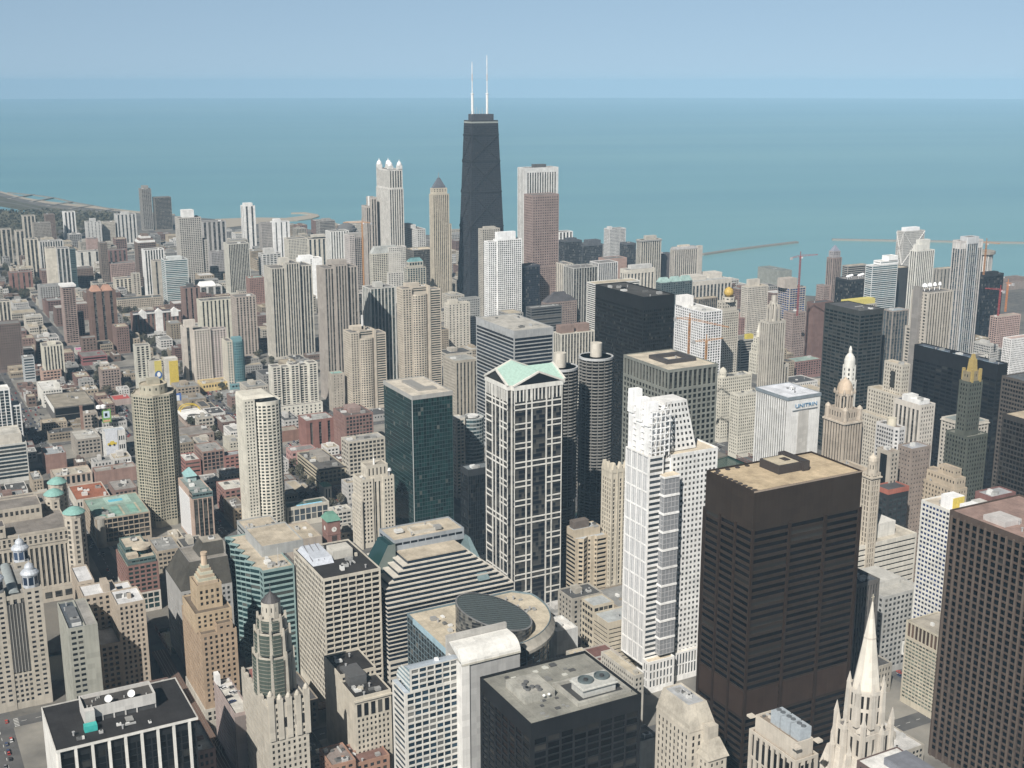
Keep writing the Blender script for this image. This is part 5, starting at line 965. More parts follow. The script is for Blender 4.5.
b = Bld('office_building', 'beige classical block carrying a row of three grey cooling units on its roof', n=(796.5, 746), r=819.5, l=750, h=108, wall=(.52, .45, .35), glass=(.035, .033, .032), roof=(.24, .20, .16), short='the three-unit beige block')
b.block(rect(0, 0, b.w, b.d), 0, b.h-8, S(bw=4.2, wf=.42, hf=.9, fh=14, rec=.8, tm=1, bm=4)); b.block(inset(rect(0, 0, b.w, b.d), 2.0), b.h-9, b.h, None, par=1.2)
for k in range(6): b.part('tall_window', MB().box(-.12, b.d*(.12+.13*k), b.h-22, .05, b.d*(.12+.13*k)+1.9, b.h-11.5), glass_mat((.035, .033, .032)))
for k in range(3): b.part('tall_window', MB().box(b.w*(.25+.22*k), -.12, b.h-22, b.w*(.25+.22*k)+1.6, .05, b.h-11.5), glass_mat((.035, .033, .032)))
for k in range(3):
    y = 3.5+k*7.4; o = b.part('cooling_unit', MB().box(5, y, b.h-1.2, 12, y+6.4, b.h+5.4), plain_mat((.38, .42, .45), .5))
    for q in range(2): b.part('fan', MB().lathe(8.5, y+1.7+q*3, [(1.3, b.h+5.4), (1.3, b.h+5.9)], 12), plain_mat((.12, .13, .14)), o)
b.part('cornice_wing', MB().box(-1.2, -1.2, b.h-1.5, 2, 2, b.h-.4).box(b.w-2, -1.2, b.h-1.5, b.w+1.2, 2, b.h-.4).box(-1.2, b.d-2, b.h-1.5, 2, b.d+1, b.h-.4), b.W); b.clutter(5, b.h, 5, (2.5, 26, 10, b.d-3), .5); b.done()
p = at(857, 760, 108); 
b = Bld('office_building', 'flat white roof with a dark rooftop box at the bottom right', xy=(p[0], p[1]-44), w=24, d=44, h=108, wall=(.14, .09, .08), roof=(.68, .67, .64)); b.w = x_for_u(p[1], 897, 108)-b.x
b.block(rect(0, 0, b.w, b.d), 0, b.h, S(bw=4), par=.5); b.box(b.w*.35, 0, b.w*.9, b.d*.82, b.h-.5, b.h+3, wall_mat((.16, .17, .2)), 'rooftop_box'); b.done()
# --- church spire
tp = at(873, 598, 166); b = Bld('church_tower', 'cream gothic church spire rising from buttressed stone stages at lower right', xy=(tp[0]-13, tp[1]-13), w=26, d=26, h=166, wall=(.56, .50, .41), glass=(.05, .045, .04)); LAND.append((873, 640, 'the gothic spire'))
cx = cyy = 13.0; BOXES.append((b.x, b.y, b.x+26, b.y+26, 0, 100))
b.block(rect(-4, -4, 30, 30), 0, 70, S(bw=4, wf=.35), cap=True); b.block(rect(3.2, 3.2, 22.8, 22.8), 69, 97, S(fh=9, bw=4.2, wf=.35, hf=.7), cap=True); P = ngon_poly(cx, cyy, 8.6, 8, math.pi/8); b.block(P, 96, 119, S(fh=11, bw=3, wf=.42, hf=.7, cm=.6), cap=True)
b.part('spire', MB().frus(ngon_poly(cx, cyy, 7.2, 8, math.pi/8), 118, ngon_poly(cx, cyy, .35, 8, math.pi/8), 164), wall_mat((.64, .58, .47))); b.part('spire_band', MB().prism(ngon_poly(cx, cyy, 3.2, 8, math.pi/8), 145, 145.8), b.W); b.part('cross', MB().tube((cx, cyy, 163), (cx, cyy, 168), .2).tube((cx-1, cyy, 166.5), (cx+1, cyy, 166.5), .18), plain_mat((.5, .45, .35)))
for r_, z0, z1, n_, ph in ((8.9, 100, 123, 8, math.pi/8), (13.4, 66, 108, 4, math.pi/4), (12.4, 70, 103, 8, 0.0), (15.5, 60, 92, 8, .39), (19, 50, 78, 8, .2)):
    for k in range(n_):
        a = ph+2*math.pi*k/n_; x, y = cx+r_*math.cos(a), cyy+r_*math.sin(a); o = b.part('buttress', MB().frus(rect(x-1.3, y-1.3, x+1.3, y+1.3), z0, rect(x-.9, y-.9, x+.9, y+.9), z1-5), b.W); b.part('pinnacle', MB().frus(rect(x-1, y-1, x+1, y+1), z1-5, rect(x-.08, y-.08, x+.08, y+.08), z1+1), b.W, o)
b.part('stepped_base', MB().frus(rect(-6, -6, 32, 32), 50, rect(1, 1, 25, 25), 84), b.W); b.done()
# --- big brown courthouse slab
b = Bld('skyscraper', 'massive dark bronze tower with a sandy stained roof and black rooftop box, right of centre', n=(754.5, 491.5), r=862.5, l=706.5, h=196, wall=(.038, .024, .015), glass=(.010, .010, .012), lite=.05, roof=(.50, .40, .27), lit=.12, short='the dark bronze tower')
bz = wall_mat((.033, .0185, .011), .6); b.block(rect(0, 0, b.w, b.d), 0, b.h-22, S(fh=4.2, bw=b.w/3.02, wf=.955, hf=.5, rec=.5, cm=.5, tm=.5, bm=8), sides={3: S(fh=4.2, bw=b.d/3.02, wf=.93, hf=.5, rec=.5, cm=.5, tm=.5, bm=8)}, cap=False)
b.block(rect(0, 0, b.w, b.d), b.h-22, b.h, None, par=1.0); sp2 = wall_mat((.05, .027, .016), .6)
for z0, z1 in ((60, 76),):
    for k in range(3): b.part('louvre_panel', MB().box(b.w*(k/3)+1.5, -.35, z0, b.w*((k+1)/3)-1.5, .02, z1), sp2); b.part('louvre_panel', MB().box(-.35, b.d*(k/3)+1, z0, .02, b.d*((k+1)/3)-1, z1), sp2)
for k in range(4): x = b.w*k/3; b.part('column', MB().box(x-.9, -.9, 0, x+.9, 0, b.h-22), bz)
for k in range(1, 4): y = b.d*k/3; b.part('column', MB().box(-.9, y-.8, 0, 0, y+.8, b.h-22), bz)
zr = b.h-1; db = plain_mat((.045, .036, .032), .7); o = b.part('penthouse', MB().box(b.w*.42, b.d*.44, zr, b.w*.63, b.d*.84, zr+5).box(b.w*.63, b.d*.40, zr, b.w*.69, b.d*.92, zr+5.8), db)
b.part('penthouse_roof', MB().box(b.w*.435, b.d*.475, zr+5, b.w*.62, b.d*.81, zr+5.2), roof_mat((.50, .44, .33)), o); b.part('hatch', MB().box(b.w*.54, b.d*.58, zr+5.2, b.w*.59, b.d*.70, zr+5.6), db, o)
for k in range(9): b.part('roof_drain', MB().lathe(b.w*.04, b.d*(.08+.1*k), [(1.5, zr), (1.5, zr+.5)], 10), db)
for k in range(4): b.part('roof_drain', MB().lathe(b.w*(.08+.09*k), b.d*.94, [(1.5, zr), (1.5, zr+.5)], 10), db)
b.box(-.3, -.3, b.w+.3, -.01, b.h-.8, b.h+.1, wall_mat((.30, .22, .15)), 'coping'); b.done()
# --- white stepped tower with sail crown
b = Bld('skyscraper', 'gleaming white stepped tower with open steel crown and a slanted gridded sail', n=(649.5, 457), r=720, l=626, h=170, wall=(.74, .73, .70), glass=(.10, .11, .12), lite=.3, roof=(.62, .54, .42), short='the white stepped tower')
ww, dd = b.w, b.d; lg = glass_mat((.50, .51, .52), .55, lit=.5); dg = glass_mat((.035, .04, .05), .15)
# west slab
lgp = plain_mat((.50, .505, .51), .25, name='pale_glass'); bayg = plain_mat((.25, .255, .265), .22, name='grey_glass'); cg = glass_mat((.07, .085, .10), .2)
b.block(rect(0, 0, ww*.20, dd), 18, b.h, S(fh=3.9, wf=1, hf=.5), glass=cg, sides={3: S(fh=12.6, bw=dd/4.02, wf=.78, hf=.80, rec=.2, cm=.6, tm=.6, bm=0), 0: S(fh=3.9, wf=1, hf=.5, cm=.7, rec=.4, tm=.8)}, cap=True)
W = b.m('wall', b.W); kp = [k for k in b.panes if k == cg.name]
for k in range(4):                                              # fine mullions of the glazed west bays
    for q in range(1, 3): y = dd*(k+q/3)/4; b.part('mullion', MB().box(-.10, y-.16, 18, .1, y+.16, b.h-2), b.W)
b.panes[b.G.name] = b.panes.get(b.G.name, (b.G, []))
b.part('pale_glazing', MB().quad((-.02, dd*.985, 19), (-.02, dd*.015, 19), (-.02, dd*.015, b.h-1.4), (-.02, dd*.985, b.h-1.4)), lgp)
for k in range(5): y = .6+(dd-1.2)*k/4; b.part('pier', MB().box(-.35, y-.55, 18, 0, y+.55, b.h-.5), b.W)
zz_ = 18
while zz_ < b.h: b.part('white_belt', MB().box(-.34, .3, zz_, -.03, dd-.3, zz_+1.1), b.W); zz_ += 12.6
# right block
b.block(rect(ww*.33, 2, ww, dd*.95), 0, b.h-2, S(fh=3.9, bw=3.5, wf=.46, hf=.46, rec=.2, tm=1.5), glass=glass_mat((.10, .105, .11), .2))
b.block(rect(ww*.20, 3, ww*.33, dd*.9), 0, b.h-4, S(fh=3.9, wf=1, hf=.45, cm=.2), glass=cg)
# bay window with white belts
zb = 26
while zb < b.h-20:
    b.block([(ww*.16, -5), (ww*.37, -5), (ww*.37, 2), (ww*.16, 2)], zb, zb+11.6, S(fh=3.8, bw=3.4, wf=.82, hf=.84, rec=.08, cm=.1, tm=.2, bm=.2), wall=wall_mat((.42, .42, .42)), glass=bayg, cap=False)
    b.part('white_belt', MB().box(ww*.155, -5.4, zb+11.6, ww*.375, 2.0, zb+13.0), wall_mat((.78, .77, .74))); zb += 13.0
b.part('bay_roof', MB().box(ww*.16, -5, zb, ww*.37, 2, zb+.4), b.RF); b.block(rect(-1, -7, ww*.36, 0), 0, 24, S(fh=7, bw=3, wf=.45, hf=.7)); b.block(rect(ww*.36, -1, ww, 2), 0, 22, S(fh=10, bw=2.6, wf=.5, hf=.9, tm=1))
# crown: three white pylons on the west side, open steel frame, slanted sail
pw = wall_mat((.78, .78, .77)); zt = b.h
for k, (y, hh) in enumerate(((dd*.80, 39), (dd*.46, 35), (dd*.12, 34))):
    o = b.part('pylon', MB().box(1, y, zt-1, ww*.13, y+dd*.17, zt+hh), pw)
    b.part('pylon_cap', MB().frus(rect(.2, y-.6, ww*.15, y+dd*.17+.6), zt+hh-14, rect(.5, y-.3, ww*.14, y+dd*.17+.3), zt+hh+2), pw, o)
for k in range(8):
    z = zt+2+k*4.1; b.part('steel_beam', MB().tube((2, 1, z), (ww*.28, 1, z), .45).tube((2, 1, z), (2, dd*.98, z), .45).tube((ww*.28, 1, z), (ww*.28, dd*.9, z), .45).tube((2, dd*.98, z), (ww*.28, dd*.9, z), .45), pw)
for k in range(5):
    x = 2+(ww*.28-2)*k/4; b.part('steel_post', MB().tube((x, 1, zt-1), (x, 1, zt+31), .4), pw); b.part('steel_post', MB().tube((x, dd*.9, zt-1), (x, dd*.9, zt+31), .4), pw)
for k in range(8): b.part('steel_brace', MB().tube((2+(k % 4)*ww*.065, 1, zt+2+(k//2)*8.4), (2+(k % 4+1)*ww*.065, 1, zt+10.4+(k//2)*8.4), .3), plain_mat((.45, .43, .4)))
b.part('plant_drum', MB().lathe(ww*.2, 5, [(2.2, zt), (2.2, zt+5)], 12), plain_mat((.4, .38, .33))); b.box(2.6, 4, ww*.26, dd*.86, zt-1, zt+29, wall_mat((.72, .71, .69)), 'core_wall')
sx0, sx1, st_ = ww*.30, ww*.78, ww*.62; y0, y1 = dd*.35, dd*.92; zs = b.h-2.5; zh = b.h+33
W = b.m('wall', b.W); pl = b.panes.setdefault(dg.name, (dg, []))[1]; fs = S(fh=4.0, bw=3.6, wf=.46, hf=.46, cm=.6, tm=.8, bm=1)
A_, B_, C_, D_ = (sx0, y0, zs), (sx1, y0, zs), (st_, y0, zh), (sx0, y0, zh); facade(A_, B_, C_, D_, fs, W, pl)
W.quad((sx1, y0, zs), (sx1, y1, zs), (st_, y1, zh), (st_, y0, zh)); W.quad((sx0, y1, zs), (sx0, y0, zs), (sx0, y0, zh), (sx0, y1, zh)); W.quad((sx1, y1, zs), (sx0, y1, zs), (sx0, y1, zh), (st_, y1, zh)); W.quad((sx0, y0, zh), (st_, y0, zh), (st_, y1, zh), (sx0, y1, zh))
for k in range(7): b.part('scroll_bracket', MB().lathe(ww*.285, y0-1.2, [(1.1, zs+3+k*4.6), (1.9, zs+4.6+k*4.6), (1.1, zs+6.2+k*4.6)], 10), pw)
BOXES.append((b.x+sx0, b.y+y0, b.x+st_, b.y+y1, zs, zh)); b.done()
# --- cream ribbed gothic slim tower behind it
b = Bld('office_tower', 'slim cream tower of close gothic ribs squeezed against the white stepped tower', n=(612, 466), r=640, l=604.5, vb=610, wall=(.56, .49, .36), glass=(.035, .03, .028), lite=.1, strip=3.6, short='the slim ribbed tower')
b.block(rect(0, 0, b.w, b.d), 0, b.h-6, S(fh=3.7, bw=3.0, wf=.46, hf=.66, rec=.6, tm=5, bm=6))
for k in range(6): x = b.w*k/5; b.part('rib', MB().box(x-.45, -.6, 4, x+.45, 0, b.h-3), b.W)
for k in range(5): x = b.w*k/5; b.part('gable', MB().frus([(x, -.4), (x+b.w/5, -.4), (x+b.w/5, 2.5), (x, 2.5)], b.h-6.2, [(x+b.w*.09, -.4), (x+b.w*.11, -.4), (x+b.w*.11, 2.5), (x+b.w*.09, 2.5)], b.h+2), b.W)
for k in range(3): y = b.d*k/3; b.part('gable', MB().frus([(-.4, y), (2.5, y), (2.5, y+b.d/3), (-.4, y+b.d/3)], b.h-6.1, [(-.4, y+b.d*.15), (2.5, y+b.d*.15), (2.5, y+b.d*.18), (-.4, y+b.d*.18)], b.h+2), b.W)
b.done()
# --- tan block with chevron windows, garage, low roofs
b = Bld('office_building', 'tan concrete block with chevron bays left of the slim ribbed tower', n=(576, 532), r=606, l=566, vb=614, wall=(.47, .38, .25), glass=(.02, .02, .022), lite=.08, roof=(.42, .45, .47), short='the chevron tan block')
zig = [(0, 0), (b.w*.08, 0), (b.w*.2, -3), (b.w*.42, 1), (b.w*.5, 0), (b.w*.62, 0), (b.w*.66, -2), (b.w, -2), (b.w, b.d), (0, b.d)]
b.block(zig, 0, b.h-6, S(fh=3.8, wf=1, hf=.52, rec=1.2, cm=.4, tm=2), sides={0: None, 4: None, 8: None, 9: BANDS, 7: None}); b.block(rect(0, 4, b.w*.9, b.d), b.h-7, b.h, None); b.pent(.1, .5, .6, .95, 5, wall_mat((.14, .11, .09))); b.clutter(4, b.h, 5); b.done()
b = Bld('parking_garage', 'low tan parking block with slotted walls and a pale roof patch', n=(608, 623), r=646, l=581.5, D=800, wall=(.47, .40, .28), glass=(.03, .03, .03), roof=(.40, .42, .42))
b.block(rect(0, 0, b.w, b.d*.55), 0, b.h, S(fh=3.4, wf=1, hf=.25, tm=4)); b.block(rect(0, b.d*.55, b.w*.55, b.d), 0, b.h+5, S(fh=5, wf=.8, tm=1)); b.clutter(3, b.h, 8); b.done()
b = T('storage_building', 'low block with a bright white sloping roof left of the low tan parking block', (557, 632), 578, None, l=541, D=790, wall=(.5, .5, .48), roof=(.72, .70, .66), clut=3, indiv=False)
b = T('low_building', 'flat maroon-roofed building with pale kerbs before the low tan parking block', (572, 668), 622, None, l=556, D=735, wall=(.4, .36, .3), roof=(.16, .085, .075), clut=2, indiv=False)
b = T('low_building', 'old grey stone block with a lacy parapet left of the white stepped tower base', (634, 676), 644, S(fh=3.4, bw=2.4, wf=.5, hf=.5), l=601, D=715, wall=(.46, .43, .36), roof=(.46, .41, .32), clut=2, indiv=True)
b = T('low_building', 'small sandy-roofed building tucked behind the dark cube tower', (588, 668), 604, None, l=566, D=722, wall=(.46, .42, .34), roof=(.5, .44, .34), clut=3, indiv=False)
b = T('low_building', 'narrow cluttered white-walled roof between the dark cube and the pale mansard tower', (640, 742), 660, None, l=630, D=620, wall=(.6, .58, .52), roof=(.4, .36, .3), clut=9, indiv=False)
# --- corner gabled green roof tower
b = Bld('skyscraper', 'dark glass tower in a white stone lattice under a mint green gabled roof', n=(510, 387.5), r=566, l=483.8, D=880, wall=(.52, .48, .40), glass=(.016, .02, .026), lite=.1, lit=.07, roof=(.40, .62, .50), short='the green-gabled tower')
w_, d_, h_ = b.w, b.d, b.h; c = 3.4; pl_ = [(c, 0), (w_-c, 0), (w_-c, c), (w_, c), (w_, d_-c), (w_-c, d_-c), (w_-c, d_), (c, d_), (c, d_-c), (0, d_-c), (0, c), (c, c)]
gb = glass_mat((.016, .021, .03), .1, strip=3.8, lit=.05); b.part('glass_wall', MB().prism(pl_, 0, h_-3), gb); BOXES.append((b.x, b.y, b.x+w_, b.y+d_, 0, h_))
lt = wall_mat((.62, .60, .54))
def lattice(o, u, n, L, name_z):
    """posts and double belts on one face; o origin, u direction along the face, n outward"""
    def bar(s0, s1, z0, z1, k=.55):
        P = [np.array(o)+np.array(u)*s for s in (s0, s1)]; q = np.array(n)*k
        pts = [P[0]-q*.2, P[1]-q*.2, P[1]+q, P[0]+q]
        if (pts[1][0]-pts[0][0])*(pts[2][1]-pts[1][1])-(pts[1][1]-pts[0][1])*(pts[2][0]-pts[1][0]) < 0: pts = pts[::-1]
        return [tuple(p) for p in pts], z0, z1
    posts = [0, .25, .365, .67, .79, 1.0] if L > w_*.75 and abs(n[1]) > .5 else [0, .2, .34, .54, .69, 1.0]
    tw = .5
    for f in posts: s = f*L; b.part('lattice_post', MB().prism(*bar(max(0, s-tw), min(L, s+tw), 0, h_-3, .6)), lt)
    z = h_-14; k = 0
    while z > 10:
        for dz in (0, 4.2):
            for (a, e) in ((0, .365), (.67, 1)) if k % 3 else ((0, 1),): b.part('lattice_belt', MB().prism(*bar(a*L, e*L, z-dz-.48, z-dz+.48, .62)), lt)
        z -= 15.2; k += 1
    for q in range(13): s = L*(q+.5)/13; b.part('attic_pier', MB().prism(*bar(s-.5, s+.5, h_-12, h_-3, .5)), lt)
lattice((c, 0), (1, 0), (0, -1), w_-2*c, 0); lattice((0, c), (0, 1), (-1, 0), d_-2*c, 3)
b.part('corner_post', MB().box(c-.9, c-.9, 0, c+.3, c+.3, h_-3), lt)
b.part('entablature', MB().prism([(x+(.7 if x > w_/2 else -.7), y+(.7 if y > d_/2 else -.7)) for x, y in pl_], h_-3, h_+.5), lt)
ap = 9.0; mint = plain_mat((.38, .53, .46), .6); xm, ym = w_/2, d_/2
mb = MB(); z0 = h_+.5                                                # crossed gables: ridge east-west and ridge north-south
for (xs, ys) in (((-.7, xm), (0, 0)),): pass
mb.ngon([(c, -.6, z0), (xm, -.6, z0+ap), (xm, ym, z0+ap), (c, c, z0)]); mb.ngon([(w_-c, -.6, z0), (w_-c, c, z0), (xm, ym, z0+ap), (xm, -.6, z0+ap)])
mb.ngon([(c, d_+.6, z0), (c, d_-c, z0), (xm, ym, z0+ap), (xm, d_+.6, z0+ap)]); mb.ngon([(w_-c, d_+.6, z0), (xm, d_+.6, z0+ap), (xm, ym, z0+ap), (w_-c, d_-c, z0)])
mb.ngon([(-.6, c, z0), (c, c, z0), (xm, ym, z0+ap), (-.6, ym, z0+ap)]); mb.ngon([(-.6, d_-c, z0), (-.6, ym, z0+ap), (xm, ym, z0+ap), (c, d_-c, z0)])
mb.ngon([(w_+.6, c, z0), (w_+.6, ym, z0+ap), (xm, ym, z0+ap), (w_-c, c, z0)]); mb.ngon([(w_+.6, d_-c, z0), (w_-c, d_-c, z0), (xm, ym, z0+ap), (w_+.6, ym, z0+ap)])
b.part('gabled_roof', mb, mint); ped = glass_mat((.03, .04, .05), .12)
b.part('pediment_glass', MB().ngon([(c+1, -.35, z0), (w_-c-1, -.35, z0), (xm, -.35, z0+ap-.6)]) or None, ped) if False else None
mb = MB(); mb.ngon([(c+1, -.4, z0), (w_-c-1, -.4, z0), (xm, -.4, z0+ap-.8)]); b.part('pediment_glass', mb, ped); mb = MB(); mb.ngon([(-.4, d_-c-1, z0), (-.4, c+1, z0), (-.4, ym, z0+ap-.8)]); b.part('pediment_glass', mb, ped)
for y in (-.6, d_+.6):
    for sx in (0, 1): b.part('gable_coping', MB().tube((c-1 if sx == 0 else w_-c+1, y, z0), (xm, y, z0+ap), .95), wall_mat((.60, .57, .50)))
for x in (-.6, w_+.6):
    for sy in (0, 1): b.part('gable_coping', MB().tube((x, c-1 if sy == 0 else d_-c+1, z0), (x, ym, z0+ap), .95), wall_mat((.60, .57, .50)))
b.done()
# --- dark teal glass slab
b = Bld('office_tower', 'dark teal glass slab with a pale flat roof left of the green-gabled tower', n=(412, 396), r=452.5, l=383.5, vb=537, wall=(.05, .085, .09), glass=(.012, .045, .042), lite=.2, lit=.03, roof=(.56, .51, .43), short='the dark teal slab')
b.block(rect(0, 0, b.w, b.d), 0, b.h-4, S(fh=3.8, bw=2.6, wf=.93, hf=.90, rec=.08, cm=.3, tm=.2, bm=6), cap=False); b.block(rect(-.3, -.3, b.w+.3, b.d+.3), b.h-4, b.h, None, wall=wall_mat((.36, .35, .32)), par=1.2)
b.part('corner_mullion', MB().box(-.35, -.35, 0, .25, .25, b.h-4), wall_mat((.4, .42, .41))); b.part('plant_screen', MB().box(b.w*.35, b.d*.25, b.h-1.2, b.w*.6, b.d*.85, b.h+.6).box(b.w*.6, b.d*.25, b.h-1.2, b.w*.8, b.d*.38, b.h+.6), plain_mat((.28, .27, .25))); b.done()
# --- twin corncob towers
def corncob(u, v, D, label, short):
    h = h_at_dist(u, v, D); x, y = at(u, v, h); r_ = 15.2
    b = Bld('apartment_tower', label, xy=(x, y), w=2*r_, d=2*r_, h=h, wall=(.22, .21, .19), glass=(.015, .017, .02), lite=.08); LAND.append((u, v, short)); BOXES.append((x-r_*.8, y-r_*.8, x+r_*.8, y+r_*.8, 0, h))
    a = np.linspace(0, 2*math.pi, 97); pet = r_ + .9*np.abs(np.sin(a*8)); pk = np.stack([pet*np.cos(a), pet*np.sin(a)], 1)[:-1]
    b.part('core', MB().lathe(0, 0, [(r_-2.2, 0), (r_-2.2, h-2)], 32), glass_mat((.02, .022, .025), .12, strip=2.9, lit=.1))
    zs = [h*.30+k*2.95 for k in range(int(h*.7/2.95))]
    mb = MB()
    for z in zs:
        mb.frus([tuple(p) for p in pk], z, [tuple(p) for p in pk], z+.6); mb.ngon([(*p, z) for p in pk[::-1]])
    b.part('balcony', mb, b.W)['kind'] = 'stuff'
    mb = MB()
    for k in range(int(h*.27/3)): z = k*3+1; mb.lathe(0, 0, [(r_, z), (r_, z+1.1)], 40); mb.ngon([(r_*math.cos(t_), r_*math.sin(t_), z+.02) for t_ in a[:-1:2]])
    b.part('parking_ramp', mb, b.W); b.part('roof_disc', MB().lathe(0, 0, [(r_+.6, h-2), (r_+.6, h), (r_-1, h), (r_-1, h-.6)], 40), wall_mat((.44, .45, .45)))
    b.part('roof', MB().lathe(0, 0, [(r_-1, h-.6), (.1, h-.6)], 40), roof_mat((.38, .39, .40))); b.part('roof_drum', MB().lathe(0, 0, [(5.4, h-1), (5.4, h+12)], 24), wall_mat((.52, .47, .38)))
    for k in range(16): t_ = 2*math.pi*k/16; b.part('column', MB().tube((r_*.97*math.cos(t_), r_*.97*math.sin(t_), 0), (r_*.97*math.cos(t_), r_*.97*math.sin(t_), h-2), .4), b.W)
    b.done()
corncob(596, 355.5, 1085, 'round corncob tower of stacked scalloped balconies, nearer and more visible of the pair', 'the nearer corncob tower')
corncob(560, 366, 1040, 'round balcony corncob tower half hidden behind the green-gabled tower', 'the hidden corncob tower')
# --- black slab and lattice slab behind the white tower
b = Bld('skyscraper', 'huge plain black glass slab with rounded dark roof, behind the corncob towers', n=(643.5, 297), r=674.5, l=595.5, h=204, wall=(.015, .016, .017), glass=(.010, .014, .015), lite=.075, lit=.16, roof=(.075, .073, .07), short='the black slab')
b.block(rect(0, 0, b.w, b.d), 0, b.h, S(fh=4.0, bw=2.4, wf=.68, hf=.55, rec=.3, cm=.6, tm=13)); b.clutter(9, b.h, 6); b.done()
b = Bld('skyscraper', 'grey-green granite lattice slab with a sandy roof behind the white stepped tower', n=(668.5, 370), r=718, l=623.5, h=190, wall=(.20, .21, .18), glass=(.022, .025, .025), lite=.1, roof=(.56, .50, .40), short='the granite lattice slab')
b.block(rect(0, 0, b.w, b.d), 0, b.h-17, S(fh=4.6, bw=4.6, wf=.60, hf=.60, rec=.7, cm=.6, tm=.6)); b.block(rect(0, 0, b.w, b.d), b.h-17, b.h, S(bw=4.6, wf=.62, hf=1, rec=1.2, cm=.6, tm=2.5, bm=1), par=.8)
zr = b.h-.8; pit = plain_mat((.06, .055, .055)); b.part('plant_screen', MB().box(b.w*.25, b.d*.3, zr, b.w*.85, b.d*.36, zr+3).box(b.w*.25, b.d*.64, zr, b.w*.85, b.d*.7, zr+3).box(b.w*.25, b.d*.36, zr, b.w*.33, b.d*.64, zr+3).box(b.w*.77, b.d*.36, zr, b.w*.85, b.d*.64, zr+3), pit); b.clutter(5, b.h, 12, (b.w*.35, b.d*.38, b.w*.75, b.d*.62), .7); b.done()
# --- banded pair behind the green gable
b = Bld('office_tower', 'dark glass office slab with pale horizontal bands behind the green-gabled tower', n=(514, 331), r=553.5, l=476, vb=462, wall=(.33, .34, .34), glass=(.025, .035, .05), lite=.1, lit=.06, roof=(.44, .42, .38), short='the pale-banded slab')
b.block(rect(0, 0, b.w, b.d), 0, b.h, S(fh=4.2, wf=1, hf=.62, rec=.4, cm=1.2, tm=8)); b.clutter(6, b.h, 5); b.done()
b = Bld('office_block', 'dark low office block of strip windows just behind the pale-banded slab', n=(531, 308), r=562, l=528, vb=372, wall=(.12, .12, .12), glass=G1, roof=(.3, .3, .29)); b.block(rect(0, 0, b.w, b.d), 0, b.h, BANDS); b.clutter(3, b.h, 5); b.done(False)
b = Bld('apartment_block', 'cream gridded block with brown rooftop houses above the corncob towers', n=(561, 334), r=595, l=553.5, vb=405, wall=(.58, .54, .44), glass=(.05, .05, .05), roof=(.5, .46, .38))
b.block(rect(0, 0, b.w, b.d), 0, b.h, S(bw=4.4, fh=3.6, wf=.5, hf=1)); b.pent(.05, .3, .45, .9, 9, wall_mat((.28, .18, .14))); b.pent(.55, .3, .9, .9, 9, wall_mat((.28, .18, .14))); b.done(False)
# --- round-cornered glass pair left of the green gable
b = Bld('office_building', 'cream block with a rounded green glass corner left of the green-gabled tower', n=(456, 419), r=486, l=452.5, D=1180, wall=(.52, .48, .40), glass=(.05, .09, .10), lite=.25, roof=(.5, .5, .48), short='the rounded glass corner')
b.block(rect(0, 0, b.w*.3, b.d), 0, b.h, S(bw=3.4, fh=3.6, wf=.6)); pl2 = [(b.w*.3, 2)]+[(b.w*.66+b.w*.34*math.sin(t), 6-9*math.cos(t)) for t in np.linspace(-1.35, 1.5, 10)]+[(b.w, b.d), (b.w*.3, b.d)]
b.block(pl2, 0, b.h-2, S(fh=3.8, wf=1, hf=.6, rec=.2, cm=.05, tm=1), wall=wall_mat((.33, .38, .38))); b.part('roof_ring', MB().lathe(b.w*.64, 8, [(7, b.h-2), (7, b.h-.4), (6, b.h-.4), (6, b.h-2)], 24), wall_mat((.55, .55, .53))); b.clutter(3, b.h, 4); b.done(False)
b = Bld('office_building', 'plain near-black glass box at the foot of the green-gabled tower', n=(468, 470), r=500, l=462, D=1010, wall=(.035, .04, .045), glass=(.012, .016, .02), lite=.06, lit=.05, roof=(.17, .19, .2)); b.block(rect(0, 0, b.w, b.d), 0, b.h, S(fh=3.9, bw=2.2, wf=.85, hf=.95, rec=.15, cm=.3, tm=6)); b.clutter(4, b.h, 4); b.done()
b = Bld('office_tower', 'tan piered tower with a dark side behind the rounded glass corner', n=(455, 361), r=478, l=443, vb=442, wall=(.40, .35, .27), glass=(.05, .05, .048), strip=3.4, roof=(.33, .33, .31)); b.block(rect(0, 0, b.w, b.d), 0, b.h, S(bw=4.4, wf=.42, hf=1, rec=.7, tm=3), sides={3: SMALL}); b.clutter(4, b.h, 6); b.done(False)
b = Bld('office_block', 'cream low-rise complex with a grey roof right of the pyramid-capped tower', n=(448, 304), r=470, l=446, vb=352, wall=(.52, .47, .38), glass=G1, roof=(.46, .43, .37)); b.block(rect(0, 0, b.w, b.d), 0, b.h, S(bw=6, wf=.3)); b.pent(.1, .3, .5, .8, 5); b.done(False)
b = Bld('office_block', 'grey cube with a dark flat roof right of the cream low-rise complex', n=(462, 299), r=480, l=460, vb=345, wall=(.33, .33, .31), glass=G1, roof=(.2, .2, .19)); b.block(rect(0, 0, b.w, b.d), 0, b.h, S(bw=3.4)); b.done(False)
b = Bld('office_block', 'white low block with dark window bands at the foot of the black tapering giant', n=(464, 280), r=479, l=462, vb=305, wall=(.62, .61, .57), glass=G1, roof=RW_); b.block(rect(0, 0, b.w, b.d), 0, b.h, BANDS); b.pent(.5, .3, .9, .8, 5); b.done(False)
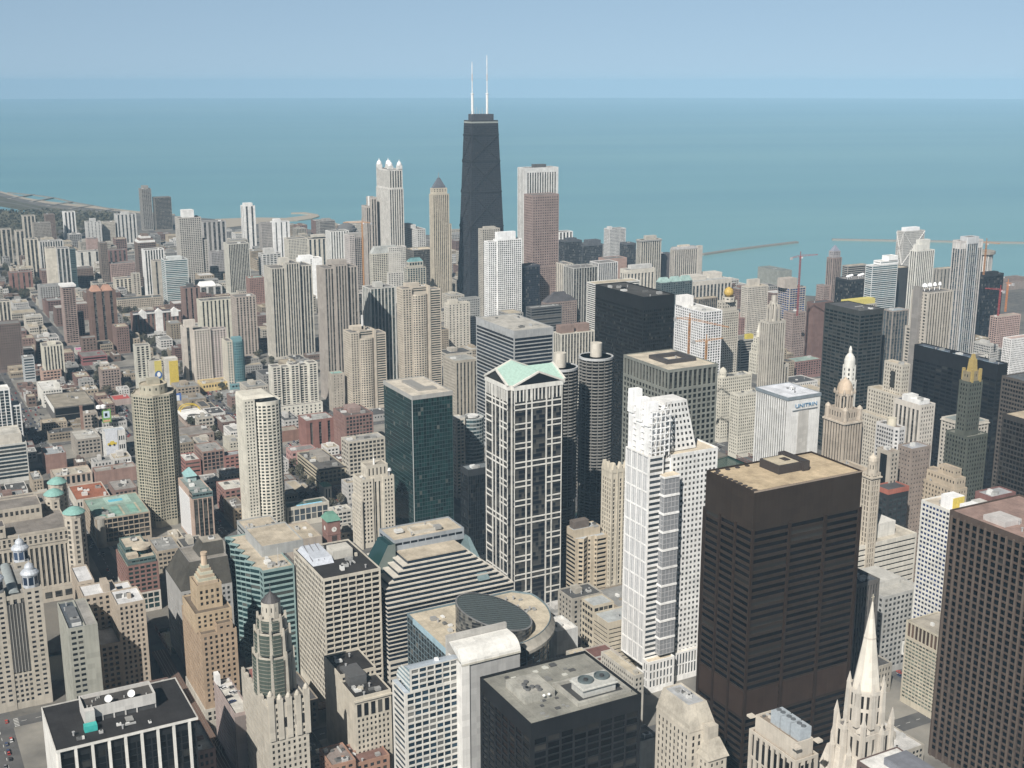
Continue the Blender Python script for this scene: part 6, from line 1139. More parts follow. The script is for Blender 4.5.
# --- art deco cream tower
b = Bld('office_tower', 'cream art deco tower with stepped shoulders and a mast, beside the dark teal slab', n=(361, 477), r=394, l=352.5, vb=549, wall=(.56, .50, .39), glass=(.028, .028, .03), lite=.12, roof=(.35, .32, .27), short='the art deco cream tower')
st = S(fh=3.7, bw=3.3, wf=.45, hf=.5, rec=.4, tm=2); b.block(rect(0, 0, b.w*.36, b.d), 0, b.h-3, st); b.block(rect(b.w*.36, 1.2, b.w*.66, b.d), 0, b.h-3, S(bw=3.4, wf=.42, hf=1, rec=.9, tm=4, bm=6), cap=True); b.block(rect(b.w*.66, 0, b.w, b.d), 0, b.h-3, st); b.block(rect(b.w*.2, 3, b.w*.85, b.d*.8), b.h-4, b.h+8, S(fh=9, bw=4, wf=.3, hf=.6, tm=1, bm=1)); b.block(rect(-1.5, -2, 0, b.d), 0, b.h-22, st)
b.part('mast', MB().lathe(b.w*.5, b.d*.4, [(1, b.h+7), (.9, b.h+12), (.25, b.h+13), (.2, b.h+20)], 8), plain_mat((.7, .7, .68))); b.part('satellite_dish', MB().lathe(b.w*.9, 4, [(.4, b.h-4), (.4, b.h), (2.4, b.h+.8), (1.6, b.h+2.8), (.3, b.h+3.2)], 10), plain_mat((.7, .7, .7))); b.clutter(4, b.h-3, 4, (2, 2, b.w*.3, b.d-2), .6); b.done()
# --- cream tower with rounded flank
b = Bld('apartment_tower', 'slim cream apartment tower with a bowed window flank and slanted top', n=(243, 400), r=281, vb=538, d=26, wall=(.60, .56, .45), glass=(.05, .06, .055), lite=.15, roof=(.4, .4, .38), short='the bowed cream tower')
b.block(rect(0, 0, b.w*.30, b.d), 0, b.h, S(fh=3.1, bw=2.6, wf=.42, hf=.46)); bow = [(b.w*.3, 0)]+[(b.w*.66+b.w*.36*math.sin(t), 5-8*math.cos(t)) for t in np.linspace(-1.3, 1.55, 9)]+[(b.w, b.d), (b.w*.3, b.d)]
b.block(bow, 0, b.h-4, S(fh=3.1, bw=2.9, wf=.58, hf=.52, rec=.3, cm=.1, tm=3)); b.part('slanted_top', MB().frus(rect(0, 0, b.w*.85, b.d), b.h-.5, [(1, 3), (b.w*.7, 3), (b.w*.7, b.d), (1, b.d)], b.h+2.5), b.W); b.clutter(4, b.h-3, 4, (b.w*.4, 4, b.w-2, b.d-2), .6); b.done()
# --- round tan tower
cxy = (153.5, 391); h0 = h_from_base(153.5, 393, 524); x, y = at(153.5, 391, h0)
b = Bld('apartment_tower', 'tall round tan tower of countless small windows in the left foreground', xy=(x, y), w=40, d=40, h=h0, wall=(.37, .335, .235), glass=(.02, .036, .03), lite=.12, roof=(.42, .38, .31)); LAND.append((153, 400, 'the round tan tower'))
P = []
for k in range(24):
    a = 2*math.pi*k/24; r_ = 19.6+(1.5 if k % 4 in (0, 1) else -.9); P.append((r_*math.cos(a), r_*math.sin(a)))
b.block(P, 0, b.h, S(fh=2.95, bw=2.6, wf=.62, hf=.58, rec=.5, cm=.25, tm=1.5, bm=6)); b.block(ngon_poly(0, 0, 13, 14), b.h-1, b.h+8, S(fh=8, bw=5, wf=.3), roof=roof_mat((.48, .42, .32))); b.part('penthouse', MB().box(-5, -3, b.h+6, 6, 7, b.h+12), b.W); b.clutter(5, b.h+8, 3, (-8, -8, 8, 8), .5); b.done()
# --- green roofed block with pool, pink tower
b = Bld('office_building', 'tan gridded block with patchy green roof and a bright blue rooftop pool', n=(95, 520), r=150, l=83, vb=549, wall=(.37, .29, .20), glass=(.02, .022, .025), roof=(.24, .33, .28), short='the green-roofed block')
b.block(rect(0, 0, b.w, b.d), 0, b.h, S(fh=4.2, bw=4.6, wf=.78, hf=.72, rec=.8, tm=1)); zr = b.h-1
b.part('pool', MB().box(b.w*.42, b.d*.72, zr, b.w*.68, b.d*.82, zr+.7), plain_mat((.16, .50, .62), .2)); b.part('pool_deck', MB().box(b.w*.36, b.d*.62, zr, b.w*.82, b.d*.98, zr+.4), roof_mat((.35, .48, .42)))
for k in range(3): b.part('planter', MB().box(b.w*(.08+.3*k), b.d*.15, zr, b.w*(.22+.3*k), b.d*.5, zr+.5), roof_mat((.20, .36, .30))); b.part('roof_path', MB().box(b.w*(.24+.3*k), b.d*.1, zr, b.w*(.27+.3*k), b.d*.55, zr+.3), roof_mat((.42, .38, .28)))
b.part('corner_drum', MB().lathe(5, 4, [(5.2, 0), (5.2, b.h), (.1, b.h)], 18), roof_mat((.36, .34, .3))); b.clutter(4, b.h, 2); b.done()
b = Bld('office_tower', 'salmon pink tower with a dark glass front and a small teal roof pavilion', n=(192, 494), r=212.5, l=178, vb=546, wall=(.50, .34, .25), glass=(.025, .03, .03), lite=.12, roof=(.22, .25, .24), short='the salmon pink tower')
b.block(rect(0, 0, b.w, b.d), 0, b.h, S(fh=4, bw=4.2, wf=.72, hf=1, rec=.5, cm=.8, tm=6), sides={3: S(fh=3.8, wf=1, hf=.08, rec=.15)}); b.block(rect(b.w*.0, -.2, b.w, b.d*.2), b.h-5, b.h+.4, CURT, wall=wall_mat((.12, .2, .2)), cap=False)
o = b.part('pavilion', MB().box(b.w*.25, b.d*.75, b.h-1, b.w*.75, b.d*1.0, b.h+4), wall_mat((.25, .38, .38))); b.part('pavilion_roof', MB().frus(rect(b.w*.2, b.d*.72, b.w*.8, b.d*1.02), b.h+4, rect(b.w*.48, b.d*.86, b.w*.52, b.d*.88), b.h+11), plain_mat((.25, .42, .42))); b.box(-.5, b.d*.2, 0, b.d*.95, 3, b.h*.86, plain_mat((.70, .70, .70)), 'white_banner_wall'); b.clutter(6, b.h, 4); b.done()
# --- mid-left middle group
b = Bld('brick_block', 'square red brick block with dark recessed slots, left of the taller brown one', n=(306, 421), r=334, l=298, vb=450, wall=(.28, .115, .085), glass=(.02, .02, .02), roof=(.40, .40, .38)); b.block(rect(0, 0, b.w, b.d), 0, b.h, S(fh=4.2, bw=b.w/3, wf=.28, hf=1, rec=1.6, tm=3), sides={3: None}); b.clutter(6, b.h, 6); b.done()
b = Bld('brick_block', 'taller red-brown loft building with a pale gridded front and rooftop sheds', n=(345, 416), r=373, l=333, vb=455, wall=(.27, .14, .11), glass=(.04, .045, .05), roof=(.14, .12, .11)); b.block(rect(0, 0, b.w, b.d), 0, b.h, S(fh=4.2, bw=4.2, wf=.62, hf=.6), sides={3: S(fh=4.2, bw=3, wf=.3, hf=.4)}); b.pent(.3, .3, .7, .8, 5, wall_mat((.3, .2, .17))); b.clutter(7, b.h, 6); b.done()
b = Bld('office_block', 'cream seven-storey loft block in front of the red-brown loft building', n=(348, 442), r=385, l=341, vb=487, wall=(.48, .43, .34), glass=(.035, .035, .035), roof=(.36, .35, .33)); b.block(rect(0, 0, b.w, b.d), 0, b.h, S(fh=4.2, bw=4.4, wf=.62, hf=.55)); b.clutter(8, b.h, 6); b.done()
b = Bld('brick_block', 'low pink-painted block with a dark flat roof', n=(291, 451.5), r=316, l=286, vb=466, wall=(.48, .24, .21), glass=(.03, .03, .03), roof=(.26, .25, .24)); b.block(rect(0, 0, b.w, b.d), 0, b.h, S(fh=4.5, bw=5, wf=.5)); b.clutter(2, b.h, 6); b.done()
b = Bld('office_block', 'long low tan block with black cornice and a cluttered dark roof', n=(319, 470), r=346, l=297, vb=489, wall=(.45, .38, .25), glass=(.03, .03, .03), roof=(.12, .115, .11), short='the long tan block'); b.block(rect(0, 0, b.w, b.d), 0, b.h, S(fh=4.2, bw=5, wf=.6, hf=.55, tm=2, bm=5), sides={3: BANDS}); b.box(-.5, -.6, b.w+.4, -.05, b.h-.9, b.h+.2, wall_mat((.06, .055, .05)), 'cornice'); b.pent(.35, .4, .75, .85, 4, wall_mat((.3, .27, .23))); b.clutter(9, b.h, 6); b.done()
b = Bld('warehouse', 'long low brown brick warehouse with a ribbed tan roof', n=(277, 432), r=299, l=272, vb=443, wall=(.26, .13, .09), roof=(.34, .30, .25)); b.block(rect(0, 0, b.w, b.d), 0, b.h, None); b.done(False)
b = Bld('school_building', 'pale block with green roof courts and a light blue parapet strip', n=(287, 508), r=329, l=282, vb=528, wall=(.52, .48, .39), glass=(.09, .11, .13), lite=.2, roof=(.20, .20, .18), short='the green-court block')
b.block(rect(0, 0, b.w, b.d), 0, b.h, S(fh=7, bw=6, wf=.72, hf=.8, tm=3, bm=5), sides={3: None}); zr = b.h-1
for k in (.08, .52): b.part('sports_court', MB().box(b.w*k, b.d*.4, zr, b.w*(k+.38), b.d*.9, zr+.2), roof_mat((.07, .12, .10)))
b.part('blue_strip', MB().box(b.w*.25, .6, zr, b.w*.85, 3.4, zr+1.1), plain_mat((.28, .58, .75), .5)); b.done()
b = Bld('clock_tower', 'red brick clock tower with a green copper roof and white clock face', n=(327.5, 522), r=340, l=323.5, vb=552, wall=(.27, .13, .10), glass=(.05, .05, .05), short='the clock tower')
b.block(rect(0, 0, b.w, b.d), 0, b.h, None, cap=False); b.part('copper_roof', MB().frus(rect(-1, -1, b.w+1, b.d+1), b.h, rect(b.w*.2, b.d*.2, b.w*.8, b.d*.8), b.h+5.5), plain_mat((.12, .26, .20), .7))
mb = MB(); mb.ngon([(b.w*.5+2.4*math.cos(t), -.25, b.h-8+2.4*math.sin(t)) for t in np.linspace(0, 2*math.pi, 24, endpoint=False)]); ck = b.part('clock_face', mb, plain_mat((.75, .74, .7))); b.part('clock_hand', MB().box(b.w*.5-.12, -.5, b.h-8, b.w*.5+.12, -.35, b.h-6.2).box(b.w*.5, -.5, b.h-8.1, b.w*.5+1.2, -.35, b.h-7.8), plain_mat((.03, .03, .03)), ck); mb = MB(); mb.ngon([(-.25, b.d*.5+2.2*math.cos(t), b.h-8-2.2*math.sin(t)) for t in np.linspace(0, 2*math.pi, 24, endpoint=False)]); b.part('clock_face', mb, plain_mat((.75, .74, .7)))
b.part('arched_louvre', MB().box(b.w*.3, -.2, b.h-20, b.w*.7, 0, b.h-14), plain_mat((.06, .045, .04))); b.box(-.4, -.4, b.w+.4, b.d+.4, b.h-13, b.h-12.2, name='string_course'); b.done()
b = Bld('bell_tower', 'small white tower with a green cap near the green-court block', n=(324, 487), r=331.5, l=322, vb=503, wall=(.56, .52, .42), glass=(.05, .05, .05)); b.block(rect(0, 0, b.w, b.d), 0, b.h, S(fh=9, bw=3, wf=.4, hf=.7), cap=False); b.part('green_cap', MB().frus(rect(-.7, -.7, b.w+.7, b.d+.7), b.h, rect(b.w*.4, b.d*.4, b.w*.6, b.d*.6), b.h+2.2), plain_mat((.08, .22, .12))); b.done(False)
b = T('office_block', 'low white-windowed block right of the small white tower', (333, 512), 352, S(fh=4, bw=4, wf=.7), l=330, vb=533, wall=(.55, .52, .45), roof=(.5, .48, .42), clut=8)
b = T('low_building', 'low tan roof deck with a white plant cube behind the teal sawtooth block', (292, 541), 322, None, l=277, vb=560, wall=(.4, .33, .26), roof=(.46, .40, .31), clut=4, indiv=False)
b = T('brick_block', 'red brick riverside block with a white roof deck beside the bowed cream tower', (224, 490), 247, S(fh=4, bw=5, wf=.55), l=216, vb=516, wall=(.30, .14, .11), roof=(.6, .58, .52), clut=3)
b = T('brick_block', 'small tan-brown block with a cluttered roof below the red brick riverside block', (233, 509), 247, S(fh=4, bw=4, wf=.4), l=223, vb=529, wall=(.32, .24, .15), roof=(.2, .18, .16), clut=8)
b = T('brick_block', 'bright red square block with a white roof left of the tall brick warehouse', (185, 461), 200.5, S(fh=4, wf=1, hf=.35), l=178.5, vb=478, wall=(.33, .13, .10), roof=(.55, .54, .5), clut=5)
b = T('brick_block', 'tall brick warehouse with pale piers and a ridged grey roof', (202, 452), 224, S(fh=4, bw=4.4, wf=.66, hf=.7), l=194, vb=475, wall=(.30, .18, .14), roof=(.32, .31, .29), clut=3)
b = T('brick_block', 'red brick block with a grey roof between tall brick warehouse and bowed cream tower', (224, 456), 245, S(fh=4.2, bw=5, wf=.55, hf=.4), l=222, vb=472, wall=(.32, .13, .10), roof=(.36, .38, .39), clut=2)
b = T('office_block', 'small building with a blank white side wall near the tall brick warehouse', (229, 442), 240, S(bw=4), l=222.5, vb=452, wall=(.46, .43, .34), roof=(.4, .38, .33), clut=1, sides={3: None}, indiv=False)
b = T('warehouse', 'long brown brick garage with rows of dark openings beyond the round tan tower', (176, 437), 214, S(fh=4, bw=4, wf=.45), d=40, vb=446, wall=(.28, .2, .16), roof=(.25, .23, .21), clut=2, indiv=False)
# --- billboards buildings
b = Bld('apartment_tower', 'cream balcony tower carrying a tall yellow billboard with a blue emblem', n=(149, 361), r=161, l=147.5, vb=392, wall=(.52, .49, .41), glass=G1, short='the emblem billboard tower'); b.block(rect(0, 0, b.w, b.d), 0, b.h, S(bw=5), sides={0: None}); o = b.part('billboard', MB().box(b.w*.42, -.6, b.h*.35, b.w, -.05, b.h*.98), plain_mat((.52, .44, .12)))
mb = MB(); mb.ngon([(b.w*.7+5*math.cos(t), -.7, b.h*.52+6*math.sin(t)) for t in np.linspace(0, 2*math.pi, 24, endpoint=False)]); b.part('emblem', mb, plain_mat((.05, .12, .3)), o); mb = MB(); mb.ngon([(b.w*.73+2.4*math.cos(t), -.8, b.h*.54+3.4*math.sin(t)) for t in np.linspace(0, 2*math.pi, 24, endpoint=False)]); b.part('emblem', mb, plain_mat((.8, .8, .8)), o); b.done(False)
b = Bld('apartment_tower', 'cream slab carrying a plain golden yellow billboard', n=(165, 359), r=177.5, l=163, vb=392, wall=(.52, .49, .41), glass=G1, roof=RW_, short='the yellow billboard slab'); b.block(rect(0, 0, b.w, b.d), 0, b.h, S(bw=4), sides={0: None}); b.part('billboard', MB().box(b.w*.28, -.6, b.h*.2, b.w, -.05, b.h*.92), plain_mat((.56, .43, .08))); b.done(False)
b = Bld('apartment_tower', 'cream slab with dark balcony slots just left of the emblem billboard tower', n=(135, 346), r=150, l=133, vb=392, wall=(.50, .48, .39), glass=G1); b.block(rect(0, 0, b.w, b.d), 0, b.h, S(bw=7, wf=.5, hf=.7, fh=3.2, rec=1.4)); b.box(b.w*.1, -4, b.w*.95, 0, 0, b.h*.3, name='podium'); b.done(False)
b = Bld('office_block', 'dark glass pavilion with a broad tan roof and white left flank', n=(54, 408), r=95, l=45, vb=424, wall=(.13, .12, .11), glass=(.02, .022, .024), lite=.05, roof=(.30, .27, .22), short='the dark glass pavilion'); b.block(rect(0, 0, b.w, b.d), 0, b.h, S(wf=1, hf=.8, fh=12, tm=1, bm=1), sides={3: None}); b.box(-.8, 0, 0, b.d, b.h-6, b.h+.4, wall_mat((.68, .66, .6)), 'white_flank'); b.clutter(3, b.h, 3); b.done(False)
b = T('office_block', 'small white office block with a corner turret behind the dark glass pavilion', (42, 390), 62, S(fh=4, bw=3.4), l=36.5, vb=408, wall=(.62, .60, .53), roof=RW_, clut=2, pents=[(.7, .1, .95, .4, 4)], indiv=False)
b = T('brick_block', 'grey-brown four-storey block beside a brick chimney', (83, 414), 97.5, S(fh=4, bw=3.6, wf=.6), l=81, vb=432, wall=(.36, .30, .24), roof=(.36, .33, .29), clut=2, indiv=False)
b = Bld('chimney_stack', 'tall square red brick chimney left of the grey-brown four-storey block', cat='chimney', n=(79.5, 405), r=82, vb=436, d=3.2, wall=(.30, .16, .11)); b.block(rect(0, 0, b.w, b.d), 0, b.h-1.5, None); b.box(-.3, -.3, b.w+.3, b.d+.3, b.h-3, b.h-1.6, name='chimney_cap'); b.done(False)
b = Bld('office_block', 'pale block with a mural of a yellow taxi on its white side wall', n=(104, 432), r=125, l=102, vb=461, wall=(.58, .57, .53), glass=G1, roof=(.48, .52, .56), short='the taxi mural block'); b.block(rect(0, 0, b.w, b.d), 0, b.h, S(fh=4, bw=3.4), sides={0: None})
o = b.part('mural', MB().box(b.w*.04, -.5, b.h*.2, b.w*.62, -.05, b.h*1.05), plain_mat((.60, .62, .66))); b.part('taxi_picture', MB().box(b.w*.12, -.62, b.h*.52, b.w*.55, -.5, b.h*.60).frus(rect(b.w*.22, -.62, b.w*.46, -.5), b.h*.60, rect(b.w*.27, -.62, b.w*.42, -.5), b.h*.66), plain_mat((.60, .46, .06)), o)
mb = MB(); 
for fx in (.22, .43): mb.ngon([(b.w*fx+1.2*math.cos(t), -.7, b.h*.52+1.3*math.sin(t)) for t in np.linspace(0, 2*math.pi, 14, endpoint=False)])
b.part('taxi_wheel', mb, plain_mat((.04, .04, .04)), o)
for k in range(6): b.part('window', MB().quad((b.w*(.68+.1*(k % 3)), -.06, b.h*(.35+.3*(k//3))), (b.w*(.74+.1*(k % 3)), -.06, b.h*(.35+.3*(k//3))), (b.w*(.74+.1*(k % 3)), -.06, b.h*(.5+.3*(k//3))), (b.w*(.68+.1*(k % 3)), -.06, b.h*(.5+.3*(k//3)))), glass_mat(G1))
b.done(False)
b = T('brick_block', 'grey five-storey block with pale rooftop huts left of the taxi mural block', (76, 440), 101, S(fh=4, bw=4.4, wf=.55), l=70, vb=459, wall=(.33, .29, .24), roof=(.46, .44, .40), clut=6)
b = T('brick_block', 'red brick warehouse with a grey roof near the left edge, above the green-domed hall', (45, 455), 66, None, l=41, vb=474, wall=(.30, .16, .12), roof=(.33, .35, .36), clut=3, indiv=False)
b = T('office_block', 'wide block with a stained sandy roof and arched front above the green-domed hall', (54, 477), 92, S(fh=8, bw=5, wf=.5, hf=.8, tm=1), l=50, vb=490, wall=(.42, .32, .24), roof=(.44, .40, .33), clut=8)
b = T('brick_block', 'long red brick building with white front strip, left of the round tan tower', (95, 472), 136, None, l=92, vb=486, wall=(.30, .17, .13), roof=(.33, .31, .28), clut=5, indiv=False)
b = T('brick_block', 'dark brick building with small windows directly left of the round tan tower', (114, 490.5), 137, S(fh=4, bw=4, wf=.55), l=107.5, vb=504, wall=(.24, .15, .12), roof=(.30, .28, .26), clut=3)
b = T('office_block', 'low building with a rusty red roof and white dentilled front above the green-roofed block', (76, 500), 110, S(fh=5, bw=2.6, wf=.5, hf=.6, tm=2), l=68, vb=512, wall=(.50, .46, .38), roof=(.32, .13, .08), clut=6)
b = Bld('office_tower', 'blue-grey banded building with a curved front cut by the left edge', n=(-14, 447), r=26.5, vb=486, d=30, wall=(.50, .50, .46), glass=(.06, .085, .10), lite=.2, roof=(.52, .50, .45)); b.block(rect(0, 0, b.w, b.d), 0, b.h, S(fh=3.9, wf=1, hf=.6)); b.block(rect(0, 3, b.w*.9, b.d+8), b.h-1, b.h+10, None, wall=wall_mat((.52, .48, .4))); b.done(False)
b = Bld('apartment_tower', 'white framed stepped tower cut by the left edge', n=(-12, 391), r=9.5, vb=454, d=24, wall=(.70, .70, .68), glass=(.05, .07, .08), roof=RW_); b.block(rect(0, 0, b.w, b.d), 0, b.h, S(bw=5, fh=3.6, wf=.7, hf=.8)); b.block(rect(b.w, 2, b.w*1.45, b.d), 0, b.h*.72, S(bw=5, fh=3.6, wf=.7, hf=.8)); b.done(False)
# --- cream landmark pair at the river: clock tower building
b = Bld('office_building', 'ornate cream building with a corner turret, left wing of the riverside pair', n=(722, 377.5), r=752, l=718.5, vb=443, wall=(.58, .54, .43), glass=(.06, .06, .055), roof=(.46, .44, .39)); st = S(fh=3.7, bw=2.9, wf=.42, hf=.5)
b.block(rect(0, 0, b.w, b.d), 0, b.h, st); b.block(ngon_poly(5, 5, 4.6, 10), b.h-2, b.h+6, S(fh=6, bw=2, wf=.4)); b.part('turret_dome', MB().lathe(5, 5, [(4.6, b.h+6), (3, b.h+9), (.3, b.h+11)], 12), b.W); b.clutter(8, b.h, 5); b.done()
b = Bld('office_building', 'ornate cream south wing topped by a slim white clock tower', n=(739, 395), r=763, l=734, vb=459, wall=(.60, .56, .45), glass=(.06, .06, .055), roof=(.5, .48, .42), short='the white clock tower'); b.block(rect(0, 0, b.w, b.d), 0, b.h, st); b.clutter(4, b.h, 5)
tq = at(760, 372, b.h); tx, ty = tq[0]-b.x, tq[1]-b.y+6; zz = b.h; 
for hw, z0, z1 in ((7.0, zz-2, zz+24), (5.8, zz+24, zz+34), (4.3, zz+34, zz+42)): b.block(rect(tx-hw, ty-hw, tx+hw, ty+hw), z0, z1, S(fh=4, bw=2.8, wf=.4, hf=.55, tm=1, bm=1), par=.6)
b.part('tower_cap', MB().lathe(tx, ty, [(3, zz+42), (3, zz+48), (2, zz+50), (1.4, zz+54), (.2, zz+60)], 10), b.W)
mb = MB(); mb.ngon([(tx+2.9*math.cos(t), ty-7.2, zz+18+2.9*math.sin(t)) for t in np.linspace(0, 2*math.pi, 20, endpoint=False)]); b.part('clock_face', mb, plain_mat((.72, .70, .62))); b.done()
# gothic newspaper tower
b = Bld('skyscraper', 'grey gothic tower with a buttressed lantern crown behind the white clock tower', n=(769, 322), r=786, l=760, D=1420, wall=(.45, .41, .34), glass=(.06, .058, .055), strip=3.6, short='the gothic tower'); b.block(rect(0, 0, b.w, b.d), 0, b.h, S(bw=3.3, wf=.45, hf=1, rec=.9, tm=3)); cx, cyy, r_ = b.w/2, b.d/2, min(b.w, b.d)*.32
b.block(ngon_poly(cx, cyy, r_, 8, .39), b.h-1, b.h+22, S(fh=20, bw=3, wf=.35, hf=.8, tm=2, bm=2)); b.block(ngon_poly(cx, cyy, r_*.6, 8, .39), b.h+21, b.h+29, None)
for k in range(8):
    a = math.pi/4*k+.39; x, y = cx+r_*1.42*math.cos(a), cyy+r_*1.42*math.sin(a); o = b.part('buttress', MB().frus(rect(x-1.2, y-1.2, x+1.2, y+1.2), b.h-1, rect(x-.6, y-.6, x+.6, y+.6), b.h+17), b.W); b.part('flying_arch', MB().tube((x, y, b.h+12), (cx+r_*math.cos(a), cyy+r_*math.sin(a), b.h+19), .7), b.W, o)
b.block(rect(b.w+1, 4, b.w+12, b.d), 0, b.h*.62, PIERS); b.done(False)
# --- white piered riverside block with blue sign
b = Bld('office_tower', 'white piered block with a pale roof and small blue lettering under its eave', n=(788, 397.5), r=820.7, l=756.4, D=1090, wall=(.66, .66, .64), glass=(.055, .06, .065), lite=.14, strip=3.6, roof=(.66, .68, .72), short='the white piered block')
b.block(rect(0, 0, b.w, b.d), 0, b.h-3, S(bw=3.1, wf=.52, hf=1, rec=.9, cm=.6, tm=1, bm=8), sides={0: None}, cap=False); W = b.m('wall', b.W); pl = b.panes.setdefault(b.G.name, (b.G, []))[1]
for a, e, s_ in ((0, .34, S(bw=3.1, wf=.52, hf=1, rec=.9, cm=.5, tm=11, bm=8)), (.66, 1, S(bw=3.1, wf=.52, hf=1, rec=.9, cm=.5, tm=11, bm=8))): facade((b.w*a, -.02, 0), (b.w*e, -.02, 0), (b.w*e, -.02, b.h-3), (b.w*a, -.02, b.h-3), s_, W, pl)
b.part('blank_panel', MB().box(b.w*.34, -.3, 0, b.w*.66, 0, b.h-13), wall_mat((.48, .46, .42))); b.block(rect(-.6, -.6, b.w+.6, b.d+.6), b.h-3, b.h, None, wall=wall_mat((.20, .25, .29)), par=.3); b.box(b.w*.16, -.5, b.w*.92, 0, b.h-14, b.h-13, wall_mat((.15, .18, .2)), 'sign_rail')
tc = bpy.data.curves.new('sign_letters', 'FONT'); tc.body = 'UNITRIN'; tc.size = 4.8; tc.extrude = .15; tc.align_x = 'CENTER'; to = bpy.data.objects.new('sign_letters', tc); C.objects.link(to); dg_ = bpy.context.evaluated_depsgraph_get(); me = bpy.data.meshes.new_from_object(to.evaluated_get(dg_)); bpy.data.objects.remove(to)
me.materials.clear(); me.materials.append(plain_mat((.10, .25, .42), .6)); so_ = bpy.data.objects.new('sign_letters', me); C.objects.link(so_); so_.parent = b.root; so_.rotation_euler = (math.pi/2, 0, 0); so_.location = (b.w*.56, -.7, b.h-10.8); so_.scale = (b.w*.66/max(1e-3, me_w := max(v.co.x for v in me.vertices)-min(v.co.x for v in me.vertices)), 1, 1)
b.part('roof_dish', MB().lathe(b.w*.55, b.d*.45, [(.5, b.h), (.5, b.h+2), (1.8, b.h+3), (.2, b.h+4)], 10), plain_mat((.8, .8, .8))); b.part('antenna_mast', MB().tube((b.w*.45, b.d*.25, b.h), (b.w*.45, b.d*.25, b.h+5), .4), plain_mat((.15, .15, .15))); b.clutter(2, b.h+.6, 3, None, .5); b.done()
# --- domed jeweller tower, white turret
b = Bld('office_tower', 'tan ornate tower with corner pavilions and a columned dome above', n=(844.5, 421), r=862.5, l=824, D=1015, wall=(.43, .35, .26), glass=(.03, .028, .026), lite=.1, strip=3.7, roof=(.3, .25, .2), short='the domed tan tower'); w_, d_, h_ = b.w, b.d, b.h
b.block(rect(0, 0, w_, d_), 0, h_-1, S(bw=3.1, wf=.38, hf=1, rec=.6, tm=3, bm=6)); b.box(-.9, -.9, w_+.9, d_+.9, h_-3.4, h_-2, wall_mat((.5, .42, .32)), 'cornice')
b.block(rect(2, 2, w_-2, d_-2), h_-1.8, h_+8, S(fh=8, bw=3, wf=.35, hf=.5, tm=1, bm=1)); b.block(ngon_poly(w_/2, d_/2, min(w_, d_)*.40, 8, .39), h_+7, h_+21, S(fh=13, bw=2.6, wf=.5, hf=.85, rec=.8, cm=.5, tm=1.5, bm=1))
for i in (0, 1):
    for j in (0, 1): x, y = (w_-4)*i+2, (d_-4)*j+2; o = b.part('corner_pavilion', MB().prism(ngon_poly(x, y, 2.5, 8, .39), h_-2, h_+8), b.W); b.part('pavilion_cap', MB().lathe(x, y, [(2.6, h_+8), (1.8, h_+9.6), (.2, h_+11)], 10), wall_mat((.48, .40, .3)), o)
R_ = min(w_, d_)*.33
for k in range(8): a = math.pi/4*k; x, y = w_/2+R_*1.25*math.cos(a), d_/2+R_*1.25*math.sin(a); b.part('urn', MB().lathe(x, y, [(.9, h_+20), (1.1, h_+22), (.2, h_+24.5)], 8), b.W)
b.part('dome', MB().lathe(w_/2, d_/2, [(R_*1.05, h_+20), (R_*1.0, h_+24), (R_*.85, h_+28), (R_*.55, h_+31), (R_*.2, h_+32.5), (.3, h_+34)], 20), wall_mat((.50, .37, .24))); b.block(rect(w_, d_*.3, w_+9, d_*1.2), 0, h_-8, S(bw=3.5)); b.done()
tq = at(848.5, 380, 150); b = Bld('office_tower', 'slender white octagonal turret tower behind the tan dome', xy=(tq[0]-8, tq[1]-8), w=16, d=16, h=150, wall=(.64, .62, .55), glass=(.06, .06, .06)); LAND.append((848, 350, 'the white turret'))
zt = h_at_dist(848.5, 347, math.hypot(*tq)); za = h_at_dist(848.5, 365, math.hypot(*tq)); b.block(ngon_poly(8, 8, 7.6, 8, .39), 0, za-14, S(fh=3.8, bw=2.8, wf=.42, hf=.5), par=.5); b.block(ngon_poly(8, 8, 6.2, 8, .39), za-15, za, S(fh=4.5, bw=2.8, wf=.42, hf=.5, tm=1, bm=1)); b.part('cap', MB().lathe(8, 8, [(5, za-.8), (4.9, za+5), (4.0, za+8), (2.2, za+10.5), (1.5, za+11), (1.5, zt-2), (.4, zt+1)], 12), b.W); b.done(False)
# --- right group
b = Bld('office_tower', 'cream stepped masonry tower left of the wide black office block', n=(902.5, 365), r=910.5, l=884.5, D=1165, wall=(.50, .45, .36), glass=(.05, .048, .045), roof=RT, short='the cream stepped tower'); st = S(fh=3.7, bw=3.2, wf=.38, hf=.5)
b.block(rect(0, 0, b.w, b.d), 0, b.h, st); b.block(rect(-5, -5, b.w, b.d+14), 0, b.h-28, st); b.block(rect(-10, -8, b.w, b.d+18), 0, b.h-52, st); b.part('tall_window', MB().box(-.2, b.d*.35, b.h-24, .02, b.d*.6, b.h-8), glass_mat((.06, .06, .055))); b.clutter(2, b.h, 4); b.done(False)
b = Bld('office_tower', 'whitish piered block with a stepped white and black roof', n=(921, 405.5), r=935.5, l=894.5, D=1090, wall=(.53, .48, .41), glass=(.05, .05, .05), strip=3.7, roof=(.12, .13, .15), short='the whitish piered block'); b.block(rect(0, 0, b.w, b.d), 0, b.h, S(bw=4.6, wf=.5, hf=1, rec=.6, tm=5), sides={0: S(fh=3.8, bw=3, wf=.4)}); b.box(2, 4, b.w-3, b.d*.5, b.h-1, b.h+3, wall_mat((.7, .7, .68)), 'roof_slab'); b.box(3, b.d*.55, b.w-3, b.d-6, b.h-1, b.h+4.5, wall_mat((.66, .66, .64)), 'roof_slab'); b.clutter(5, b.h+3.5, 4); b.done()
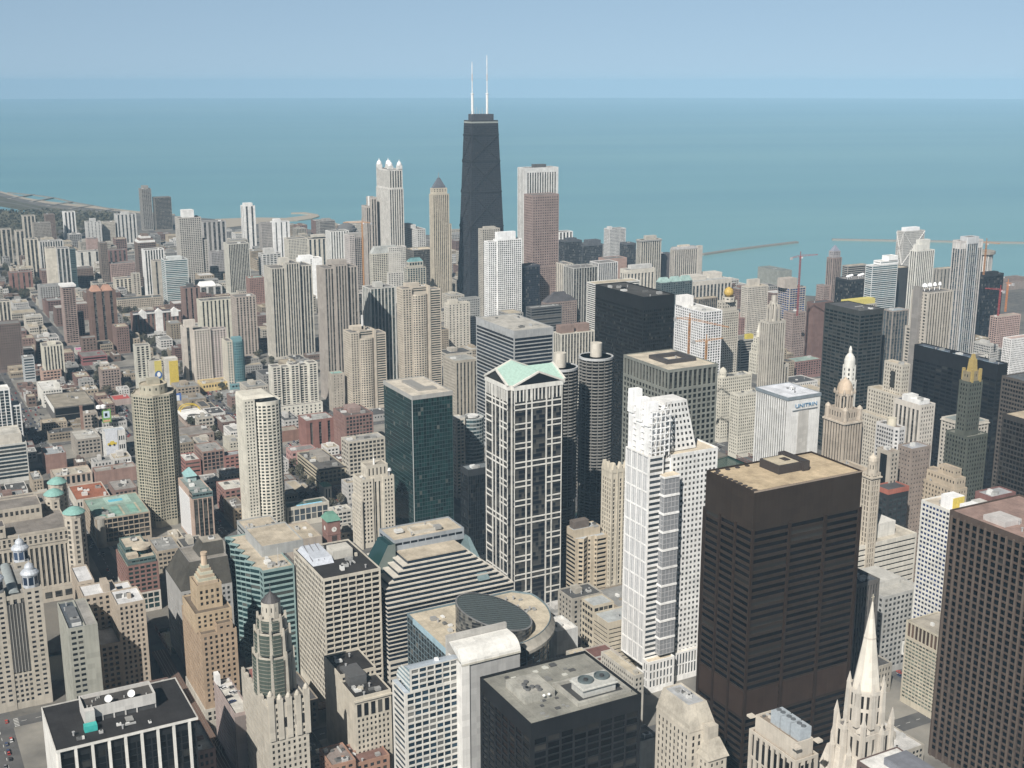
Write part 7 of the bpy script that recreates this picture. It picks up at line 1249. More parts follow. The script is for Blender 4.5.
b = Bld('office_tower', 'wide black office block with pale blue lines along its roof', n=(998, 364.5), r=1008, l=914.5, D=1190, wall=(.014, .015, .018), glass=(.014, .016, .02), lite=.06, lit=.12, roof=(.10, .12, .15), short='the wide black block')
b.block(rect(0, 0, b.w, b.d), 0, b.h, S(fh=4, bw=7, wf=.9, hf=.55, rec=.4, cm=.6, tm=14))
for k in range(5): b.part('roof_line', MB().box(b.w*.2, b.d*(.08+.18*k), b.h-1, b.w*.34, b.d*(.2+.18*k), b.h-.6), plain_mat((.22, .30, .36)))
b.clutter(8, b.h, 6); b.done()
b = Bld('office_tower', 'dark bronze-edged block with a grey roof behind the tan-roofed black tower', n=(1040, 385), r=1070, l=1002, D=1130, wall=(.10, .08, .065), glass=(.02, .02, .022), lite=.06, roof=(.12, .13, .14)); b.block(rect(0, 0, b.w, b.d), 0, b.h, S(fh=4, bw=3, wf=.7)); b.clutter(6, b.h, 5); b.done(False)
b = Bld('office_tower', 'black tower with a tan roof cut by the right edge', n=(1042, 424), r=1075, l=1003, D=1000, wall=(.05, .043, .038), glass=(.015, .015, .016), lite=.05, roof=(.50, .42, .31), lit=.1); b.block(rect(0, 0, b.w, b.d), 0, b.h, S(fh=4, bw=3.2, wf=.75, hf=.6, tm=4)); b.done()
b = Bld('skyscraper', 'dark green stone tower with a gold-leafed stepped top and spire', n=(968, 437), r=988, l=946, D=1045, wall=(.085, .095, .075), glass=(.02, .022, .02), lite=.1, roof=(.2, .2, .17), short='the gold-topped green tower'); st = S(fh=3.8, bw=3.0, wf=.42, hf=.5); w_, d_, h_ = b.w, b.d, b.h
b.block(rect(0, 0, w_, d_), 0, h_, st); tx0, tx1, ty0, ty1 = w_*.02, w_*.70, d_*.18, d_*.62; gd = plain_mat((.36, .27, .10), .5)
b.block(rect(tx0, ty0, tx1, ty1), h_-1, h_+46, st); b.block(rect(tx0+1.5, ty0+1.5, tx1-1.5, ty1-1.5), h_+45, h_+54, S(fh=4, bw=3, wf=.35), wall=wall_mat((.26, .21, .11))); cx, cyy = (tx0+tx1)/2, (ty0+ty1)/2
for k in range(4): a = math.pi/4+math.pi/2*k; b.part('gold_finial', MB().box(cx+6.5*math.cos(a)-1, cyy+6.5*math.sin(a)-1, h_+45, cx+6.5*math.cos(a)+1, cyy+6.5*math.sin(a)+1, h_+56), gd)
b.part('gold_spire', MB().frus(rect(cx-3, cyy-3, cx+3, cyy+3), h_+53, rect(cx-2.2, cyy-2.2, cx+2.2, cyy+2.2), h_+64).frus(rect(cx-1.6, cyy-1.6, cx+1.6, cyy+1.6), h_+64, rect(cx-.9, cyy-.9, cx+.9, cyy+.9), h_+68), gd); b.clutter(5, h_, 5, (w_*.72, 2, w_-1, d_-2), .5); b.done()
b = Bld('office_building', 'cream corner block with a classical cornice behind the gold-topped green tower', n=(966, 424), r=989, l=941.5, D=1130, wall=(.46, .42, .35), glass=(.04, .04, .04), roof=(.26, .29, .28)); b.block(rect(0, 0, b.w, b.d), 0, b.h, S(fh=3.8, bw=4, wf=.45, hf=.5)); b.box(-.8, -.8, b.w+.8, b.d+.8, b.h-3, b.h-2, name='cornice'); b.done(False)
b = Bld('office_building', 'rounded pale block of gridded windows with a beige rooftop drum', n=(897, 428), r=905.5, l=876.5, D=1055, wall=(.52, .51, .50), glass=(.06, .065, .075), lite=.2, roof=(.2, .17, .15), short='the rounded pale block'); w_, d_ = b.w, b.d
b.block([(0, 3), (3, 0), (w_, 0), (w_, d_), (0, d_)], 0, b.h, S(fh=3.6, bw=2.8, wf=.62, hf=.5, tm=2)); b.part('rooftop_drum', MB().lathe(4.5, d_*.45, [(4, b.h-1), (4, b.h+6)], 16), wall_mat((.58, .52, .38))); b.clutter(3, b.h, 5); b.done()
b = T('office_building', 'broad brown brick slab with few windows behind the tan stepped building', (912, 449), 931, S(bw=3, fh=3.8, wf=.3, hf=.35), l=899, D=1000, wall=(.27, .21, .17), roof=(.36, .37, .39), clut=2, indiv=False)
b = T('office_building', 'narrow tan block with one grey-striped side left of the broad brown brick slab', (891, 452), 899.5, S(bw=4, wf=.4), l=879, D=975, wall=(.38, .33, .26), roof=(.27, .23, .2), clut=2, sides={3: S(bw=9, wf=.5, hf=.9, fh=40)}, indiv=False)
b = Bld('office_building', 'tan masonry building stepping up in terraces with rows of small windows', n=(955, 490), r=962, l=909.5, D=990, wall=(.44, .35, .235), glass=(.03, .028, .026), roof=(.36, .31, .25), short='the tan terraced building'); st = S(fh=3.7, bw=3.3, wf=.36, hf=.48); b.block(rect(0, 0, max(b.w, 14), b.d), 0, b.h, st); b.block(rect(3, b.d*.05, 14, b.d*.75), b.h-1, b.h+8, st); b.block(rect(6, b.d*.15, 14, b.d*.5), b.h+7, b.h+14, st); b.clutter(5, b.h, 7, (0.5, 2, 3, b.d-2), .4); b.done()
b = Bld('office_building', 'black building with a red-orange band under its roof', n=(888.5, 490), r=909, l=877, D=955, wall=(.035, .038, .042), glass=(.06, .08, .085), lite=.25, roof=(.09, .09, .095)); b.block(rect(0, 0, b.w, b.d), 0, b.h-4, S(fh=4, bw=5, wf=.6, hf=.5, tm=3, bm=6), cap=False); b.block(rect(-.2, -.2, b.w+.2, b.d+.2), b.h-4, b.h, None, wall=wall_mat((.42, .10, .05)), roof=roof_mat((.09, .09, .095))); b.done()
b = Bld('office_building', 'cream classical block with a domed corner turret right of the dark bronze tower', n=(872, 474), r=881, l=838, D=885, wall=(.48, .41, .31), glass=(.04, .036, .03), lite=.1, roof=(.40, .34, .27)); b.block(rect(0, 0, b.w, b.d), 0, b.h, S(fh=4, bw=2.7, wf=.42, hf=.7, rec=.6)); b.box(-1, -1, b.w+1, b.d+1, b.h-4, b.h-3, name='cornice'); b.block(ngon_poly(3, 3, 3.6, 10), b.h-2, b.h+9, S(fh=5, bw=2, wf=.4)); b.part('turret_dome', MB().lathe(3, 3, [(3.8, b.h+9), (3.2, b.h+11.5), (1, b.h+13.5), (.2, b.h+15)], 12), wall_mat((.52, .44, .33))); b.clutter(6, b.h, 4); b.done()
b = Bld('hotel_building', 'pale block with cream bands and a long rooftop box beside the dark bronze tower', n=(858, 546.5), r=917, D=880, d=34, wall=(.58, .54, .45), glass=(.03, .03, .03), lite=.1, roof=(.48, .44, .37), short='the cream banded block'); b.block(rect(-20, 0, b.w, b.d), 0, b.h, S(fh=4.2, wf=1, hf=.28, rec=.5, tm=2)); b.box(-8, 8, b.w*.75, b.d-4, b.h-1, b.h+10, wall_mat((.60, .58, .52)), 'rooftop_box'); b.clutter(5, b.h+11, 4, (0, 10, b.w*.6, b.d-8), .6); b.done()
b = Bld('office_tower', 'white slab with cobalt blue windows and white rooftop plant boxes', n=(980, 522), r=1000, l=921.5, D=820, wall=(.64, .63, .58), glass=(.03, .055, .16), lite=.12, lit=.1, roof=(.52, .46, .38), short='the cobalt window slab'); w_ = b.w
b.block(rect(0, 0, w_, b.d), 22, b.h, S(fh=3.4, bw=3.1, wf=.66, hf=.5, rec=.4, tm=1.4, bm=2)); b.block(rect(-3, -3, w_, b.d+4), 12, 22, S(fh=9, bw=10, wf=.85, hf=.7, tm=1, bm=1), glass=glass_mat((.12, .17, .18), .3)); b.block(rect(2, 2, w_-2, b.d-2), 0, 12, S(bw=8, wf=.5), cap=False)
wb = wall_mat((.78, .78, .77)); o = b.box(3, b.d*.52, w_*.75, b.d*.72, b.h-1, b.h+8, wb, 'plant_box'); b.part('yellow_side', MB().box(3.2, b.d*.52-.3, b.h-.8, w_*.75-.2, b.d*.52-.02, b.h+7.6), plain_mat((.70, .55, .12)), o); b.box(3, b.d*.2, w_*.8, b.d*.4, b.h-1, b.h+6, wb, 'plant_box'); b.clutter(5, b.h, 3); b.done()
b = Bld('brick_building', 'maroon brick block with a grey roof right of the white plant boxes', n=(992, 497), r=1016, l=981, D=900, wall=(.22, .09, .075), roof=(.36, .37, .38)); b.block(rect(0, 0, b.w, b.d), 0, b.h, None); b.box(-9, 2, -.1, b.d*.7, 0, b.h-4, wall_mat((.5, .49, .45)), 'annex'); b.clutter(5, b.h, 4); b.done(False)
q = at(950, 509.5, 163); b = Bld('skyscraper', 'brown granite tower of deep square window grid filling the right edge', xy=(q[0], q[1]-78), w=60, d=78, h=163, wall=(.085, .056, .041), glass=(.006, .008, .009), lite=.05, lit=.05, roof=(.30, .21, .18), short='the brown grid tower'); LAND.append((985, 600, 'the brown grid tower'))
b.block(rect(0, 0, b.w, b.d), 0, b.h, S(fh=4.3, bw=5.1, wf=.70, hf=.72, rec=1.3, cm=.6, tm=4)); W2 = wall_mat((.12, .085, .062))
for k in range(16): y = .8+(b.d-1.6)*k/15.3; b.part('rib', MB().box(-.9, y-.55, 0, -.02, y+.55, b.h-3), W2)
b.box(6, b.d*.55, 20, b.d*.75, b.h-1, b.h+2, wall_mat((.45, .42, .4)), 'plant_screen'); b.clutter(9, b.h, 9, (3, b.d*.3, 40, b.d-4), .8); b.done()
q = at(906.5, 620, 60); b = Bld('office_tower', 'beige tower with pale green blinds and louvred top beside the brown grid tower', xy=(q[0], q[1]-48), w=30, d=48, h=60, wall=(.48, .42, .30), glass=(.20, .24, .20), lite=.3, lit=.3, roof=(.36, .33, .28)); LAND.append((920, 680, 'the green-blind tower'))
b.block(rect(0, 0, b.w, b.d), 0, b.h-12, S(fh=2.6, bw=2.8, wf=.75, hf=.5, rec=.25, tm=.4), cap=False); b.block(rect(0, 0, b.w, b.d), b.h-12, b.h, S(bw=3.4, wf=.7, hf=1, rec=.8, tm=1, bm=1), glass=glass_mat((.16, .11, .085), .1)); b.clutter(9, b.h, 4, None, .8); b.done()
b = Bld('office_tower', 'narrow dark columned tower peeking out right of the dark bronze tower', n=(862, 583), r=880, D=775, d=26, wall=(.13, .12, .11), glass=(.02, .02, .022), roof=(.08, .09, .10)); b.block(rect(-22, 0, b.w, b.d), 0, b.h, S(bw=2.4, wf=.5, hf=1, rec=.8, tm=3)); b.clutter(4, b.h, 4); b.done()
b = Bld('office_building', 'grey low block with a stepped pale roof before the cream banded block', n=(884, 597), r=923, D=838, d=42, wall=(.37, .37, .35), glass=(.05, .055, .06), roof=(.40, .39, .36)); b.block(rect(0, 0, b.w, b.d), 0, b.h, S(fh=4, bw=4, wf=.55)); b.box(2, 14, b.w*.8, b.d-3, b.h-1, b.h+4, wall_mat((.45, .44, .40)), 'upper_floor'); b.clutter(5, b.h+5, 4, (3, 16, b.w*.7, b.d-6), .6); b.done()
# ================================================================ small landmarks
def small(kind, label, cat, uv, z=0.0):
    o = bpy.data.objects.new(kind, None); C.objects.link(o); o.location = (*at(*uv, z), z); o.empty_display_size = 3; tag(o, label, cat); return o
# white canopied restaurant with golden arches
b = Bld('restaurant', 'restaurant under a white canopy roof with an oval opening and golden arches', n=(185, 419), r=209, vb=428, d=46, wall=(.35, .26, .2), glass=G1, cat='restaurant', short='the white-canopied restaurant'); b.block(rect(2, 2, b.w-2, b.d-2), 0, b.h-2, S(fh=5, bw=4, wf=.7), par=.3)
mb = MB(); cx, cyy = b.w*.55, b.d*.32; ov = [(cx+b.w*.27*math.cos(2*math.pi*i/32), cyy+b.d*.16*math.sin(2*math.pi*i/32)) for i in range(32)]
def sq(i):
    a = 2*math.pi*(i)/32; k = max(abs(math.cos(a)), abs(math.sin(a))); return (b.w/2+b.w/2*math.cos(a)/k, b.d/2+b.d/2*math.sin(a)/k)
for i in range(32): mb.quad((*ov[i], b.h), (*ov[(i+1) % 32], b.h), (*sq((i+1) % 32), b.h), (*sq(i), b.h)); mb.quad((*ov[i], b.h-1), (*ov[(i+1) % 32], b.h-1), (*ov[(i+1) % 32], b.h), (*ov[i], b.h)); mb.quad((*sq(i), b.h-1.4), (*sq((i+1) % 32), b.h-1.4), (*sq((i+1) % 32), b.h), (*sq(i), b.h))
b.part('canopy_roof', mb, wall_mat((.72, .71, .68)))
for y in (b.d*.75, b.d*.92):
    mb = MB(); an = np.linspace(0, math.pi, 13); P = [(b.w*.5-b.w*.42*math.cos(t), y, b.h-1+9*math.sin(t)**.8) for t in an]
    for p, q in zip(P, P[1:]): mb.tube(p, q, .6)
    b.part('golden_arch', mb, plain_mat((.62, .45, .05), .5))
b.done(False)
b = T('shop_building', 'long low golden yellow shop building at the foot of the massive cream and pink complex', (202, 384), 229, S(fh=4, bw=4, wf=.5), vb=392, d=26, wall=(.62, .44, .12), roof=(.40, .34, .24), cat='shop', indiv=False)
T('shop_building', 'low teal-walled shop base below the rounded teal tower', (231, 384), 248, S(fh=4, bw=4, wf=.6), vb=391, d=24, wall=(.12, .30, .33), cat='shop', indiv=False)
T('shop_building', 'low shop with a bright red roof near the diagonal street', (114, 400), 131, None, vb=406, d=26, wall=(.4, .3, .26), roof=(.42, .09, .08), cat='shop', clut=1, indiv=False)
T('shop_building', 'low shop with a vivid pink roof patch up the diagonal street', (76, 350), 88, None, vb=355, d=20, wall=(.45, .42, .36), roof=(.50, .16, .31), cat='shop', clut=1, indiv=False)
def panel(kind, label, cat, u0, u1, v0, v1, vb, colors, legs=True, short=None):
    x0, y0 = at(u0, vb, 0); D = math.hypot(x0, y0); z0 = h_at_dist(u0, v1, D); z1 = h_at_dist(u0, v0, D); x1 = x_for_u(y0, u1, z1)
    o = bpy.data.objects.new(kind, None); C.objects.link(o); o.location = (x0, y0, 0); tag(o, label, cat); wd = x1-x0
    MB().box(0, 0, z0, wd, .6, z1, True).build('sign_panel', plain_mat(colors[0]), o)
    for (fx0, fz0, fx1, fz1, c) in colors[1:]: MB().box(wd*fx0, -.12, z0+(z1-z0)*fz0, wd*fx1, -.01, z0+(z1-z0)*fz1).build('sign_graphic', plain_mat(c), o)
    for f in (.15, .85): MB().box(wd*f-.3, .7, 0, wd*f+.3, 1.3, z1).build('sign_post', plain_mat((.12, .12, .12)), o)
    if len(colors) > 2 and short == 'lamps':
        for f in (.1, .6): MB().lathe(wd*f-4, .5, [(1.2, z1+1), (3.4, z1+2), (3.4, z1+5), (1.2, z1+6)], 12).build('white_globe', plain_mat((.85, .85, .85)), o)
panel('billboard', 'bright green roadside billboard with a blue and white picture beside the diagonal street', 'billboard', 103.5, 110.5, 409.5, 423, 432, [(.18, .36, .09), (.15, .35, .85, .85, (.55, .66, .75)), (.3, .45, .6, .7, (.15, .3, .5)), (.1, .06, .9, .2, (.6, .35, .2))], short='lamps')
panel('billboard', 'blue and white slanted billboard behind the round tan tower', 'billboard', 173, 181, 394, 403, 408, [(.08, .16, .42), (.3, .2, .8, .8, (.7, .75, .8))])
x, y = at(461, 540, 0); o = bpy.data.objects.new('street_sculpture', None); C.objects.link(o); o.location = (x, y, 0); tag(o, 'tall slanting bright red panel in the dark street beside the dark teal slab', 'sculpture'); MB().frus(rect(0, 0, 3.0, 2), 0, rect(2.5, 0, 5.5, 2), 13).build('red_panel', plain_mat((.70, .05, .04)), o); MB().box(-1, -1, 0, 5, 3, 1).build('plinth', plain_mat((.2, .2, .2)), o)
# elevated railway
el = bpy.data.objects.new('elevated_railway', None); C.objects.link(el); el.location = (160, 700, 0); tag(el, 'elevated railway with curving tracks beside the white-finned black tower', 'railway')
def deck(pts, wd):
    mb = MB(); rl = MB(); cl = MB(); P = [np.array(p, float)-np.array((160, 700)) for p in pts]; N = []
    for i, p in enumerate(P):
        d = P[min(i+1, len(P)-1)]-P[max(i-1, 0)]; d /= np.linalg.norm(d); N.append(np.array((-d[1], d[0])))
    for i in range(len(P)-1):
        a, c = P[i], P[i+1]; na, nc = N[i]*wd/2, N[i+1]*wd/2
        mb.prism([tuple(a-na), tuple(c-nc), tuple(c+nc), tuple(a+na)], 6.0, 6.8)
        for off in (-.30, -.12, .12, .30): q = wd*off; rl.tube((*(a+N[i]*q), 6.95), (*(c+N[i+1]*q), 6.95), .12)
        for sg in (-1, 1): cl.box(*(a+sg*na*.9-.35), 0, *(a+sg*na*.9+.35), 6)
    mb.build('track_deck', plain_mat((.13, .085, .065), .9), el); rl.build('rail', plain_mat((.32, .27, .23), .4, .6), el); cl.build('steel_column', plain_mat((.10, .09, .085)), el)['kind'] = 'stuff'
deck([(160, y) for y in range(560, 850, 12)], 10)
deck([(160+32*(1-math.cos(t)), 682+32*math.sin(t)) for t in np.linspace(0, math.pi/2, 9)] + [(192+12*k, 714) for k in range(1, 26)], 9)
deck([(275+12*k, 714) for k in range(1, 12)], 9) if False else None
# river bridges
for x in SX[1:9]:
    yr = river_y(x); lab = {45: 'leftmost', 160: 'by the green-crowned brick block', 275: 'behind the teal sawtooth block', 392: 'behind the terraced banded building', 507: 'behind the green-gabled tower'}.get(x)
    if lab is None: lab = 'behind the granite lattice slab' if x == 622 else ('left of the white piered block' if x == 737 else 'right of the white piered block')
    o = bpy.data.objects.new('river_bridge', None); C.objects.link(o); o.location = (x, yr, 0); tag(o, f'low rust-red steel bridge over the green river, {lab}', 'bridge', 'bridges over the river')
    MB().box(-8, -RW-3, -.6, 8, RW+3, .35, True).build('bridge_deck', asph, o); st = plain_mat((.16, .075, .06), .8)
    for s_ in (-8.4, 8.4):
        mb = MB(); L_ = RW+2
        mb.tube((s_, -L_, 4.2), (s_, L_, 4.2), .3); mb.tube((s_, -L_, .4), (s_, L_, .4), .3)
        for k in range(10): y0 = -L_+2*L_*k/10; y1 = y0+2*L_/10; mb.tube((s_, y0, .4 if k % 2 else 4.2), (s_, y1, 4.2 if k % 2 else .4), .22); mb.tube((s_, y0, .4), (s_, y0, 4.2), .2)
        mb.build('truss', st, o)
# tower cranes
def crane(label, um, vt, vb_, j0, j1, D, col, wd=1.6):
    x, y = at(um, vt, h_at_dist(um, vt, D)); z1 = h_at_dist(um, vt, D); z0 = h_at_dist(um, vb_, D)
    o = bpy.data.objects.new('tower_crane', None); C.objects.link(o); o.location = (x, y, z0); tag(o, label, 'crane'); m = plain_mat(col, .5); hh = z1-z0
    mb = MB()
    for sx in (-1, 1):
        for s2 in (-1, 1): mb.tube((sx*wd/2, s2*wd/2, 0), (sx*wd/2, s2*wd/2, hh), .24)
    z = 0; k = 0
    while z < hh-2:
        for (a, c) in (((-1, -1), (1, -1)), ((-1, -1), (-1, 1)), ((1, -1), (1, 1)), ((-1, 1), (1, 1))):
            if k % 2: a, c = c, a
            mb.tube((a[0]*wd/2, a[1]*wd/2, z), (c[0]*wd/2, c[1]*wd/2, z+2.5), .22)
        z += 2.5; k += 1
    mb.build('mast', m, o); A = np.array((-x, -y, -z0))
    def pt(uv): p = at(uv[0], uv[1], h_at_dist(uv[0], uv[1], D)); return np.array((p[0], p[1], h_at_dist(uv[0], uv[1], D)))+A
    top = np.array((0, 0, hh)); zz = np.array((0, 0, 1.0))
    for nm, e in (('counter_jib', pt(j0)), ('jib', pt(j1))):
        mb = MB(); L_ = np.linalg.norm(e-top); n_ = max(2, int(L_/4))
        mb.tube(top, e, .3); mb.tube(top+zz*2.2, e+zz*.8, .24)
        for k in range(n_): f, g_ = k/n_, (k+1)/n_; mb.tube(top*(1-f)+e*f, (top+zz*2.2)*(1-g_)+(e+zz*.8)*g_, .2)
        mb.build(nm, m, o)
        if nm == 'counter_jib': MB().box(*(e-np.array((1.6, 1.2, 2.5))), *(e+np.array((1.6, 1.2, 1)))).build('counterweight', plain_mat((.4, .4, .4)), o)
    MB().tube(top, top+zz*7, .5).build('tower_head', m, o); MB().box(.9, -1.8, hh-2.5, 2.9, .3, hh-.3).build('cab', plain_mat((.7, .7, .7)), o)
crane('pale orange crane rising beside the half-clad tower', 362, 222.5, 292, (371, 223), (343, 222.5), 2050, (.55, .27, .10))
crane('orange crane with a long jib across the white frame tower', 689.7, 319.5, 356, (675, 318.5), (729, 327.5), 1290, (.40, .19, .07))
crane('smaller orange crane with a rising jib low before the white frame tower', 706.5, 341, 362, (694, 341.5), (723, 338.5), 1270, (.42, .21, .07))
crane('red crane standing against the lake above the blue-sheeted tower', 800.5, 256.5, 316, (791.5, 258), (818, 254.8), 1700, (.28, .08, .08))
crane('slim orange crane behind the tall glass pier tower', 986.5, 243, 275, (980, 243), (1000, 244), 1900, (.36, .17, .07))
crane('red crane with a level jib before the black glass block at far right', 1000.5, 290, 316, (1004, 291.5), (985, 288.5), 1850, (.33, .06, .06))
crane('orange crane right of the red one at far right', 1008, 284, 312, (1013, 284), (1006, 283), 1800, (.5, .2, .08))

# ================================================================ filling the gaps between the surveyed buildings
rng = random.Random(11)
BX = np.array(BOXES)
def blocked(p, boxes):
    o = np.array((0, 0, H)); d = np.array(p)-o
    with np.errstate(divide='ignore', invalid='ignore'):
        t0 = (boxes[:, [0, 1, 4]]-o)/d; t1 = (boxes[:, [2, 3, 5]]-o)/d
    tn = np.minimum(t0, t1).max(1); tf = np.maximum(t0, t1).min(1)
    return bool(((tn < tf) & (tf > 0) & (tn < .998) & (tn > 0)).any())
def overlap(x0, y0, x1, y1, m=3.0):
    B = BX; return bool(((B[:, 0] < x1+m) & (B[:, 2] > x0-m) & (B[:, 1] < y1+m) & (B[:, 3] > y0-m) & (B[:, 5] > 0)).any())
def in_frame(x, y, z, mx=6):
    u, v, d = proj(x, y, z); return d > 0 and -mx < u < 1024+mx and v < 768+mx
cands = []
HAND = BX.copy()
for (x0, y0, x1, y1) in LOTS:
    if not any(in_frame(px, py, 0, 60) for px in (x0, x1) for py in (y0, y1)): continue
    nx, ny = (rng.choice([3, 4, 4]), rng.choice([2, 3])) if y0 > 960 and x0 < 700 and y0 < 2000 else (rng.choice([2, 3, 3]), 2)
    for i in range(nx):
        for j in range(ny):
            if rng.random() < .2: continue
            a, c = x0+(x1-x0)*i/nx+1.0, x0+(x1-x0)*(i+1)/nx-1.0; e, f = y0+(y1-y0)*j/ny+.8, y0+(y1-y0)*(j+1)/ny-1.5
            a += rng.uniform(0, 2.5); c -= rng.uniform(0, 2.5); e += rng.uniform(0, 3); f -= rng.uniform(0, 6)
            if y0 < 960: hh = rng.uniform(14, 40)
            elif x0 > 700: hh = rng.choice([10, 14, 18, 26, 34, 45]) * rng.uniform(.8, 1.2)
            elif y0 < 1900: hh = rng.choice([6, 8, 10, 12, 15, 19]) * rng.uniform(.85, 1.15)
            else: hh = rng.choice([9, 12, 16, 20, 28, 38]) * rng.uniform(.8, 1.2)
            pu, pv_, _ = proj((a+c)/2, e, 0)
            if pu < 75 and pv_ > 640: continue
            cands.append((a, e, c, f, hh))
# parcels carved smaller where a surveyed building already stands on part of them
hp = np.array([(px, py, z) for (a, e, c, f, z0, z1) in HAND if z1 > 12 for px in (a+.2, (a+c)/2, c-.2) for py in (e-.1,) for z in (z1-.3, z0+(z1-z0)*.55)])
HP = np.array([p for p in hp if in_frame(*p) and not blocked(p, HAND)])                # what the photograph shows of the surveyed buildings
def hides(q, hh):
    o = np.array((0, 0, H)); d = HP-o; lo = np.array((q[0], q[1], 0)); hi = np.array((q[2], q[3], hh+3)); t0 = (lo-o)/d; t1 = (hi-o)/d
    tn = np.minimum(t0, t1).max(1); tf = np.maximum(t0, t1).min(1); return int(((tn < tf) & (tn < .998) & (tn > 0)).sum())
fills = []
for (x0, y0, x1, y1, hh) in cands:
    opts = [(x0, y0, x1, y1), (x0, y0, (x0+x1)/2, y1), ((x0+x1)/2, y0, x1, y1), (x0, y0, x1, (y0+y1)/2), (x0, (y0+y1)/2, x1, y1)]
    for q in opts:
        if not overlap(*q):
            if hides(q, hh): hh = min(hh, 8.0)
            if hides(q, hh): hh = 5.0
            if hides(q, hh): break
            pts = [(px, py, hh) for px in (q[0], (q[0]+q[2])/2, q[2]) for py in (q[1], q[3])] + [(q[0], q[1], hh*.4), (q[2], q[1], hh*.4)]
            vis = sum((not blocked(p, HAND)) and in_frame(*p) for p in pts)
            if vis >= 2:
                u0, v0, d = proj(q[0], q[1], hh); u1, v1, _ = proj(q[2], q[3], hh); ub, vb, _ = proj(q[0], q[1], 0)
                fills.append((abs(u1-u0)*(abs(vb-v1)+1)*vis/8, q, hh, d))
            break
fills.sort(key=lambda t: -t[0]); fills = fills[:290]
PAL = [('red brick', (.25, .15, .12)), ('tan brick', (.40, .32, .22)), ('brown brick', (.22, .145, .11)), ('grey', (.34, .33, .31)), ('cream', (.52, .47, .38)), ('white', (.62, .60, .56)), ('dark red', (.20, .11, .09))]
ROOFS = [('grey', (.27, .27, .26)), ('pale', (.42, .41, .38)), ('black', (.09, .09, .09)), ('tan', (.40, .35, .27)), ('white', (.55, .54, .52))]
used = {}
def place_words(u, v):
    best = sorted(LAND, key=lambda t: math.hypot((t[0]-u), (t[1]-v)*1.2))[:3]; out = []
    for (lu, lv, s) in best:
        dx, dy = u-lu, v-lv
        rel = ('right of' if dx > 0 else 'left of') if abs(dx) > abs(dy)*1.3 else ('below' if dy > 0 else 'beyond')
        out.append((rel, s))
    return out
meta = []
for (ar, q, hh, d) in fills:
    (x0, y0, x1, y1) = q; nearb = d < 1900
    pw = [3, 3, 2, 3, 3, 2, 1] if (q[0] < 700 and q[1] < 2400) else [1, 2, 1, 3, 4, 2, 0]
    wn, wc = rng.choices(PAL, pw)[0]; rn, rc = rng.choices(ROOFS, [4, 1.5, 2.5, 2, .7])[0]
    meta.append((q, hh, d, wn, wc, rn, rc))
groups = {}
for i, (q, hh, d, wn, wc, rn, rc) in enumerate(meta):
    u, v, _ = proj((q[0]+q[2])/2, q[1], hh); (rel, s) = place_words(u, v)[0]; size = 'low' if hh < 15 else ('mid-rise' if hh < 28 else 'tall')
    groups.setdefault((size, wn, rn, rel, s), []).append((math.hypot(q[0], q[1]), i))
ORD = ['', 'second', 'third', 'fourth', 'fifth', 'sixth', 'seventh', 'eighth', 'ninth', 'tenth']
labels = {}
for (size, wn, rn, rel, s), lst in groups.items():
    lst.sort(); n_ = len(lst)
    for k, (dd_, i) in enumerate(lst):
        base = f'{size} {wn} building with {rn} roof {rel} {s}'
        if n_ > 1: base += ', nearest one' if k == 0 else (f', {ORD[k]} nearest' if k < len(ORD)-1 and k < n_-1 else ', farthest one')
        labels[i] = base
for i, (q, hh, d, wn, wc, rn, rc) in enumerate(meta):
    (x0, y0, x1, y1) = q; jit = rng.uniform(.66, 1.0)
    b = Bld('brick_building' if ('brick' in wn or 'red' in wn) else 'low_rise', labels[i], xy=(x0, y0), w=x1-x0, d=y1-y0, h=hh, wall=sc(wc, round(jit, 2)), glass=(.035, .037, .04), roof=rc)
    st = S(fh=rng.choice([3.4, 4, 4.4]), bw=rng.choice([3, 3.6, 4.6]), wf=rng.choice([.4, .5, .62]), hf=.5, bm=3)
    k = rng.random(); w_, d_ = b.w, b.d
    if k < .2 and w_ > 16: b.block(rect(0, 0, w_*.55, d_), 0, hh, st); b.block(rect(w_*.55+.02, 2, w_, d_), 0, hh*rng.uniform(.55, .8), st)
    elif k < .32 and d_ > 20: b.block(rect(0, 0, w_, d_*.5), 0, hh*.7, st); b.block(rect(0, d_*.5+.02, w_, d_), 0, hh, st)
    else: b.block(rect(0, 0, w_, d_), 0, hh, st)
    if rng.random() < .45: b.pent(.3, .4, .3+rng.uniform(.15, .4), .8, rng.uniform(2, 4.5), z=hh*(.7 if .2 <= k < .32 else 1))
    b.clutter(rng.randint(2, 7) if d < 1800 else rng.randint(0, 2), hh*.55 if k < .32 and k < .2 else hh, i+100, (1.5, d_*.52 if .2 <= k < .32 else 1.5, w_*.5 if k < .2 else w_-1.5, d_-1.5), .75)
    b.done(d < 950)
BX = np.array(BOXES)

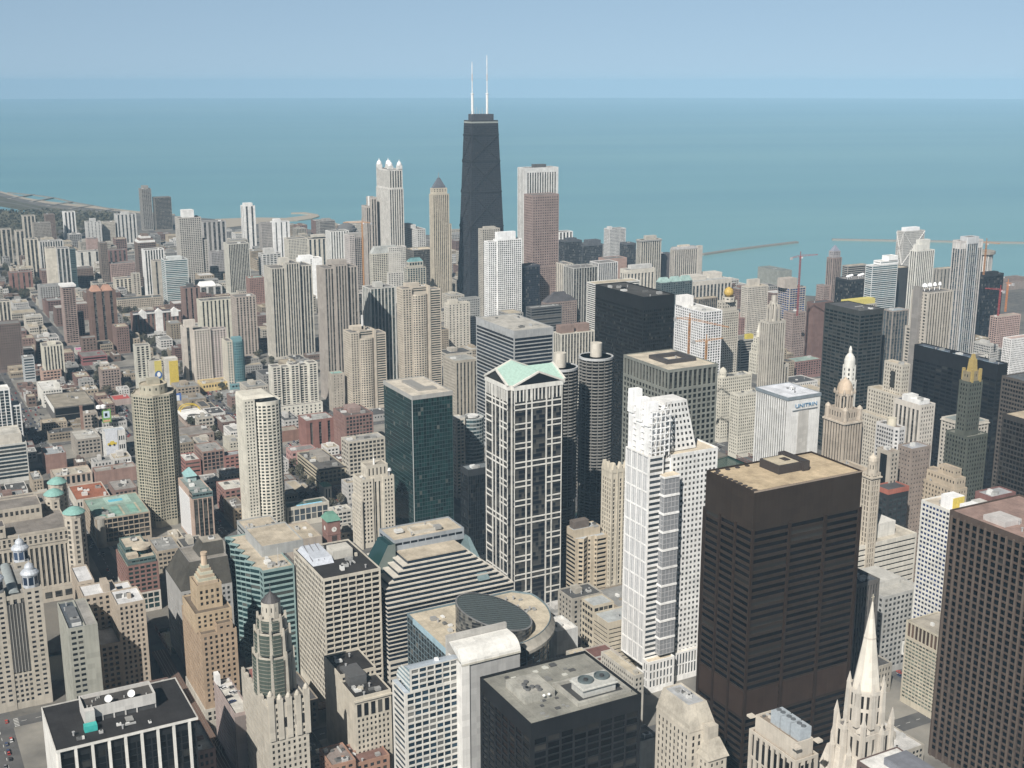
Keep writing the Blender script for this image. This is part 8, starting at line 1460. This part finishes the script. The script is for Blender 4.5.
# ================================================================ trees, cars
def tree_mesh(seed, col):
    rg = random.Random(seed); nr = np.random.RandomState(seed); tr = MB(); P = [(0, 0, 0)]
    tr.lathe(0, 0, [(.32, 0), (.24, 2.2), (.16, 4.5), (.05, 7.5)], 6)
    for k in range(9): a = rg.uniform(0, 6.28); z = rg.uniform(2, 5); tr.tube((0, 0, z), (math.cos(a)*rg.uniform(1.4, 3), math.sin(a)*rg.uniform(1.4, 3), z+rg.uniform(1.5, 3.2)), .09)
    cr = MB(); n_ = 230; d = nr.normal(size=(n_, 3)); d /= np.linalg.norm(d, axis=1)[:, None]; r_ = (nr.rand(n_)**.45)[:, None]; c = d*r_*np.array((3.1, 3.1, 3.0))+np.array((0, 0, 5.6)); c += nr.normal(size=(n_, 3))*.35
    a_ = nr.normal(size=(n_, 3)); a_ /= np.linalg.norm(a_, axis=1)[:, None]; b_ = np.cross(a_, nr.normal(size=(n_, 3))); b_ /= np.linalg.norm(b_, axis=1)[:, None]; s_ = (.25+.4*nr.rand(n_))[:, None]
    cr.quads(np.stack([c-a_*s_-b_*s_*.6, c+a_*s_-b_*s_*.6, c+a_*s_+b_*s_*.6, c-a_*s_+b_*s_*.6], 1))
    t_ = tr.build('trunk', plain_mat((.09, .075, .06), .95)); c_ = cr.build('crown', leaf); m1, m2 = t_.data, c_.data
    bpy.data.objects.remove(t_); bpy.data.objects.remove(c_); return m1, m2
leaf, t, b_ = new_mat('foliage'); rv = node(t, 'ShaderNodeNewGeometry').outputs['Random Per Island']; orr = node(t, 'ShaderNodeObjectInfo').outputs['Random']
t.links.new(mixc(t, orr, mixc(t, rv, (.045, .055, .035), (.075, .075, .05)), mixc(t, rv, (.10, .085, .06), (.14, .125, .09))), b_.inputs['Base Color']); b_.inputs['Roughness'].default_value = .9
TM = [tree_mesh(s, None) for s in range(4)]
def tree(x, y, s, label, group):
    m1, m2 = TM[rng.randrange(4)]; o = bpy.data.objects.new('street_tree', None); C.objects.link(o); o.location = (x, y, .14); o.rotation_euler = (0, 0, rng.uniform(0, 6.28)); o.scale = (s, s, s*rng.uniform(.9, 1.2)); tag(o, label, 'tree', group)
    for nm, m in (('trunk', m1), ('crown', m2)): p = bpy.data.objects.new(nm, m); C.objects.link(p); p.parent = o
def visible(x, y, z): return in_frame(x, y, z, 0) and not blocked((x, y, z), BX)
nt_ = 0
for (u0, u1, v0, v1, n_, lab, grp) in ((140, 300, 330, 440, 26, 'small bare tree among the low brick blocks at left', 'trees among the low brick blocks'), (2, 30, 268, 300, 26, 'bushy dark tree among houses at the left edge', 'trees among the houses at the left edge'), (112, 185, 310, 345, 24, 'bare tree by the white-gabled brick block', 'trees round the white-gabled brick block'), (36, 60, 270, 292, 10, 'dark tree right of the red-brown twin-bay block', 'trees by the twin-bay block'), (95, 130, 370, 400, 12, 'bare tree along the diagonal street', 'trees along the diagonal street'), (255, 345, 455, 515, 16, 'bare street tree near the long tan block', 'trees near the long tan block'), (0, 110, 226, 262, 30, 'dark park tree below the far beach', 'trees below the far beach')):
    k = 0; tries = 0
    while k < n_ and tries < 400:
        tries += 1; u, v = rng.uniform(u0, u1), rng.uniform(v0, v1); x, y = at(u, v, 3)
        if overlap(x-2, y-2, x+2, y+2, 1) or not visible(x, y, 6) or abs(y-river_y(x)) < RW+3: continue
        tree(x, y, rng.uniform(.9, 1.6) * (1.25 if v < 300 else 1), lab, grp); k += 1; nt_ += 1
# distant grove by the shore: one mass nobody could count
nr = np.random.RandomState(5); cr = MB(); pts = []
while len(pts) < 2600:
    u, v = nr.uniform(-10, 120), nr.uniform(207, 227)
    if v < 209+max(0, (u-0))*.05 or v < 212 and u < 42: continue
    x, y = at(u, v, 0); pts.append((x, y, nr.uniform(2, 11)))
c = np.array(pts); n_ = len(c); a_ = nr.normal(size=(n_, 3)); a_ /= np.linalg.norm(a_, axis=1)[:, None]; b2 = np.cross(a_, nr.normal(size=(n_, 3))); b2 /= np.linalg.norm(b2, axis=1)[:, None]; s_ = (2+3*nr.rand(n_))[:, None]
cr.quads(np.stack([c-a_*s_-b2*s_*.6, c+a_*s_-b2*s_*.6, c+a_*s_+b2*s_*.6, c-a_*s_+b2*s_*.6], 1)); tag(cr.build('park_trees', leaf), 'hazy mass of dark park trees inland of the far left beach', 'trees', kind='stuff')
# cars
def car_mesh(c):
    mb = MB(); mb.prism([(-2.2, -.9), (2.2, -.9), (2.2, .9), (-2.2, .9)], .3, .85); mb.frus([(-1.9, -.85), (1.2, -.85), (1.2, .85), (-1.9, .85)], .85, [(-1.4, -.7), (.5, -.7), (.5, .7), (-1.4, .7)], 1.45)
    o = mb.build('parked_car', plain_mat(c, .35, name='car_paint')); m = o.data; m.materials.append(glass_mat((.02, .022, .025)))
    for i in range(4, 8): m.polygons[i].material_index = 1
    bpy.data.objects.remove(o); return m
CARS = [(n, car_mesh(c)) for n, c in (('white', (.7, .7, .69)), ('silver', (.42, .43, .44)), ('black', (.03, .03, .035)), ('dark blue', (.04, .06, .13)), ('red', (.4, .05, .04)), ('grey', (.2, .2, .21)))]
def car(x, y, rz, z, where, grp):
    n, m = rng.choice(CARS); o = bpy.data.objects.new('parked_car', m); C.objects.link(o); o.location = (x, y, z); o.rotation_euler = (0, 0, rz); tag(o, f'small {n} car {where}', 'car', f'{n} cars {grp}')
nc = 0
for (u0, u1, v0, v1, n_, where, grp) in ((84, 135, 395, 440, 60, 'on the lot along the diagonal street', 'on the lot along the diagonal street'), (2, 45, 398, 445, 50, 'on the open lot left of the dark glass pavilion', 'on the lot left of the pavilion'), (270, 345, 435, 475, 44, 'parked between the brick blocks and the long tan block', 'between the brick blocks'), (176, 245, 390, 440, 46, 'near the white-canopied restaurant', 'near the restaurant'), (190, 250, 470, 492, 14, 'parked behind the salmon pink tower', 'behind the salmon pink tower'), (335, 352, 485, 515, 12, 'on the lot left of the art deco tower', 'on the lot by the art deco tower'), (560, 640, 600, 720, 16, 'in the street left of the white stepped tower', 'by the white stepped tower'), (740, 790, 430, 470, 10, 'on the riverside road left of the white piered block', 'on the riverside road')):
    k = 0; tries = 0; taken = []
    while k < n_ and tries < 500:
        tries += 1; u, v = rng.uniform(u0, u1), rng.uniform(v0, v1); x, y = at(u, v, 0); x = round(x/2.8)*2.8; y = round(y/6.0)*6.0
        if (x, y) in taken or overlap(x-2, y-2.5, x+2, y+2.5, .6) or not visible(x, y, 1) or abs(y-river_y(x)) < RW+3: continue
        taken.append((x, y)); car(x, y, math.pi/2 + (math.pi if rng.random() < .5 else 0), .15, where, grp); k += 1; nc += 1
tries = 0; nd = 0
while nd < 90 and tries < 2500:                                 # cars moving along the streets that can be seen between the towers
    tries += 1; u, v = rng.uniform(0, 1024), 260+rng.random()**1.5*508; x, y = at(u, v, 0); sx = min(SX, key=lambda q: abs(q-x)); off = rng.choice([-5.2, -1.9, 1.9, 5.2]); x = sx+off
    if abs(y-river_y(x)) < RW+4 or not land_ok(x, y) or overlap(x-1.2, y-2.4, x+1.2, y+2.4, .3) or not visible(x, y, 1): continue
    rel, s_ = place_words(u, v)[0]; car(x, y, math.pi/2 if off > 0 else -math.pi/2, .03, f'on the street {rel} {s_}', f'on the street {rel} {s_}'); nd += 1
gx, gy, gw, gd, gz = GAR
for (fx, fy, ci, lab) in ((.25, .80, 1, 'silver car at the back left of the pink garage roof'), (.38, .76, 0, 'white car second from the back left on the pink garage roof'), (.86, .74, 5, 'grey car at the back right of the pink garage roof'), (.66, .60, 0, 'white car in the middle of the pink garage roof'), (.88, .58, 1, 'silver car right of the middle on the pink garage roof'), (.30, .50, 2, 'black car on the left of the pink garage roof'), (.34, .36, 3, 'dark blue car nearest the front of the pink garage roof')):
    o = bpy.data.objects.new('parked_car', CARS[ci][1]); C.objects.link(o); o.location = (gx+gw*fx, gy+gd*fy, gz+.02); o.rotation_euler = (0, 0, .25); o.scale = (1.05,)*3; tag(o, lab, 'car')
# ================================================================ haze
hz = bpy.data.materials.new('haze_air'); hz.use_nodes = True; t = hz.node_tree; t.nodes.clear()
mo = node(t, 'ShaderNodeOutputMaterial'); pv = node(t, 'ShaderNodeVolumePrincipled'); pv.inputs['Color'].default_value = (.34, .52, .69, 1); pv.inputs['Density'].default_value = HAZE
pv.inputs['Anisotropy'].default_value = -0.3
t.links.new(pv.outputs[0], mo.inputs['Volume'])
if HAZE > 0:
    mb = MB(); poly = [(-3600, -1500), (4200, -1500)] + [(math.sin(YAW+R(a))*(FAR+800), math.cos(YAW+R(a))*(FAR+800)) for a in range(48, -49, -6)]
    mb.prism(poly, -6.5, 464); mb.ngon([(*p, -6.5) for p in poly[::-1]])
    o = mb.build('haze', hz); o['kind'] = 'stuff'
print('windows', N_WIN[0], 'fills', len(fills), 'trees', nt_, 'cars', nc, 'objects', len(bpy.data.objects))
